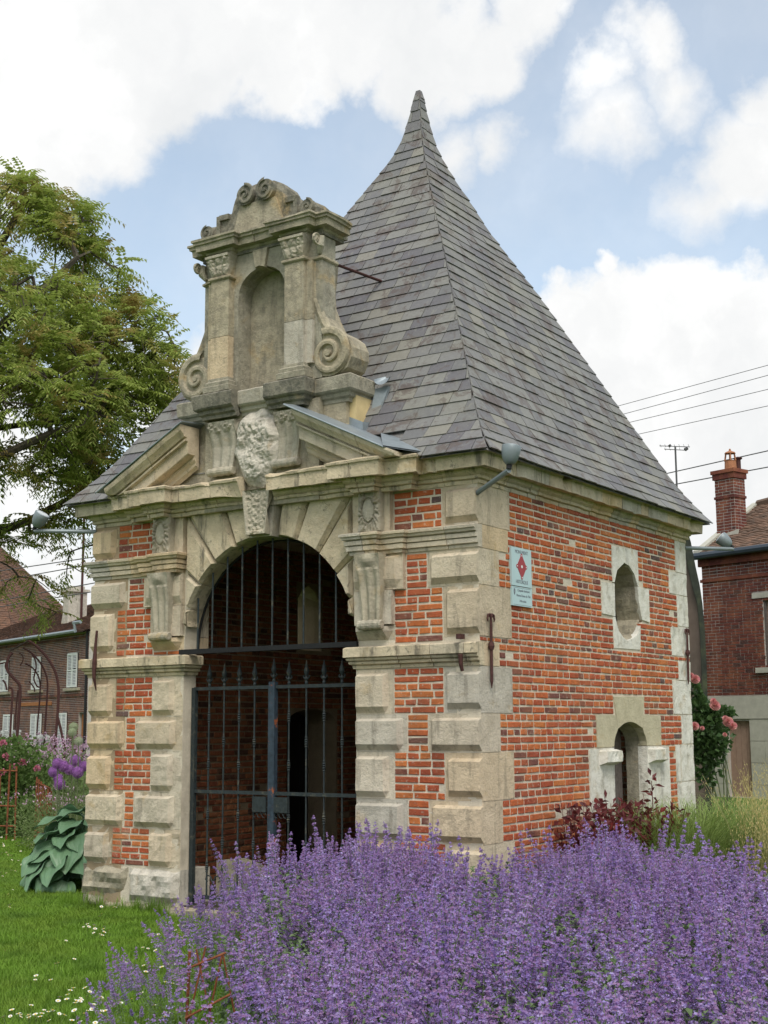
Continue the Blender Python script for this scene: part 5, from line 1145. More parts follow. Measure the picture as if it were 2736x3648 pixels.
# taller house with a steep orange tile roof behind it
def gable_house(name, label, O, e, n, L_, Dp, ze, zr_, mw, mt, seed, hip=0.0, extra=None):
    fr = frame2(O, e, n); t = thing(name, label, 'house'); mb = MB().prism([(0, -0.3), (L_, -0.3), (L_, ze), (0, ze)], fr, 0, -Dp)
    mb.prism([(0, ze), (-Dp, ze), (-Dp/2, zr_-0.08)], lambda u, o, v: fr(o, u, v), 0.0+hip, 0.2+hip) if not hip else None
    mb.prism([(0, ze), (-Dp, ze), (-Dp/2, zr_-0.08)], lambda u, o, v: fr(o, u, v), L_-0.2-hip, L_-hip) if not hip else None
    w = build('wall', mb, mw, t); mb = MB(); tiles(mb, fr(-0.2, 0.3, ze-0.1), fr(L_+0.2, 0.3, ze-0.1), fr(-0.2+hip, -Dp/2, zr_), fr(L_+0.2-hip, -Dp/2, zr_), 0.16, 0.24, seed)
    if hip: tiles(mb, fr(L_+0.2, 0.3, ze-0.1), fr(L_+0.2, -Dp-0.3, ze-0.1), fr(L_+0.2-hip, -Dp/2, zr_), fr(L_+0.2-hip, -Dp/2-0.01, zr_), 0.16, 0.24, seed+1); tiles(mb, fr(-0.2, -Dp-0.3, ze-0.1), fr(-0.2, 0.3, ze-0.1), fr(-0.2+hip, -Dp/2, zr_), fr(-0.2+hip, -Dp/2-0.01, zr_), 0.16, 0.24, seed+2)
    v = [fr(-0.2, 0.28, ze-0.12), fr(L_+0.2, 0.28, ze-0.12), fr(L_+0.2-hip, -Dp/2, zr_-0.02), fr(-0.2+hip, -Dp/2, zr_-0.02), fr(-0.2, -Dp-0.28, ze-0.12), fr(L_+0.2, -Dp-0.28, ze-0.12)]
    r = build('roof', MB().add(v, [(0, 1, 2, 3), (3, 2, 5, 4), (1, 5, 2), (0, 3, 4)] if hip else [(0, 1, 2, 3), (3, 2, 5, 4)]), mt, t); build('tiles', mb, mt, r, kind='stuff'); return t, fr, r
dO = azel(-50.9); pO = Vector((CAM.x, CAM.y))+Vector((dO.x, dO.y)).normalized()*74
ee = Vector((math.cos(math.radians(40)), math.sin(math.radians(40)))); 
tB, frB, rB = gable_house('tall_house', 'tall house with a steep dull brown tiled roof behind the dark brick house', (-67.0, 32.0), Vector((0.94, 0.34)), Vector((0.34, -0.94)), 18.5, 12, 5.6, 12.6, M_bdark, M_tileB, 8, hip=5.5)
mb = MB().prism([(10.6, 8.2), (11.9, 8.2), (11.9, 9.2), (10.6, 9.2)], lambda u, o, v: frB(u, -2.0-(v-8.2)*0.9+o, v), 0.18, 0.0); build('skylight', mb, M_glass, rB)
# thin mast behind the dark brick house
def mast(name, label, x, y, z0, z1, r, cat='mast', extra=None):
    t = thing(name, label, cat, (x, y, 0)); mb = MB().tube([(0, 0, z0), (0, 0, z1)], r, 6); build('pole', mb, M_rustdark if cat == 'mast' else M_lamp, t)
    return t
pm = CAM+azel(-46.6)*62; mast('mast', 'thin rust red mast rising behind the roof ridge of the dark brick house', pm.x, pm.y, 0, 11.6, 0.055)

# ------------------------------------------------ right red brick house
Q1 = Vector((-6.26, 21.67)); Q2 = Vector((-4.44, 21.09)); e2 = (Q2-Q1).normalized(); nR = Vector((e2.y, -e2.x)); FR_ = frame2(Q1, e2, nR)
hr = thing('red_brick_house', 'red brick house with a tall chimney, blue gutter and pale rendered base at the right', 'house')
wr = [(1.70, 2.75, 2.94, 4.45), (0.54, 1.18, 0.0, 1.73)]
mb = MB().prism([(0.0, -0.3), (9, -0.3), (9, 5.6), (0, 5.6)], FR_, 0, -0.35, holes=[[(a, max(c_, -0.2)), (b_, max(c_, -0.2)), (b_, d_), (a, d_)] for a, b_, c_, d_ in wr])
mb.prism([(-0.35, -0.3), (-4.4, -0.3), (-4.4, 5.6), (-2.2, 7.0), (-0.35, 5.75)], lambda u, o, v: FR_(o, u, v), 0.0, 0.35); wallr = build('wall', mb, M_mort2, hr)
bks = facade_bricks(FR_, 0.0, 9.0, 2.31, 5.58, [wr[0], (1.42, 3.0, 4.50, 4.64)], 12, 0.0735, 0.225)
def bscore(bk): q = Vector(FR_((bk[0]+bk[1])/2, 0, bk[2])); return (q-CAM).length
bks.sort(key=bscore); vis = [k_ for k_ in bks if k_[0] < 2.05]; oth = [k_ for k_ in bks if k_[0] >= 2.05]
cache = {}
ang = math.atan2(e2.y, e2.x)
def bmesh_(L):
    key = round(L/0.02)
    if key not in cache: l = key*0.02; cache[key] = (MB().add([(-l/2, 0, -0.030), (l/2, 0, -0.030), (l/2, 0, 0.030), (-l/2, 0, 0.030), (-l/2+.002, -0.012, -0.029), (l/2-.002, -0.012, -0.029), (l/2-.002, -0.012, 0.029), (-l/2+.002, -0.012, 0.029)], [(4, 5, 6, 7), (0, 1, 5, 4), (1, 2, 6, 5), (2, 3, 7, 6), (3, 0, 4, 7)]).mesh('house_brick', M_bred1), l)
    return cache[key]
for bk in vis[:300]:
    me, l = bmesh_(bk[1]-bk[0]); o = put('brick', me, wallr); o.location = FR_((bk[0]+bk[1])/2, 0, (bk[2]+bk[3])/2); o.rotation_euler = (0, 0, ang); o.scale = ((bk[1]-bk[0])/l, 1, 1)
mb = MB()
for bk in vis[300:]+oth: add_brick(mb, FR_, bk)
build('bricks', mb, M_bred, wallr, kind='stuff')
mb = MB().prism([(-0.01, 1.77), (9, 1.77), (9, 2.29), (-0.01, 2.29)], FR_, 0.03, -0.02); build('base_band', mb, M_concrete, hr)
mb = MB()
for i, (z0, z1) in enumerate([(-0.2, 0.28), (0.29, 0.77), (0.78, 1.26), (1.27, 1.755)]):
    u = 1.18
    for L in (0.75 if i % 2 else 0.4,)+(0.8,)*9:
        if u > 9: break
        mb = MB().prism([(u, z0), (min(9, u+L-0.01), z0), (min(9, u+L-0.01), z1), (u, z1)], FR_, 0.018, -0.02); build('base_block', mb, M_concrete, hr); u += L
    mb = MB().prism([(0.0, z0), (0.53, z0), (0.53, z1), (0.0, z1)], FR_, 0.018, -0.02); build('base_block', mb, M_concrete, hr)
for k in range(4):
    mb = MB().prism([(0.55+0.157*k, -0.2), (0.55+0.157*k+0.148, -0.2), (0.55+0.157*k+0.148, 1.72), (0.55+0.157*k, 1.72)], FR_, -0.08, -0.12); build('door_board', mb, M_doorpaint, hr)
mb = MB().prism([(1.42, 4.51), (3.05, 4.51), (3.05, 4.63), (1.42, 4.63)], FR_, 0.03, -0.05); build('lintel', mb, M_concrete, hr)
mb = MB().prism([(1.45, 2.80), (3.05, 2.80), (3.05, 2.92), (1.45, 2.92)], FR_, 0.07, -0.05); build('sill', mb, M_concrete, hr)
mb = MB().prism([(1.70, 2.94), (2.75, 2.94), (2.75, 4.47), (1.70, 4.47)], FR_, -0.08, -0.12); wn = build('window', mb, M_doorpaint, hr)
mb = MB().prism([(1.70, 2.94), (1.75, 2.94), (1.75, 4.47), (1.70, 4.47)], FR_, -0.02, -0.08); build('frame', mb, M_wood, wn)
mb = MB().tube([FR_(-0.10, 0.22, 5.62), FR_(9, 0.22, 5.66)], 0.085, 8); build('gutter', mb, simple('blue_grey_gutter', (0.05, 0.065, 0.085), 0.5, 0, 0.1, 5), hr)
mb = MB().prism([(-0.06, 5.38), (9, 5.38), (9, 5.60), (-0.06, 5.60)], FR_, 0.07, -0.02); mb.prism([(-0.04, 5.0), (9, 5.0), (9, 5.07), (-0.04, 5.07)], FR_, 0.035, -0.02); build('brick_cornice', mb, M_bred, wallr)
mb = MB(); tiles(mb, FR_(0.12, 0.2, 5.68), FR_(9, 0.2, 5.68), FR_(0.12, -2.2, 7.10), FR_(9, -2.2, 7.10), 0.11, 0.17, 22, 0.03); 
rr = build('roof', MB().add([FR_(0, 0.18, 5.64), FR_(9, 0.18, 5.64), FR_(9, -2.2, 7.07), FR_(0, -2.2, 7.07), FR_(0, -4.6, 5.64), FR_(9, -4.6, 5.64)], [(0, 1, 2, 3), (3, 2, 5, 4)]), M_tileR, hr); build('tiles', mb, M_tileR, rr, kind='stuff')
mb = MB().tube([FR_(0.1, -2.2, 7.13)]+[FR_(0.1+0.4*i, -2.2, 7.14+0.025*(i % 2)) for i in range(1, 23)], 0.09, 6); build('ridge', mb, M_tileR, rr)
mb = MB().prism([(0.22, 5.62), (-2.2, 7.04), (-2.2, 7.17), (0.22, 5.76)], lambda u, o, v: FR_(o, u, v), -0.06, 0.13); build('verge', mb, M_concrete, rr)
mb = MB(); 
def fbox(mb, fr, u0, u1, o0, o1, z0, z1): mb.prism([(u0, z0), (u1, z0), (u1, z1), (u0, z1)], fr, o0, o1)
CHx = 0.02
chm = MB(); fbox(chm, FR_, CHx, CHx+0.56, -0.62, -1.05, 5.7, 7.80); chimney = build('chimney', chm, M_mort2, rr)
mb = MB(); 
CFR = lambda u, o, v: FR_(u, -0.62+o, v); CSD = lambda u, o, v: FR_(CHx+0.56+o, -u, v)
for bk in facade_bricks(CFR, CHx, CHx+0.56, 6.0, 7.75, [], 31): add_brick(mb, CFR, bk)
for bk in facade_bricks(CSD, 0.62, 1.05, 6.0, 7.75, [], 32): add_brick(mb, CSD, bk)
build('bricks', mb, M_bred, chimney, kind='stuff')
mb = MB(); fbox(mb, FR_, CHx-0.04, CHx+0.60, -0.58, -1.09, 7.56, 7.70); fbox(mb, FR_, CHx-0.07, CHx+0.63, -0.55, -1.12, 7.70, 7.79); fbox(mb, FR_, CHx-0.025, CHx+0.585, -0.595, -1.075, 7.08, 7.14); build('chimney_cap', mb, M_bred, chimney)
mb = MB(); c_ = FR_(CHx+0.36, -0.8, 0); mb.lathe([(0.15, 7.79), (0.14, 8.0), (0.15, 8.02)], c_[0], c_[1], 0, 12); build('chimney_pot', mb, M_terra, chimney)
mb = MB()
for k in range(4): a = PI/2*k+0.4; mb.tube([(c_[0]+0.13*math.cos(a), c_[1]+0.13*math.sin(a), 8.01), (c_[0]+0.10*math.cos(a), c_[1]+0.10*math.sin(a), 8.2)], 0.022, 5)
mb.lathe([(0.14, 8.2), (0.12, 8.23), (0.03, 8.27), (0.02, 8.32)], c_[0], c_[1], 0, 10); build('chimney_cowl', mb, M_terra, chimney)
mb = MB(); c_ = FR_(CHx+0.45, -0.98, 0); mb.lathe([(0.07, 7.79), (0.07, 8.05), (0.11, 8.08), (0.11, 8.10), (0.02, 8.13)], c_[0], c_[1], 0, 10); build('chimney_pot', mb, M_rustdark, chimney)
mb = MB(); mb.prism([(CHx-0.06, 6.0), (CHx+0.62, 6.0), (CHx+0.64, 6.28), (CHx-0.06, 6.16)], FR_, -0.59, -0.63); build('flashing', mb, M_concrete, rr)
# brown rendered steep gable between chapel and red house
o = thing('rendered_outbuilding', 'tall brown rendered gable with a dark steep roof edge behind the chapel corner', 'outbuilding')
ed = [(-3.6, 5.9), (-3.45, 5.3), (-3.30, 4.81), (-3.225, 4.37), (-3.155, 4.03), (-3.115, 3.70), (-3.09, 3.23), (-3.085, 2.6), (-3.10, 1.9), (-3.10, -0.2)]
OF = lambda u, o_, v: (u+o_*0.44, 13.2-o_*0.92+(u+3.1)*-0.28, v)
full = ed+[(-8.7, -0.2), (-8.7, 3.2), (-8.5, 4.4), (-8.1, 5.9), (-5.9, 6.3)]
mb = MB().prism(full, OF, 0.0, -5.0); build('gable_wall', mb, M_render, o)
ed2 = [(x+0.0, z) for x, z in ed]+[(x-0.10-0.05*(z > 4), z) for x, z in reversed(ed)]+[(-5.9, 6.3), (-5.9, 6.42)]
mb = MB().prism(ed2, OF, 0.10, -5.1); mb.prism([(-5.9, 6.42), (-5.9, 6.28), (-8.0, 5.85), (-8.6, 3.2), (-8.8, 3.2), (-8.2, 6.0)], OF, 0.10, -5.1); build('roof_edge', mb, simple('mossy_dark_slate', (0.045, 0.05, 0.04), 0.8, 0, 0.3, 8, (0.09, 0.10, 0.055), (0.5, 0.7)), o)
# TV antenna
t = thing('tv_antenna', 'thin grey rooftop television antenna on a mast beyond the chapel roof', 'antenna', (-9.28, 28.0, 0))
mb = MB().tube([(0, 0, 0.0), (0, 0, 9.8)], 0.03, 6); build('pole', mb, M_cable, t)
rgt = Vector((math.cos(math.radians(33)), math.sin(math.radians(33)), 0)); fw2 = Vector((-rgt.y, rgt.x, 0))
for zz, L_, n_ in ((9.82, 0.36, 7), (9.72, 0.25, 5)):
    mb = MB(); mb.tube([rgt*-L_*1.3+Vector((0, 0, zz)), rgt*L_*1.2+Vector((0, 0, zz-0.04))], 0.012, 5)
    for i in range(n_): c_ = rgt*(-L_*1.2+2.3*L_*i/(n_-1))+Vector((0, 0, zz)); d_ = (fw2*0.9+rgt*0.25)*0.22; mb.tube([c_-d_, c_+d_], 0.006, 4)
    mb.tube([rgt*0.28*(1 if zz < 9.8 else -0.5)+Vector((0, 0, zz-0.03)), rgt*0.36*(1 if zz < 9.8 else -0.5)+Vector((0, 0, zz+0.03))], 0.05, 6); build('aerial', mb, M_cable, t)
# overhead cables: each is its own thing
def pixdir(u, v): d = FW+R2*((u-1368)/4785.4)-U2*((v-1824)/4785.4); return d.normalized()
def cable(p, q, r, label, sag=0.25, grp=None):
    t0, t1 = Vector(p), Vector(q); pts = []
    for i in range(25): s_ = i/24; w = t0.lerp(t1, s_); w.z -= sag*4*s_*(1-s_); pts.append(w)
    mb = MB().tube(pts, r, 5); o = build('cable', mb, M_cable, None, label=label, category='cable')
    if grp: o['group'] = grp
def ray_at(u, v, dist): d = pixdir(u, v); return CAM+d*(dist/math.hypot(d.x, d.y))
names = ['topmost of the four thin cables above the antenna at the right', 'second from the top of the four thin cables above the antenna', 'third from the top of the four thin cables above the antenna', 'lowest of the four thin cables above the antenna']
for k, (ya, yb) in enumerate([(1447, 1301), (1481, 1337), (1515, 1387), (1563, 1446)]):
    a = ray_at(2200, ya, 50); q = ray_at(2736, yb, 44); d = q-a; cable(a-d*5.0, q+d*5.0, 0.011, names[k], 0.0, 'overhead cables at the right')
for k, (ya, yb, lb) in enumerate([(1688, 1606, 'thicker upper cable passing in front of the chimney pots'), (1732, 1664, 'thicker lower cable running behind the brick chimney')]):
    a = ray_at(2370, ya, 42); q = ray_at(2736, yb, 38); d = q-a; cable(a-d*5.0, q+d*5.0, 0.017, lb, 0.0, 'overhead cables at the right')
namesL = ['highest thin cable crossing the sky above the dark brick house', 'upper middle thin cable above the dark brick house roof', 'lower middle thin cable above the dark brick house roof', 'lowest thin cable touching the ridge of the dark brick house']
for k, (ya, yb) in enumerate([(2028, 1985), (2062, 2010), (2132, 2078), (2155, 2108)]):
    a = ray_at(40, ya+(0), 56); q = ray_at(330, yb, 50); d = q-a; cable(a-d*3.5, q+d*1.6, 0.02, namesL[k], 0.0, 'overhead cables at the left')

# ------------------------------------------------ the tree at the left
def build_tree():
    D0 = 24.0; ux = Vector((math.cos(_y), math.sin(_y), 0)); uy = Vector((-math.sin(_y), math.cos(_y), 0))      # across / along the view
    # crown outline in metres: (across from the view axis, height) at 24 m, starting at the top and going clockwise
    OUT = [(-8.6, 11.4), (-7.2, 12.0), (-6.75, 11.95), (-6.3, 11.7), (-5.95, 11.5), (-5.35, 11.35), (-5.25, 11.0), (-5.3, 10.6), (-4.95, 10.35), (-4.6, 10.05), (-4.7, 9.75), (-4.35, 9.5), (-4.05, 9.2), (-3.85, 8.8), (-3.55, 8.45), (-3.45, 8.15), (-3.6, 7.8), (-3.7, 7.35), (-4.1, 6.9), (-4.3, 6.3), (-4.7, 5.9), (-5.0, 5.5), (-5.3, 5.3), (-5.4, 5.05), (-5.9, 5.05), (-6.5, 4.7), (-7.4, 4.9), (-8.4, 4.6), (-10.5, 4.4), (-13.5, 4.8), (-16, 6.3), (-17.2, 8.5), (-16, 11), (-13.5, 12.8), (-11, 13.2), (-9.6, 12.4)]
    def inside(x, z):
        c = False; n = len(OUT)
        for i in range(n):
            (x1, z1), (x2, z2) = OUT[i], OUT[(i+1) % n]
            if (z1 > z) != (z2 > z) and x < (x2-x1)*(z-z1)/(z2-z1)+x1: c = not c
        return c
    def edge(x, z): 
        m = 99
        n = len(OUT)
        for i in range(n):
            ax, az, bx, bz = *OUT[i], *OUT[(i+1) % n]; dx, dz = bx-ax, bz-az; t = max(0, min(1, ((x-ax)*dx+(z-az)*dz)/(dx*dx+dz*dz+1e-9))); m = min(m, math.hypot(x-ax-dx*t, z-az-dz*t))
        return m
    base = Vector((CAM.x, CAM.y, 0))+uy*D0
    def W(x, z, d): return base+ux*x*((D0+d)/D0)+uy*d+Vector((0, 0, 1.63+(z-1.63)*((D0+d)/D0)))
    rt = random.Random(11); nodes = []; parent = []
    def add(p, par): nodes.append(p); parent.append(par); return len(nodes)-1
    root = add(W(-10.6, 0.0, 1.0), -1); last = root
    for (x, z, d) in [(-10.6, 1.2, 1.0), (-10.5, 2.4, 1.0), (-10.3, 3.4, 0.9)]: last = add(W(x, z, d), last)
    limbs = [[(-9.4, 3.9, 0.5), (-8.3, 4.5, 0.2), (-7.3, 5.0, 0), (-6.4, 5.35, -0.2), (-5.6, 5.75, -0.2), (-5.0, 6.1, -0.1), (-4.5, 6.6, 0)],
             [(-9.7, 4.9, 0.3), (-9.0, 6.0, 0.0), (-8.2, 6.9, -0.3), (-7.3, 7.6, -0.4), (-6.3, 8.1, -0.3), (-5.3, 8.3, -0.2), (-4.4, 8.4, 0)],
             [(-10.1, 5.0, 1.2), (-9.6, 6.6, 1.5), (-8.9, 8.3, 1.3), (-8.0, 9.6, 1.0), (-7.2, 10.6, 0.6), (-6.8, 11.4, 0.4)],
             [(-9.3, 5.2, 1.3), (-8.2, 6.3, 1.8), (-7.0, 7.0, 2.0), (-6.0, 7.2, 1.8), (-5.0, 7.4, 1.5)],
             [(-8.9, 4.9, -0.8), (-7.9, 5.9, -1.5), (-6.9, 6.5, -1.9), (-6.0, 6.9, -1.9), (-5.2, 7.2, -1.4)],
             [(-8.6, 7.4, -1.0), (-7.4, 8.7, -1.5), (-6.4, 9.6, -1.3), (-5.7, 10.3, -0.8)],
             [(-11.4, 5.0, 0.5), (-12.4, 6.8, 0.2), (-13.2, 8.6, 0), (-13.6, 10.4, 0)], [(-11.0, 5.4, -1), (-11.6, 7.5, -1.8), (-11.2, 9.5, -1.8), (-10.6, 11.5, -1.0)], [(-11.5, 4.6, 1.2), (-13.4, 5.8, 1.6), (-15, 7.2, 1.0)]]
    for L_ in limbs:
        p = last
        for q in L_: p = add(W(*q)+Vector((rt.uniform(-.1, .1), rt.uniform(-.1, .1), rt.uniform(-.08, .08))), p)
    att = []
    while len(att) < 2700:
        x, z = rt.uniform(-17, -3.4), rt.uniform(4.5, 13.2)
        if not inside(x, z): continue
        ed_ = edge(x, z)
        if x < -9.5 and rt.random() < 0.55: continue
        if noise.noise(Vector((x*0.75, z*1.1, 3.3))) < -0.26+0.40*(z < 7.0)+0.15*(z < 5.8) and ed_ > 0.35: continue
        if ed_ < 0.12: continue
        th = min(3.8, 0.35+1.5*ed_); d = rt.uniform(-th, th)
        if d > th*0.2 and rt.random() < 0.45: continue
        att.append(W(x, z, d))
    for (x, z) in [(-6.9, 4.55), (-6.5, 4.35), (-6.2, 4.25), (-5.95, 4.1), (-5.75, 4.3), (-5.5, 4.45), (-5.3, 4.4), (-6.35, 3.95), (-6.2, 3.75), (-6.05, 3.55), (-5.9, 3.7), (-6.75, 4.1), (-6.95, 4.0), (-5.6, 4.75), (-5.3, 4.85), (-5.1, 5.0), (-4.95, 4.75), (-4.8, 4.85), (-7.3, 4.5), (-7.6, 4.3), (-7.5, 4.7)]: att.append(W(x, z, rt.uniform(-0.3, 0.3)))
    arr = [nodes[i] for i in range(len(nodes))]
    att.sort(key=lambda p: min((p-q).length_squared for q in arr[::1]))
    leafpts = []
    NP = np.array([tuple(p) for p in nodes])
    for p in att:
        d2 = ((NP-np.array(tuple(p)))**2).sum(1); d2[:4] += 50; i = int(d2.argmin()); q = nodes[i]; v = p-q; L_ = v.length
        if L_ < 0.05: continue
        pr_ = i; steps = 1 if L_ < 0.45 else (2 if L_ < 1.0 else 3); new = []
        for s_ in range(1, steps+1):
            w = q.lerp(p, s_/steps)+Vector((rt.uniform(-.07, .07), rt.uniform(-.07, .07), rt.uniform(-.05, .05)+0.10*L_*math.sin(PI*s_/steps)*0.6)); pr_ = add(w, pr_); new.append(tuple(w))
        NP = np.vstack([NP, np.array(new)]); leafpts.append((pr_, v.normalized()))
    cnt = [0]*len(nodes)
    for i, _ in leafpts:
        j = i
        while j >= 0: cnt[j] += 1; j = parent[j]
    tr = thing('ailanthus_tree', 'large tree with long green feathery leaves tinged red at the tips at the left', 'tree')
    mbT, mbB = MB(), MB()
    for i, p in enumerate(nodes):
        j = parent[i]
        if j < 0: continue
        r1 = min(0.26, 0.0058*(cnt[i]+1)**0.50); r0 = min(0.28, 0.0058*(cnt[j]+1)**0.50)
        if j in (0,): r0 = 0.40
        mb = mbT if i < 4 else mbB
        mb.tube([nodes[j], (nodes[j]+p)/2+Vector((0, 0, 0.01)), p], [min(r0, r1*1.35) if i > 3 else r0, (min(r0, r1*1.35)+r1)/2, r1], 7 if r1 > 0.05 else 4, caps=False)
    trunk = build('trunk', mbT, M_bark, tr); build('branches', mbB, M_bark, tr)
    # pinnate fronds
    V, F = [], []; rg = np.random.default_rng(3)
    for (i, dr) in leafpts:
        p = nodes[i]; nf = 7 if rt.random() < 0.7 else 5
        for _ in range(nf):
            a = rt.uniform(0, 2*PI); d = Vector((math.cos(a), math.sin(a), rt.uniform(-0.2, 0.55)))*0.75+dr*0.7; d.normalize(); L_ = rt.uniform(0.32, 0.54)
            up = Vector((0, 0, 1)); side = d.cross(up).normalized() if abs(d.z) < 0.97 else Vector((1, 0, 0)); n_ = 6; off = p+Vector((rt.uniform(-.12, .12), rt.uniform(-.12, .12), rt.uniform(-.08, .12)))
            for k in range(n_):
                t_ = (k+0.6)/n_; c_ = off+d*L_*t_+Vector((0, 0, -0.34*L_*t_*t_+0.05)); tang = (d+Vector((0, 0, -0.6*t_))).normalized()
                for s_ in ((-1, 1) if k < n_-1 else (-1, 1)):
                    ll = L_*0.30*(1-0.35*t_)*rt.uniform(0.8, 1.15); w = ll*0.235
                    dd = (side*s_*0.9+tang*0.55+Vector((0, 0, -0.35+rt.uniform(-.15, .15)))).normalized(); nn = dd.cross(tang).normalized(); sd2 = tang*w
                    o_ = len(V); V += [tuple(c_), tuple(c_+dd*ll*0.4+sd2), tuple(c_+dd*ll+Vector((0, 0, -ll*0.15))), tuple(c_+dd*ll*0.4-sd2)]; F.append((o_, o_+1, o_+2, o_+3))
    me = bpy.data.meshes.new('crown'); me.from_pydata(V, [], F)
    m = leaf_mat('tree_leaves', [(0.22, 0.30, 0.055), (0.29, 0.36, 0.075), (0.34, 0.40, 0.09), (0.25, 0.33, 0.07), (0.38, 0.42, 0.13)], True, 0.5, 0.5, 0.35, big=(1.7, 0.50, 0.66, (0.36, 0.19, 0.09), 0.6))
    me.materials.append(m); me.update(); put('crown', me, tr)
    return tr
build_tree()
# ================================================================== PLANTS AND SMALL THINGS
def in_poly(x, y, P):
    c = False; n = len(P)
    for i in range(n):
        (x1, y1), (x2, y2) = P[i], P[(i+1) % n]
        if (y1 > y) != (y2 > y) and x < (x2-x1)*(y-y1)/(y2-y1)+x1: c = not c
    return c
# ---- lawn grass
M_blade = instance_leaf_mat('grass_blades', [(0.12, 0.25, 0.02), (0.16, 0.30, 0.028), (0.19, 0.33, 0.04), (0.22, 0.35, 0.07)], 0.35, big=(0.9, 0.55, (0.19, 0.27, 0.035), (0.07, 0.15, 0.018)))
def tuft(n, h, w, spread, seed, lean=0.5, segs=2):
    r = random.Random(seed); mb = MB()
    for _ in range(n):
        a = r.uniform(0, 2*PI); R_ = spread*math.sqrt(r.random()); x, y = R_*math.cos(a), R_*math.sin(a); b_ = r.uniform(0, 2*PI); L_ = h*r.uniform(0.6, 1.1); l = lean*r.uniform(0.1, 1)*L_
        dx, dy = math.cos(b_), math.sin(b_); px, py = -dy*w/2, dx*w/2; vs = []
        for k in range(segs+1):
            t = k/segs; cx_, cy_, cz_ = x+dx*l*t*t, y+dy*l*t*t, L_*t*(1-0.15*t*lean); ww = (1-t*0.75)
            vs += [(cx_-px*ww, cy_-py*ww, cz_), (cx_+px*ww, cy_+py*ww, cz_)]
        mb.add(vs, [(2*k, 2*k+1, 2*k+3, 2*k+2) for k in range(segs)])
    return mb
pro = [proto('grass_tuft', tuft(26, 0.055, 0.0045, 0.07, 60+i, 0.9), M_blade) for i in range(5)]
pts = []; rg = np.random.default_rng(21); cxy = np.array([CAM.x, CAM.y])
def visible_ground(x, y, z=0.0, m=120):
    d = Vector((x, y, z))-CAM; f = d.dot(FW)
    if f < 1: return False
    u = 1368+4785.4*d.dot(R2)/f; v = 1824-4785.4*d.dot(U2)/f
    return -m < u < 2736+m and -m < v < 3648+m
HOUSEBOX = lambda x, y: (-4.36 < x < 0.05 and -0.07 < y < 4.6)
while len(pts) < 25000:
    az = rg.uniform(-58, -14); 
    dist = 5.5+(rg.random()**0.75)*18.5; d = azel(az); x, y = CAM.x+d.x*dist, CAM.y+d.y*dist
    if not visible_ground(x, y, 0, 500) or HOUSEBOX(x, y) or in_poly(x, y, LBED): continue
    if in_poly(x, y, BED) and rg.random() > 0.03: continue
    pts.append((x, y, -0.022))
P = np.array(pts); N = len(P); R = np.stack([np.zeros(N), np.zeros(N), rg.uniform(0, 6.28, N)], 1); dd = np.hypot(P[:, 0]-CAM.x, P[:, 1]-CAM.y)
sc = rg.uniform(0.8, 1.3, N); Sx = sc*np.clip(dd/9, 1, 2.2); Sc = np.stack([Sx, Sx, sc], 1)
scatter('lawn_grass', pro, P, R, Sc, kind='stuff', label='short bright green lawn grass in front of the chapel', category='grass')
# longer tufts at the foot of the plinth
pro = [proto('long_grass_tuft', tuft(22, 0.17, 0.006, 0.05, 80+i, 0.6), M_blade) for i in range(3)]
P = np.array([(x, -0.10-0.05*rg.random(), -0.02) for x in np.concatenate([rg.uniform(-4.45, -3.1, 34)])]+[(-3.45+rg.uniform(-.12, .12), -0.12, -0.02) for _ in range(10)]); N = len(P)
scatter('plinth_weeds', pro, P, np.stack([np.zeros(N), np.zeros(N), rg.uniform(0, 6, N)], 1), np.repeat(rg.uniform(0.5, 1.15, N)[:, None], 3, 1), kind='stuff', label='longer grass and weeds against the left plinth', category='weeds')
# ---- daisies (each one its own object)
M_petal = simple('daisy_petal', (0.78, 0.78, 0.74), 0.6, 0, 0.03, 30, None, (0, 1), 0.0); M_yolk = simple('daisy_centre', (0.62, 0.42, 0.05), 0.7)
mb = MB(); 
for k in range(12):
    a = 2*PI*k/12; mb.add([(0.003*math.cos(a-0.3), 0.003*math.sin(a-0.3), 0.055), (0.012*math.cos(a-0.2), 0.012*math.sin(a-0.2), 0.058), (0.012*math.cos(a+0.2), 0.012*math.sin(a+0.2), 0.058), (0.003*math.cos(a+0.3), 0.003*math.sin(a+0.3), 0.055)], [(0, 1, 2, 3)])
n0 = len(mb.f); mb.lathe([(0.0045, 0.055), (0.004, 0.059), (0.0, 0.060)], 0, 0, 0, 7, mi=1); mb.tube([(0, 0, 0), (0, 0, 0.055)], 0.001, 3, mi=2)
dm = mb.mesh('daisy', [M_petal, M_yolk, M_stem])
def gpt(u, v, z=0.0): d = pixdir(u, v); t = (z-CAM.z)/d.z; return CAM+d*t
dpx = [(230, 3345), (300, 3295), (307, 3300), (318, 3292), (330, 3296), (345, 3300), (367, 3297), (335, 3310), (343, 3318), (350, 3326), (362, 3330), (378, 3310), (390, 3316), (356, 3322), (338, 3232), (359, 3230), (366, 3231), (402, 3232), (410, 3232), (365, 3254), (362, 3260), (530, 3227), (578, 3310), (608, 3308), (627, 3313), (634, 3312), (605, 3325), (620, 3345), (632, 3330), (640, 3333), (650, 3303), (665, 3300), (705, 3300), (672, 3327), (618, 3352), (645, 3360), (598, 3364), (571, 3384), (190, 3435), (200, 3437), (258, 3415), (126, 3485), (135, 3476), (188, 3490), (245, 3530), (262, 3520), (255, 3565), (268, 3575), (212, 3556), (205, 3565), (60, 3610), (75, 3615), (92, 3612), (105, 3622), (190, 3625), (300, 3605), (330, 3590), (440, 3425), (455, 3440), (520, 3435), (600, 3440), (625, 3425), (570, 3410), (600, 3460), (610, 3475), (585, 3450), (640, 3395), (670, 3405), (655, 3420), (700, 3390)]
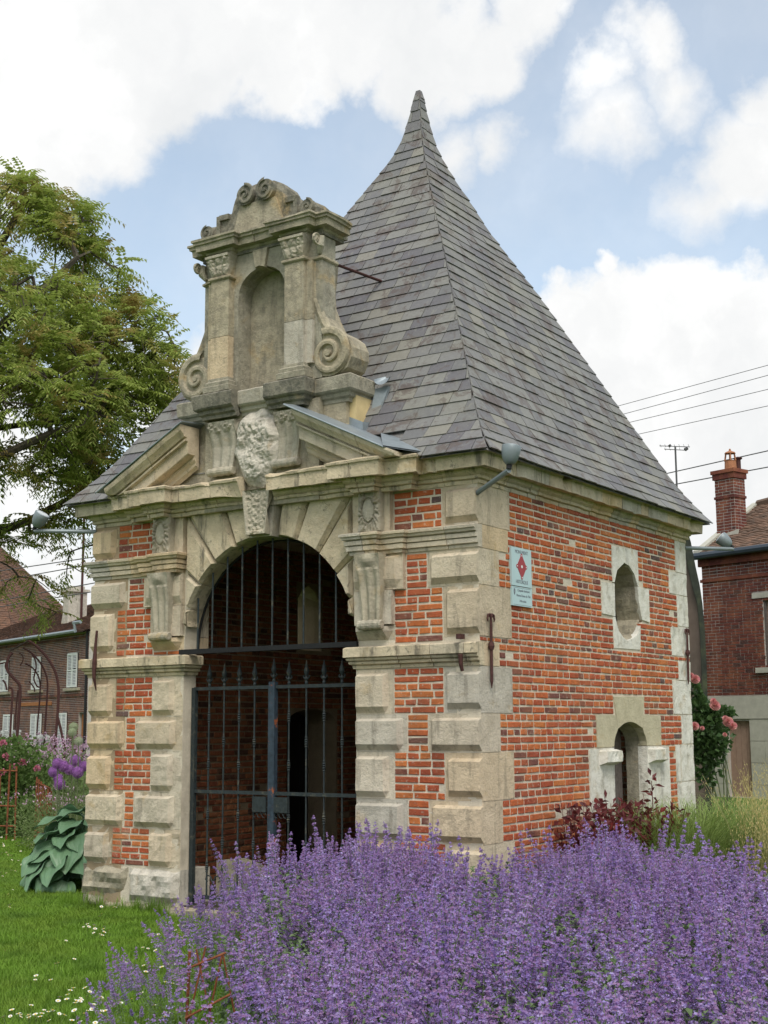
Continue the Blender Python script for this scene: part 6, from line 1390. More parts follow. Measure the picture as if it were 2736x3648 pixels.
rd = random.Random(4)
for cx_, cy_, n_, sx, sy in ((60, 3045, 26, 50, 45), (30, 3000, 16, 40, 30), (100, 3075, 14, 50, 25), (20, 3170, 6, 20, 60), (320, 3600, 22, 90, 30), (110, 3620, 16, 70, 18), (620, 3340, 16, 60, 40), (640, 3500, 14, 60, 60), (300, 3560, 10, 60, 30)):
    for _ in range(n_): dpx.append((max(2, rd.gauss(cx_, sx)), min(3640, rd.gauss(cy_, sy))))
cntd = 0
for (u, v) in dpx:
    p = gpt(u, v, 0.04)
    if in_poly(p.x, p.y, LBED) or HOUSEBOX(p.x, p.y) or v < 2955: continue
    o = put('daisy', dm, None, label='tiny white daisy with a yellow centre open in the lawn grass', category='daisy', group='daisies in the lawn')
    s_ = rd.uniform(0.8, 1.25); o.location = (p.x, p.y, -0.02); o.rotation_euler = (rd.uniform(-.3, .3)+0.25, rd.uniform(-.3, .3), rd.uniform(0, 6)); o.scale = (s_*1.15, s_*1.15, s_*1.05); cntd += 1
# ---- catmint bed
M_fl = instance_leaf_mat('catmint_florets', [(0.27, 0.18, 0.47), (0.35, 0.245, 0.57), (0.33, 0.165, 0.34), (0.44, 0.35, 0.72), (0.40, 0.22, 0.39), (0.62, 0.54, 0.88), (0.32, 0.22, 0.51)], 0.4, big=(1.3, 0.40, (0.42, 0.27, 0.45), (0.29, 0.22, 0.54)))
M_cl = instance_leaf_mat('catmint_leaves', [(0.09, 0.145, 0.055), (0.125, 0.19, 0.08), (0.17, 0.23, 0.115), (0.105, 0.165, 0.06)], 0.3)
def catmint(seed, H_, flower=0.42, dens=1.0, side=3):
    r = random.Random(seed); mb = MB(); lx, ly = r.uniform(-0.10, 0.10), r.uniform(-0.10, 0.10)
    def ax(t): return Vector((lx*t*t, ly*t*t, H_*t))
    mb.tube([ax(t) for t in (0, 0.35, 0.7, 0.99)], [0.003, 0.0025, 0.002, 0.001], 4, mi=1)
    def whorl(c, R_, n, up=0.3):
        for _ in range(n):
            a = r.uniform(0, 2*PI); rr = R_*r.uniform(0.35, 1.0); p = c+Vector((math.cos(a)*rr, math.sin(a)*rr, r.uniform(-0.007, 0.007)+up*rr*0.3)); s_ = r.uniform(0.0038, 0.0068)
            o1 = Vector((math.cos(a), math.sin(a), 0.5)).normalized(); t1 = Vector((-math.sin(a), math.cos(a), r.uniform(-.6, .6))).normalized(); u1 = o1.cross(t1)
            mb.add([p-t1*s_, p+o1*s_*0.9-u1*s_*0.5, p+t1*s_, p+u1*s_*0.9+o1*s_*0.3], [(0, 1, 2, 3)], 0)
    def spike(p0, d, L_, R0, k):
        for i in range(k):
            t = (i+0.5)/k; t2 = t if i < 2 else t; c = p0+d*L_*t; R_ = R0*(1-0.65*t**1.6); whorl(c, R_, int((19 if t < 0.85 else 11)*dens))
        whorl(p0+d*L_, R0*0.22, int(6*dens))
    f0 = 1-flower; p0 = ax(f0); d = (ax(1)-ax(f0)); L_ = d.length; d.normalize(); spike(p0, d, L_, 0.0215, max(4, int(L_/0.025)))
    for _ in range(side):
        t = r.uniform(0.35, 0.75); a = r.uniform(0, 2*PI); q = ax(t); dd = Vector((math.cos(a)*0.55, math.sin(a)*0.55, 1)).normalized(); l0 = r.uniform(0.05, 0.10); mb.tube([q, q+dd*(l0+0.08)], [0.002, 0.001], 3, mi=1); spike(q+dd*l0, dd, r.uniform(0.06, 0.13), 0.017, r.randint(3, 5))
    for i in range(int(22)):
        t = 0.08+0.72*i/22; a = r.uniform(0, 2*PI); q = ax(t); l = r.uniform(0.022, 0.042)*(1.15-t*0.5); w = l*0.6; o1 = Vector((math.cos(a), math.sin(a), r.uniform(-0.2, 0.5))).normalized(); t1 = Vector((-math.sin(a), math.cos(a), 0)); st = q+o1*0.01
        mb.add([st, st+o1*l*0.45+t1*w/2, st+o1*l+Vector((0, 0, -l*0.3)), st+o1*l*0.45-t1*w/2], [(0, 1, 2, 3)], 1)
    return mb
pro = [proto('catmint_stem', catmint(200+i, 0.62+0.05*(i % 4), 0.25+0.05*(i % 3), 1.0, 1+i % 3), [M_fl, M_cl]) for i in range(9)]
pts = []; hs = []
def bed_density(x, y): return 0.22+1.2*max(0, noise.noise(Vector((x*1.15, y*1.15, 2)))+0.25)
def edge_d(x, y, P):
    m = 9
    for i in range(len(P)):
        (ax, ay), (bx, by) = P[i], P[(i+1) % len(P)]; dx, dy = bx-ax, by-ay; t = max(0, min(1, ((x-ax)*dx+(y-ay)*dy)/(dx*dx+dy*dy+1e-9))); m = min(m, math.hypot(x-ax-dx*t, y-ay-dy*t))
    return m
CAT = [(-1.95, -0.85), (-1.40, -1.75), (-0.95, -2.35), (-0.32, -3.1), (0.28, -4.12), (0.85, -5.0), (1.5, -5.92), (4.2, -6.7), (5.4, -6.0), (5.6, -3.5), (4.6, -1.5), (3.2, -0.6), (2.3, 0.0), (1.5, 0.65), (1.1, 1.2), (0.75, 1.6), (0.35, 1.5), (0.30, 0.5), (0.2, -0.35), (-0.6, -0.45)]
while len(pts) < 3500:
    x, y = rg.uniform(-1.7, 5.7), rg.uniform(-6.8, 2.7)
    if not in_poly(x, y, CAT): continue
    if not visible_ground(x, y, 0.45, 900): continue
    if y < -1.2 and noise.noise(Vector((x*1.9+4, y*1.9, 5))) > 0.10-0.12*(y < -3.2) and rg.random() < 0.72: continue
    tk_ = (x-0.93)*0.666+(y+4.32)*-0.746; ds_ = abs((x-0.93)*0.746+(y+4.32)*0.666)
    if -0.25 < tk_ < 1.8 and ds_ < 0.30 and rg.random() < 0.97: continue
    if rg.random() > bed_density(x, y)*1.15: continue
    e_ = edge_d(x, y, CAT)
    if x+0.9*y < -0.6-0.0*y and e_ < 0.75 and (x < 1.6 and y < -0.9) and rg.random() > 0.24+0.76*(e_/0.75)**2: continue
    hmul = 0.60+0.5*min(1, e_/0.55); q = noise.noise(Vector((x*1.1, y*1.1, 7)))*0.26
    pts.append((x, y, -0.02)); hs.append(hmul*(1+q)*rg.uniform(0.72, 1.18)*(1.0+0.07*min(1, max(0, (y+2.5)/3))))
P = np.array(pts); hs = np.array(hs); N = len(P); R = np.stack([rg.normal(0, 0.19, N), rg.normal(0, 0.19, N), rg.uniform(0, 6.28, N)], 1)
cxb = np.array([2.4, -2.0]); outx = P[:, 0]-cxb[0]; outy = P[:, 1]-cxb[1]
ed_ = np.array([edge_d(p[0], p[1], CAT) for p in pts]); lean = np.clip(0.5-ed_, 0, 0.5)*1.0
lw = np.clip(hs, 0.7, 1.2); Sc = np.stack([lw*1.05, lw*1.05, hs], 1)
# lean outwards at the rim: rotate about z=0 axis so that local tilt points away from the centre
ang_ = np.arctan2(outy, outx); R[:, 2] = ang_; R[:, 1] += lean*0.9
scatter('catmint', pro, P, R, Sc, kind='stuff', label='dense bank of purple blue catmint flower spikes before the chapel', category='catmint')
pro = [proto('catmint_leaf_clump', tuft(1, 0.01, 0.01, 0.01, 1), M_cl)]
def leafclump(seed):
    r = random.Random(seed); mb = MB()
    for _ in range(60):
        a = r.uniform(0, 2*PI); R_ = 0.13*math.sqrt(r.random()); z = r.uniform(0.05, 0.50); q = Vector((R_*math.cos(a), R_*math.sin(a), z)); b_ = r.uniform(0, 2*PI); l = r.uniform(0.025, 0.05); w = l*0.65
        o1 = Vector((math.cos(b_), math.sin(b_), r.uniform(-0.3, 0.6))).normalized(); t1 = Vector((-math.sin(b_), math.cos(b_), r.uniform(-.3, .3)))
        mb.add([q, q+o1*l*0.45+t1*w/2, q+o1*l+Vector((0, 0, -l*0.3)), q+o1*l*0.45-t1*w/2], [(0, 1, 2, 3)])
    return mb
pro = [proto('catmint_leaf_clump', leafclump(300+i), M_cl) for i in range(5)]
pts = []
while len(pts) < 2000:
    x, y = rg.uniform(-1.7, 5.7), rg.uniform(-6.8, 2.7)
    if in_poly(x, y, CAT) and visible_ground(x, y, 0.3, 900) and (edge_d(x, y, CAT) > 0.55 or x > 2 or y > -0.5) and not (-0.25 < (x-0.93)*0.666+(y+4.32)*-0.746 < 1.9 and abs((x-0.93)*0.746+(y+4.32)*0.666) < 0.36): pts.append((x, y, -0.02))
P = np.array(pts); N = len(P); scatter('catmint_foliage', pro, P, np.stack([np.zeros(N), np.zeros(N), rg.uniform(0, 6.28, N)], 1), np.stack([np.ones(N), np.ones(N), rg.uniform(0.95, 1.4, N)], 1), kind='stuff', label='grey green catmint leaves under the purple flowers', category='foliage')

# ---- leafy helpers
def leaf_blob(mb, c, rad, n, l, w, r, mi=0, flat=0.6, updir=0.35):
    for _ in range(n):
        d = Vector((r.gauss(0, 1), r.gauss(0, 1), r.gauss(0, 1))).normalized(); k = r.random()**0.45; p = Vector(c)+Vector((d.x*rad[0], d.y*rad[1], d.z*rad[2]))*k
        if p.z < 0.0: p.z = r.uniform(0, 0.1)
        o1 = (d*0.8+Vector((r.uniform(-.6, .6), r.uniform(-.6, .6), r.uniform(-.3, .5)+updir))).normalized(); t1 = o1.orthogonal(); t1.rotate(Matrix.Rotation(r.uniform(0, 6.28), 3, o1)); ll = l*r.uniform(0.7, 1.25); ww = w*r.uniform(0.8, 1.2)
        n1 = o1.cross(t1); mb.add([p, p+o1*ll*0.45+t1*ww/2+n1*ww*0.12, p+o1*ll-Vector((0, 0, ll*0.18)), p+o1*ll*0.45-t1*ww/2+n1*ww*0.12], [(0, 1, 2, 3)], mi)
# ---- hosta: each leaf is a part
M_hosta = leaf_mat('hosta_leaf', [(0.11, 0.21, 0.135), (0.15, 0.265, 0.165), (0.13, 0.235, 0.125), (0.18, 0.30, 0.18)], True, 0.12, 0.42, 0.4, big=(16, 0.5, 0.7, (0.16, 0.27, 0.14), 0.5))
def hosta_mesh(seed):
    r = random.Random(seed); nu, nv = 17, 14; ph = r.uniform(0, 6); vs = []
    for j in range(nv+1):
        t = j/nv; w = 0.5*math.sin(PI*min(1, t*0.93+0.07))**0.62*(1.08-0.35*t) if t < 1 else 0.0; w = max(w, 0.02 if j in (0, nv) else w)
        for i in range(nu):
            s_ = i/(nu-1)*2-1; x = s_*w*0.98; rib = 0.022*math.cos(s_*PI*5)*math.sin(PI*t)-0.03*math.exp(-(s_/0.12)**2)*math.sin(PI*t)+0.05*math.sin(t*11+ph+s_*2)*s_*s_; y = t-0.10*abs(s_)*(1-t)*0.6
            z = -0.42*t*t+0.20*t+0.16*abs(s_)**1.5*w*1.4+rib; vs.append((x, y, z))
    mb = MB().add(vs, [(j*nu+i, j*nu+i+1, (j+1)*nu+i+1, (j+1)*nu+i) for j in range(nv) for i in range(nu-1)])
    mb.tube([(0, 0.02, 0.0), (0, -0.35, -0.25), (0, -0.6, -0.8)], 0.014, 5)
    return mb.mesh('hosta_leaf', M_hosta, True)
hmz = [hosta_mesh(i) for i in range(5)]
ho = thing('hosta_plant', 'large clump of broad blue green hosta leaves beside the left pillar', 'hosta', (-5.35, 1.0, 0))
rh = random.Random(8)
for ring, (n_, rad, zz, tilt, sz) in enumerate([(18, 0.52, 0.14, 0.95, 0.27), (18, 0.47, 0.28, 0.8, 0.30), (17, 0.40, 0.42, 0.6, 0.31), (15, 0.31, 0.55, 0.35, 0.31), (11, 0.20, 0.67, 0.1, 0.30), (6, 0.08, 0.77, -0.2, 0.28)]):
    for k in range(n_):
        a = 2*PI*k/n_+rh.uniform(-.25, .25)+ring*0.3; o = put('leaf', rh.choice(hmz), ho); o.location = (rad*math.cos(a), rad*math.sin(a), zz+rh.uniform(-.05, .05)); s_ = sz*rh.uniform(0.85, 1.2); o.scale = (s_*1.05, s_, s_)
        o.rotation_euler = (-tilt+rh.uniform(-.35, .35), rh.uniform(-.55, .55), a-PI/2+rh.uniform(-.3, .3))
# ---- alliums
M_all = instance_leaf_mat('allium_florets', [(0.36, 0.14, 0.44), (0.46, 0.20, 0.54), (0.30, 0.11, 0.40), (0.52, 0.27, 0.60)], 0.3); M_allw = instance_leaf_mat('faded_allium_florets', [(0.34, 0.42, 0.24), (0.46, 0.52, 0.34), (0.28, 0.36, 0.2)], 0.3)
def ball(r_, n, l, seed, mat, nm):
    rr_b = random.Random(seed); mb = MB()
    for i in range(n):
        z = 1-2*(i+0.5)/n; a = i*2.39996; q = math.sqrt(1-z*z); d = Vector((q*math.cos(a), q*math.sin(a), z)); p = d*r_*rr_b.uniform(0.82, 1.02); t1 = d.orthogonal().normalized(); t1.rotate(Matrix.Rotation(rr_b.uniform(0, 6), 3, d)); t2 = d.cross(t1)
        for (q1, q2) in ((t1, t2), (t2, t1)): mb.add([p-q1*l, p+q2*l*0.35+d*l*0.2, p+q1*l, p-q2*l*0.35+d*l*0.2], [(0, 1, 2, 3)])
        if i % 6 == 0: mb.add([d*0.01, d*r_+t1*0.002, d*r_-t1*0.002], [(0, 1, 2)])
    return mb.mesh(nm, mat)
am = ball(0.082, 330, 0.013, 1, M_all, 'allium_head'); aw = ball(0.072, 260, 0.011, 2, M_allw, 'allium_head')
ALP = [(205, 2720, 'purple allium globe highest at the left of its cluster'), (190, 2750, 'purple allium globe at the far left edge of its cluster'), (268, 2710, 'purple allium globe standing highest in the middle of the cluster'), (247, 2742, 'purple allium globe in the centre of the cluster above a smaller one'), (276, 2752, 'purple allium globe right of the centre just over the green stems'), (208, 2774, 'purple allium globe low on the left below its neighbours'), (213, 2793, 'lowest purple allium globe of the cluster beside pink flowers'), (300, 2730, 'purple allium globe touching the edge of the stone pillar'), (226, 2730, 'purple allium globe partly behind two others left of the centre')]
st_, stw = [], []
def allium(u, v, lab, me, dist, grp, th):
    c_ = ray_at(u, v, dist); t = thing('allium', lab, 'allium', (c_.x, c_.y, 0), grp); mb = MB().tube([(0.03, 0, 0), (0.01, 0, c_.z*0.5), (0, 0, c_.z)], [0.009, 0.007, 0.006], 6); build('stem', mb, M_stem, t); o = put('flower_head', me, t); o.location = (0, 0, c_.z); o.rotation_euler = (th, th*2, th*3); o.scale = (0.9+0.06*math.sin(th*5),)*3
for k, (u, v, lab) in enumerate(ALP): allium(u, v, lab, am, 18.3+0.25*((k*7) % 4), 'purple alliums by the pillar', k*0.7)
allium(258, 2609, 'pale green seeding allium head, tallest beside the brick house door', aw, 18.6, 'pale green allium seed heads', 1); allium(280, 2641, 'pale green round allium head lowest and nearest the stone pillar', aw, 18.4, 'pale green allium seed heads', 2); allium(262, 2590, 'pale green allium head just behind the tallest one', aw, 19.2, 'pale green allium seed heads', 3)
# ---- mixed border at the left
M_g1 = leaf_mat('border_leaves', [(0.07, 0.125, 0.03), (0.10, 0.17, 0.04), (0.14, 0.21, 0.06), (0.085, 0.15, 0.035)]); M_g2 = leaf_mat('light_border_leaves', [(0.13, 0.19, 0.06), (0.17, 0.24, 0.08), (0.20, 0.25, 0.11)])
M_pink = leaf_mat('pink_petals', [(0.60, 0.36, 0.50), (0.66, 0.45, 0.58), (0.54, 0.32, 0.48), (0.74, 0.56, 0.66)], trans=0.3); M_wpet = leaf_mat('white_petals', [(0.70, 0.72, 0.68), (0.78, 0.78, 0.74)], trans=0.3)
M_redp = leaf_mat('deep_pink_petals', [(0.56, 0.16, 0.24), (0.64, 0.26, 0.36), (0.50, 0.12, 0.16)], trans=0.3); M_rosep = leaf_mat('rose_petals', [(0.68, 0.30, 0.30), (0.74, 0.38, 0.34), (0.62, 0.22, 0.28), (0.78, 0.48, 0.40)], trans=0.3)
def mound(name, label, cat, spots, mats, l, w, n, fl=None, kind=None, seed=0, flmi=1):
    r = random.Random(seed); mb = MB()
    for (x, y, rx, ry, h) in spots:
        leaf_blob(mb, (x, y, h*0.45), (rx, ry, h*0.55), n, l, w, r)
        if fl:
            for _ in range(fl[0]):
                a = r.uniform(0, 2*PI); q = math.sqrt(r.random()); c_ = Vector((x+rx*q*math.cos(a), y+ry*q*math.sin(a), h*r.uniform(fl[2], fl[3])))
                for _k in range(fl[4]): leaf_blob(mb, c_, (fl[1], fl[1], fl[1]), 1, fl[1]*1.3, fl[1]*0.9, r, flmi)
    kw = {'kind': kind} if kind else {}
    return build(name, mb, mats, None, label=label, category=cat, **kw)
sp = []; r5 = random.Random(55)
for i in range(34):
    q = ray_at(r5.uniform(-60, 330), 2700, r5.uniform(22, 30)); sp.append((q.x, q.y, 0.75, 0.75, r5.uniform(0.95, 1.45)))
mound('pink_border_flowers', 'loose band of pale pink border flowers with light green leaves before the dark house', 'flowers', sp, [M_g2, M_pink], 0.07, 0.022, 420, (26, 0.025, 0.90, 1.10, 6), 'stuff', 1)
sp = []
for i in range(16):
    q = ray_at(r5.uniform(150, 330), 2800, r5.uniform(18.4, 20.5)); sp.append((q.x, q.y, 0.5, 0.5, r5.uniform(0.55, 0.85)))
mound('border_greenery', 'fine light green border foliage behind the hosta', 'foliage', sp, [M_g2, M_pink], 0.05, 0.012, 420, (5, 0.02, 0.9, 1.05, 5), 'stuff', 2)
sp = []
for i in range(14):
    q = ray_at(r5.uniform(40, 150), 2900, r5.uniform(21.4, 23.5)); sp.append((q.x, q.y, 0.45, 0.45, r5.uniform(0.5, 0.7)))
mound('low_border_foliage', 'low bright green leafy border plants between the two rusty hurdles', 'foliage', sp, [M_g1, M_pink], 0.055, 0.035, 380, (6, 0.02, 0.8, 1.05, 5), 'stuff', 3)
rb = thing('red_rose_bush', 'leafy rose bush with deep pink blooms behind the left hurdle', 'rose bush'); r6 = random.Random(6)
mb = MB()
for i in range(13): q = ray_at(r6.uniform(-80, 110), 2750, r6.uniform(22, 24)); leaf_blob(mb, (q.x, q.y, 0.8), (0.6, 0.6, 0.70), 520, 0.075, 0.05, r6)
build('foliage', mb, M_g1, rb)
for (u, v) in [(10, 2648), (80, 2716), (45, 2732), (7, 2752), (132, 2738), (22, 2695), (-15, 2700)]:
    q = ray_at(u, v, 22.0); mb = MB(); leaf_blob(mb, q, (0.035, 0.035, 0.035), 40, 0.045, 0.04, r6); build('rose', mb, M_redp, rb)
for k, (u, v, lab) in enumerate([(22, 2619, 'white border flowers at the far left edge above the rose bush'), (50, 2617, 'white border flowers on a tall stem left of the arbour'), (135, 2637, 'white border flowers in front of a white shutter'), (162, 2637, 'single white border flower right of the other white ones'), (104, 2660, 'white border flowers low over the pink band')]):
    q = ray_at(u, v, 25); t = thing('white_flower', lab, 'flower', (q.x, q.y, 0), 'tall white flowers in the far border'); mb = MB().tube([(0, 0, 0), (0, 0, q.z)], 0.008, 5); build('stem', mb, M_stem, t); mb = MB(); leaf_blob(mb, (0, 0, q.z), (0.11 if k != 3 else 0.05, 0.11 if k != 3 else 0.05, 0.07), 40, 0.06, 0.05, r6); build('bloom', mb, M_wpet, t)
# ---- rusty hurdles and arbour
def rod(t, a, b_, r_=0.012, nm='rod', mat=None, n=7): return build(nm, MB().tube([a, b_] if not isinstance(a, list) else a, r_, n), mat or M_rust, t)
t = thing('rusty_hurdle', 'rusty iron rod hurdle at the far left in front of the rose bush', 'garden hurdle', (0, 0, 0), 'rusty iron hurdles around the beds')
A = ray_at(-120, 2740, 21); Bq = ray_at(62, 2737, 21)
for i in range(7):
    s_ = i/6; a = A.lerp(Bq, s_); tp_ = 1.12 if i % 2 else 0.95; rod(t, (a.x, a.y, 0), (a.x+0.02*(i % 3-1), a.y, tp_ if i < 6 else 1.08), 0.014)
for z in (1.04, 0.53, 0.24): rod(t, (A.x, A.y, z), (Bq.x, Bq.y, z-0.03), 0.013)
t = thing('rusty_hurdle', 'rusty iron rod hurdle with a bent side panel behind the hosta', 'garden hurdle', (0, 0, 0), 'rusty iron hurdles around the beds')
A = ray_at(131, 2790, 21); Bq = ray_at(172, 2790, 20.4); C_ = ray_at(198, 2790, 21.2)
for i in range(6): s_ = i/5; a = A.lerp(Bq, s_); rod(t, (a.x, a.y, 0), (a.x, a.y, 0.92-0.03*i), 0.014)
for i in range(1, 6): s_ = i/5; a = Bq.lerp(C_, s_); rod(t, (a.x, a.y, 0), (a.x, a.y, 0.84-0.06*i), 0.018)
for z in (0.84, 0.50, 0.14): rod(t, (A.x, A.y, z), (Bq.x, Bq.y, z-0.05), 0.012); rod(t, (Bq.x, Bq.y, z-0.05), (C_.x, C_.y, z-0.28), 0.012)
t = thing('garden_arbour', 'tall rusty iron rose arbour with curved and looping rods before the dark house', 'arbour')
def AP(x, y, d=24): q = ray_at(x*0.3256, 1980+y*0.3256, d); return q
def curve(pts, r_, d0=24, d1=None):
    P_ = [AP(x, y, d0 if d1 is None else d0+(d1-d0)*i/(len(pts)-1)) for i, (x, y) in enumerate(pts)]; Q = []
    for i in range(len(P_)-1):
        p0, p1, p2, p3 = P_[max(0, i-1)], P_[i], P_[i+1], P_[min(len(P_)-1, i+2)]
        for k in range(5): s_ = k/5; Q.append(0.5*((2*p1)+(-p0+p2)*s_+(2*p0-5*p1+4*p2-p3)*s_*s_+(-p0+3*p1-3*p2+p3)*s_**3))
    Q.append(P_[-1]); f = Q[-1]
    return Q
def leg(Q, r_): 
    r_ *= 0.75
    f = Q[-1]; Q = Q+[Vector((f.x, f.y, -0.02))] if f.z < 1.7 else Q; rod(t, Q, None, r_, 'curved_rod', M_rustdark, 6)
leg(curve([(315, 930), (400, 990), (520, 1120), (600, 1260), (635, 1400), (640, 1550), (625, 1800), (600, 2100)], 0.03), 0.035)
leg(curve([(630, 1760), (665, 1900), (705, 2090)], 0.03), 0.03)
leg(curve([(255, 1010), (340, 1060), (440, 1170), (500, 1290), (520, 1400), (512, 1600), (495, 1850), (485, 2020)], 0.025, 25), 0.024)
leg(curve([(280, 1180), (360, 1230), (420, 1320), (438, 1420), (432, 1600), (410, 1850), (400, 2000)], 0.02, 25.5), 0.02)
leg(curve([(135, 1060), (95, 1110), (78, 1180), (85, 1260), (150, 1340), (205, 1400), (220, 1480), (208, 1700), (190, 1950)], 0.03, 24), 0.034)
leg(curve([(30, 1360), (60, 1400), (75, 1470)], 0.02), 0.02); leg(curve([(90, 1440), (125, 1450), (137, 1500), (125, 1700), (112, 1950)], 0.02), 0.024)
leg(curve([(200, 1470), (182, 1600), (170, 1800), (160, 1950)], 0.02, 25), 0.02)
leg(curve([(210, 1065), (245, 1090), (252, 1140), (235, 1180), (220, 1200)], 0.02, 25), 0.015); leg(curve([(350, 1080), (385, 1140), (395, 1220), (378, 1300), (372, 1350), (400, 1420), (432, 1440)], 0.02, 25), 0.018)
leg(curve([(320, 1375), (350, 1410), (375, 1450), (380, 1490)], 0.02, 25), 0.016); leg(curve([(0, 1180), (60, 1170), (55, 1210), (75, 1260)], 0.02), 0.014); leg(curve([(310, 930), (200, 990), (110, 1040)], 0.02, 24, 26), 0.02)
# rusty lattice in the front of the catmint
t = thing('rusty_plant_support', 'bright rusty crossed rod plant support at the front edge of the catmint', 'plant support')
def FP(x, y, d=6.6): return ray_at(600+x*300/1481, 3200+y*300/1481, d)
for a, b_, r_, ex in (((375, 940), (320, 2200), 0.0075, 1), ((490, 900), (745, 2100), 0.0045, 1), ((655, 850), (390, 2000), 0.0045, 1), ((330, 1240), (1010, 960), 0.0055, 0), ((290, 2110), (1090, 1690), 0.0055, 0), ((945, 1000), (850, 1440), 0.005, 1), ((960, 1000), (1100, 1700), 0.0045, 1)):
    p, q = FP(*a), FP(*b_, d=6.6 if not ex else 6.62)
    if ex: k_ = (p.z+0.0)/(p.z-q.z); q = p+(q-p)*k_; 
    rod(t, p, q, r_)
t = thing('rusty_plant_support', 'short rusty forked support half hidden in catmint below the gate', 'plant support'); 
p0 = FP(1330, 760, 7.4)
for (x, y) in ((1240, 620), (1400, 480), (1300, 1000), (1460, 760)): rod(t, p0, FP(x, y, 7.4), 0.006)
rod(t, p0, (p0.x, p0.y, 0), 0.006)
# ---- dark red leaved perennial, green tussock, golden grass, roses at the right
M_dred = leaf_mat('dark_red_leaves', [(0.10, 0.018, 0.022), (0.15, 0.03, 0.03), (0.075, 0.02, 0.025), (0.21, 0.035, 0.03)], trans=0.25)
dr_ = thing('dark_red_perennial', 'low bushy plant with dark wine red leaves under the low arched opening', 'perennial'); r7 = random.Random(77)
mb, ms = MB(), MB()
spots = [(0.26+r7.uniform(-.1, .25), 0.95+i*0.105) for i in range(16)]
for (x, y) in spots:
    for _ in range(7):
        h = r7.uniform(0.68, 1.03); tx, ty = x+r7.uniform(-.22, .22), y+r7.uniform(-.2, .2); ms.tube([(x, y, 0), (tx, ty, h)], [0.005, 0.002], 4)
        for k in range(22):
            s_ = 0.3+0.7*k/22; p = Vector((x, y, 0)).lerp(Vector((tx, ty, h)), s_); leaf_blob(mb, p, (0.02, 0.02, 0.02), 1, 0.085, 0.028, r7)
for (px_, py_) in ((0.28, 2.7), (0.25, 2.78)):
    ms.tube([(px_, py_, 0), (px_, py_-0.05, 1.12)], [0.005, 0.002], 4)
    for k in range(14): leaf_blob(mb, (px_, py_-0.04, 0.7+0.035*k), (0.02, 0.02, 0.02), 1, 0.09, 0.024, r7)
build('foliage', mb, M_dred, dr_); build('stems', ms, M_dred, dr_)
mb = MB(); r7 = random.Random(78)
def blades(mb, x, y, n, h, w, lean, spread, r, segs=4):
    for _ in range(n):
        a = r.uniform(0, 2*PI); q = spread*math.sqrt(r.random()); bx, by = x+q*math.cos(a), y+q*math.sin(a); b_ = a+r.uniform(-.6, .6); L_ = h*r.uniform(0.6, 1.1); l = lean*r.uniform(0.2, 1)*L_; dx, dy = math.cos(b_), math.sin(b_); px, py = -dy*w/2, dx*w/2; vs = []
        for k in range(segs+1):
            t_ = k/segs; ww = 1-0.85*t_; z = L_*(t_-0.42*lean*t_*t_*t_); vs += [(bx+dx*l*t_*t_-px*ww, by+dy*l*t_*t_-py*ww, z), (bx+dx*l*t_*t_+px*ww, by+dy*l*t_*t_+py*ww, z)]
        mb.add(vs, [(2*k, 2*k+1, 2*k+3, 2*k+2) for k in range(segs)])
M_tus = leaf_mat('tussock_blades', [(0.20, 0.29, 0.07), (0.25, 0.35, 0.09), (0.31, 0.40, 0.13), (0.16, 0.25, 0.06)])
tus = [(0.3, 2.35), (0.55, 2.1), (0.45, 2.55), (0.35, 2.95), (0.65, 2.8), (0.42, 3.35), (0.75, 3.3), (0.5, 3.8), (0.85, 3.85), (0.5, 4.4), (0.9, 4.5), (0.8, 2.3)]
for (x, y) in tus: blades(mb, x, y, 230, 1.45, 0.010, 0.95, 0.16, r7)
build('green_tussock_grass', mb, M_tus, None, label='arching fresh green grass tussock at the far corner of the side wall', category='ornamental grass')
mb, mg = MB(), MB(); M_gold = leaf_mat('golden_oat_spikelets', [(0.52, 0.43, 0.17), (0.62, 0.53, 0.24), (0.46, 0.40, 0.15), (0.56, 0.49, 0.27)], trans=0.35)
gsp = [(0.95+r7.uniform(-.2, 1.6), 2.9+r7.uniform(0, 3.0)) for _ in range(34)]+[(1.9+r7.uniform(-.5, .9), 1.9+r7.uniform(-.7, 1.0)) for _ in range(14)]
gg = thing('golden_oat_grass', 'tall airy golden oat grass at the right edge before the pale wall', 'ornamental grass')
for (x, y) in gsp:
    blades(mb, x, y, 80, 1.05, 0.005, 0.8, 0.14, r7, 3)
    for _ in range(15):
        a = r7.uniform(0, 2*PI); h = r7.uniform(0.85, 1.32); l = r7.uniform(0.1, 0.42); pts_ = [Vector((x+math.cos(a)*l*s_*s_, y+math.sin(a)*l*s_*s_, h*s_)) for s_ in (0, 0.35, 0.7, 1.0)]; mg.tube(pts_, 0.0013, 3, caps=False)
        for _k in range(26):
            s_ = r7.uniform(0.5, 1.0); p = pts_[0]+Vector((math.cos(a)*l*s_*s_, math.sin(a)*l*s_*s_, h*s_))+Vector((r7.gauss(0, .045), r7.gauss(0, .045), r7.gauss(0, .03))); q = Vector((r7.uniform(-.3, .3), r7.uniform(-.3, .3), -1)).normalized()*0.022; w_ = Vector((0.0022, 0.0022, 0)); mg.add([p, p+q*0.5+w_, p+q, p+q*0.5-w_], [(0, 1, 2, 3)])
build('blades', mb, leaf_mat('golden_blades', [(0.19, 0.21, 0.06), (0.26, 0.25, 0.09), (0.15, 0.19, 0.05)]), gg); build('seed_heads', mg, M_gold, gg)
rs_ = thing('pink_rose_bush', 'climbing rose bush with large salmon pink blooms at the right chapel corner', 'rose bush'); r8 = random.Random(88)
c0 = Vector((-0.05, 5.6, 0)); mb, ms = MB(), MB()
def RP(x, y, d=15.6): return ray_at(2350+x*0.3841, 2300+y*0.3841, d)
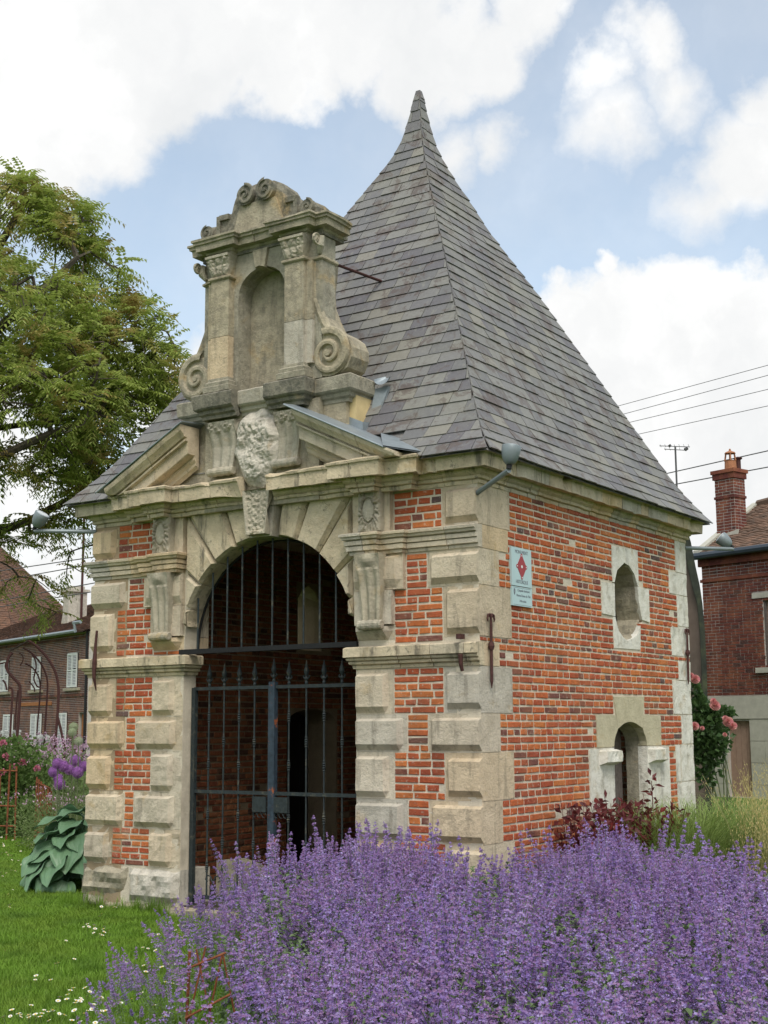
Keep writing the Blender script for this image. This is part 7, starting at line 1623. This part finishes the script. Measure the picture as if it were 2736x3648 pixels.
for (x, y, rx, rz) in [(350, 620, .16, .12), (330, 560, .12, .10), (400, 590, .15, .10), (380, 700, .20, .14), (350, 800, .18, .16), (420, 820, .20, .15), (500, 750, .20, .14), (520, 660, .15, .10), (590, 620, .10, .06), (640, 630, .06, .03), (560, 820, .14, .12), (450, 900, .20, .14), (520, 900, .16, .12), (390, 980, .16, .14), (450, 1020, .16, .12), (370, 1100, .14, .14), (420, 1180, .16, .14), (530, 1000, .08, .10), (380, 500, .05, .05), (310, 380, .05, .08)]:
    q = RP(x, y); leaf_blob(mb, q, (rx, rx, rz), int(70+2400*rx*rz), 0.062, 0.042, r8)
for (x, y) in [(350, 620), (400, 500), (500, 560), (590, 640), (520, 900), (310, 330), (600, 830), (420, 1000), (560, 800)]:
    q = RP(x, y); ms.tube([(c0.x+r8.uniform(-.15, .15), c0.y, 0), (c0.x*0.5+q.x*0.5+r8.uniform(-.1, .1), c0.y*0.5+q.y*0.5, q.z*0.55), q], [0.010, 0.007, 0.003], 6)
build('foliage', mb, leaf_mat('rose_leaves', [(0.055, 0.105, 0.035), (0.075, 0.14, 0.045), (0.10, 0.17, 0.06), (0.06, 0.12, 0.045)], rough=0.4, spec=0.4), rs_); build('stems', ms, M_stem, rs_)
def rose_mesh(seed):
    r = random.Random(seed); mb = MB()
    for lay, (n_, R_, h, op) in enumerate([(9, 0.052, 0.0, 1.0), (8, 0.042, 0.012, 0.8), (7, 0.032, 0.02, 0.5), (6, 0.022, 0.028, 0.25), (4, 0.012, 0.032, 0.1)]):
        for k in range(n_):
            a = 2*PI*k/n_+lay*0.4+r.uniform(-.15, .15); d = Vector((math.cos(a), math.sin(a), 0)); t1 = Vector((-math.sin(a), math.cos(a), 0)); w = R_*0.75; zt = h+0.03*(1-op)+0.012
            mb.add([Vector((0, 0, h-0.02))+d*0.005, d*R_*0.7+t1*w*0.7+Vector((0, 0, h-0.004)), d*R_*1.1+t1*w*0.45+Vector((0, 0, zt-0.012*op)), d*R_*1.15-t1*w*0.1+Vector((0, 0, zt-0.018*op)), d*R_*1.05-t1*w*0.55+Vector((0, 0, zt-0.01*op)), d*R_*0.7-t1*w*0.7+Vector((0, 0, h-0.004))], [(0, 1, 2, 3), (0, 3, 4, 5)])
    return mb.mesh('rose', M_rosep)
rm = [rose_mesh(1), rose_mesh(2)]
for k, (x, y, s_) in enumerate([(330, 310, 1.25), (292, 275, 0.8), (515, 555, 1.4), (500, 515, 0.9), (635, 705, 1.35), (680, 745, 1.1), (610, 675, 0.8), (325, 745, 1.15), (395, 765, 0.6), (605, 825, 0.6)]):
    q = RP(x, y, 15.2); o = put('rose', rm[k % 2], rs_); o.location = q; dcam_ = (CAM-q).normalized(); o.rotation_euler = (dcam_+Vector((r8.uniform(-.3, .3), r8.uniform(-.3, .3), 0.5))).to_track_quat('Z', 'Y').to_euler(); o.scale = (s_*0.72,)*3

blk = block(-3.1, -1.2, -0.06, 0.055, None, depth=0.02, out=0.16, parent=chapel, mat=M_old, name='threshold', rough=0.012, seed=200)
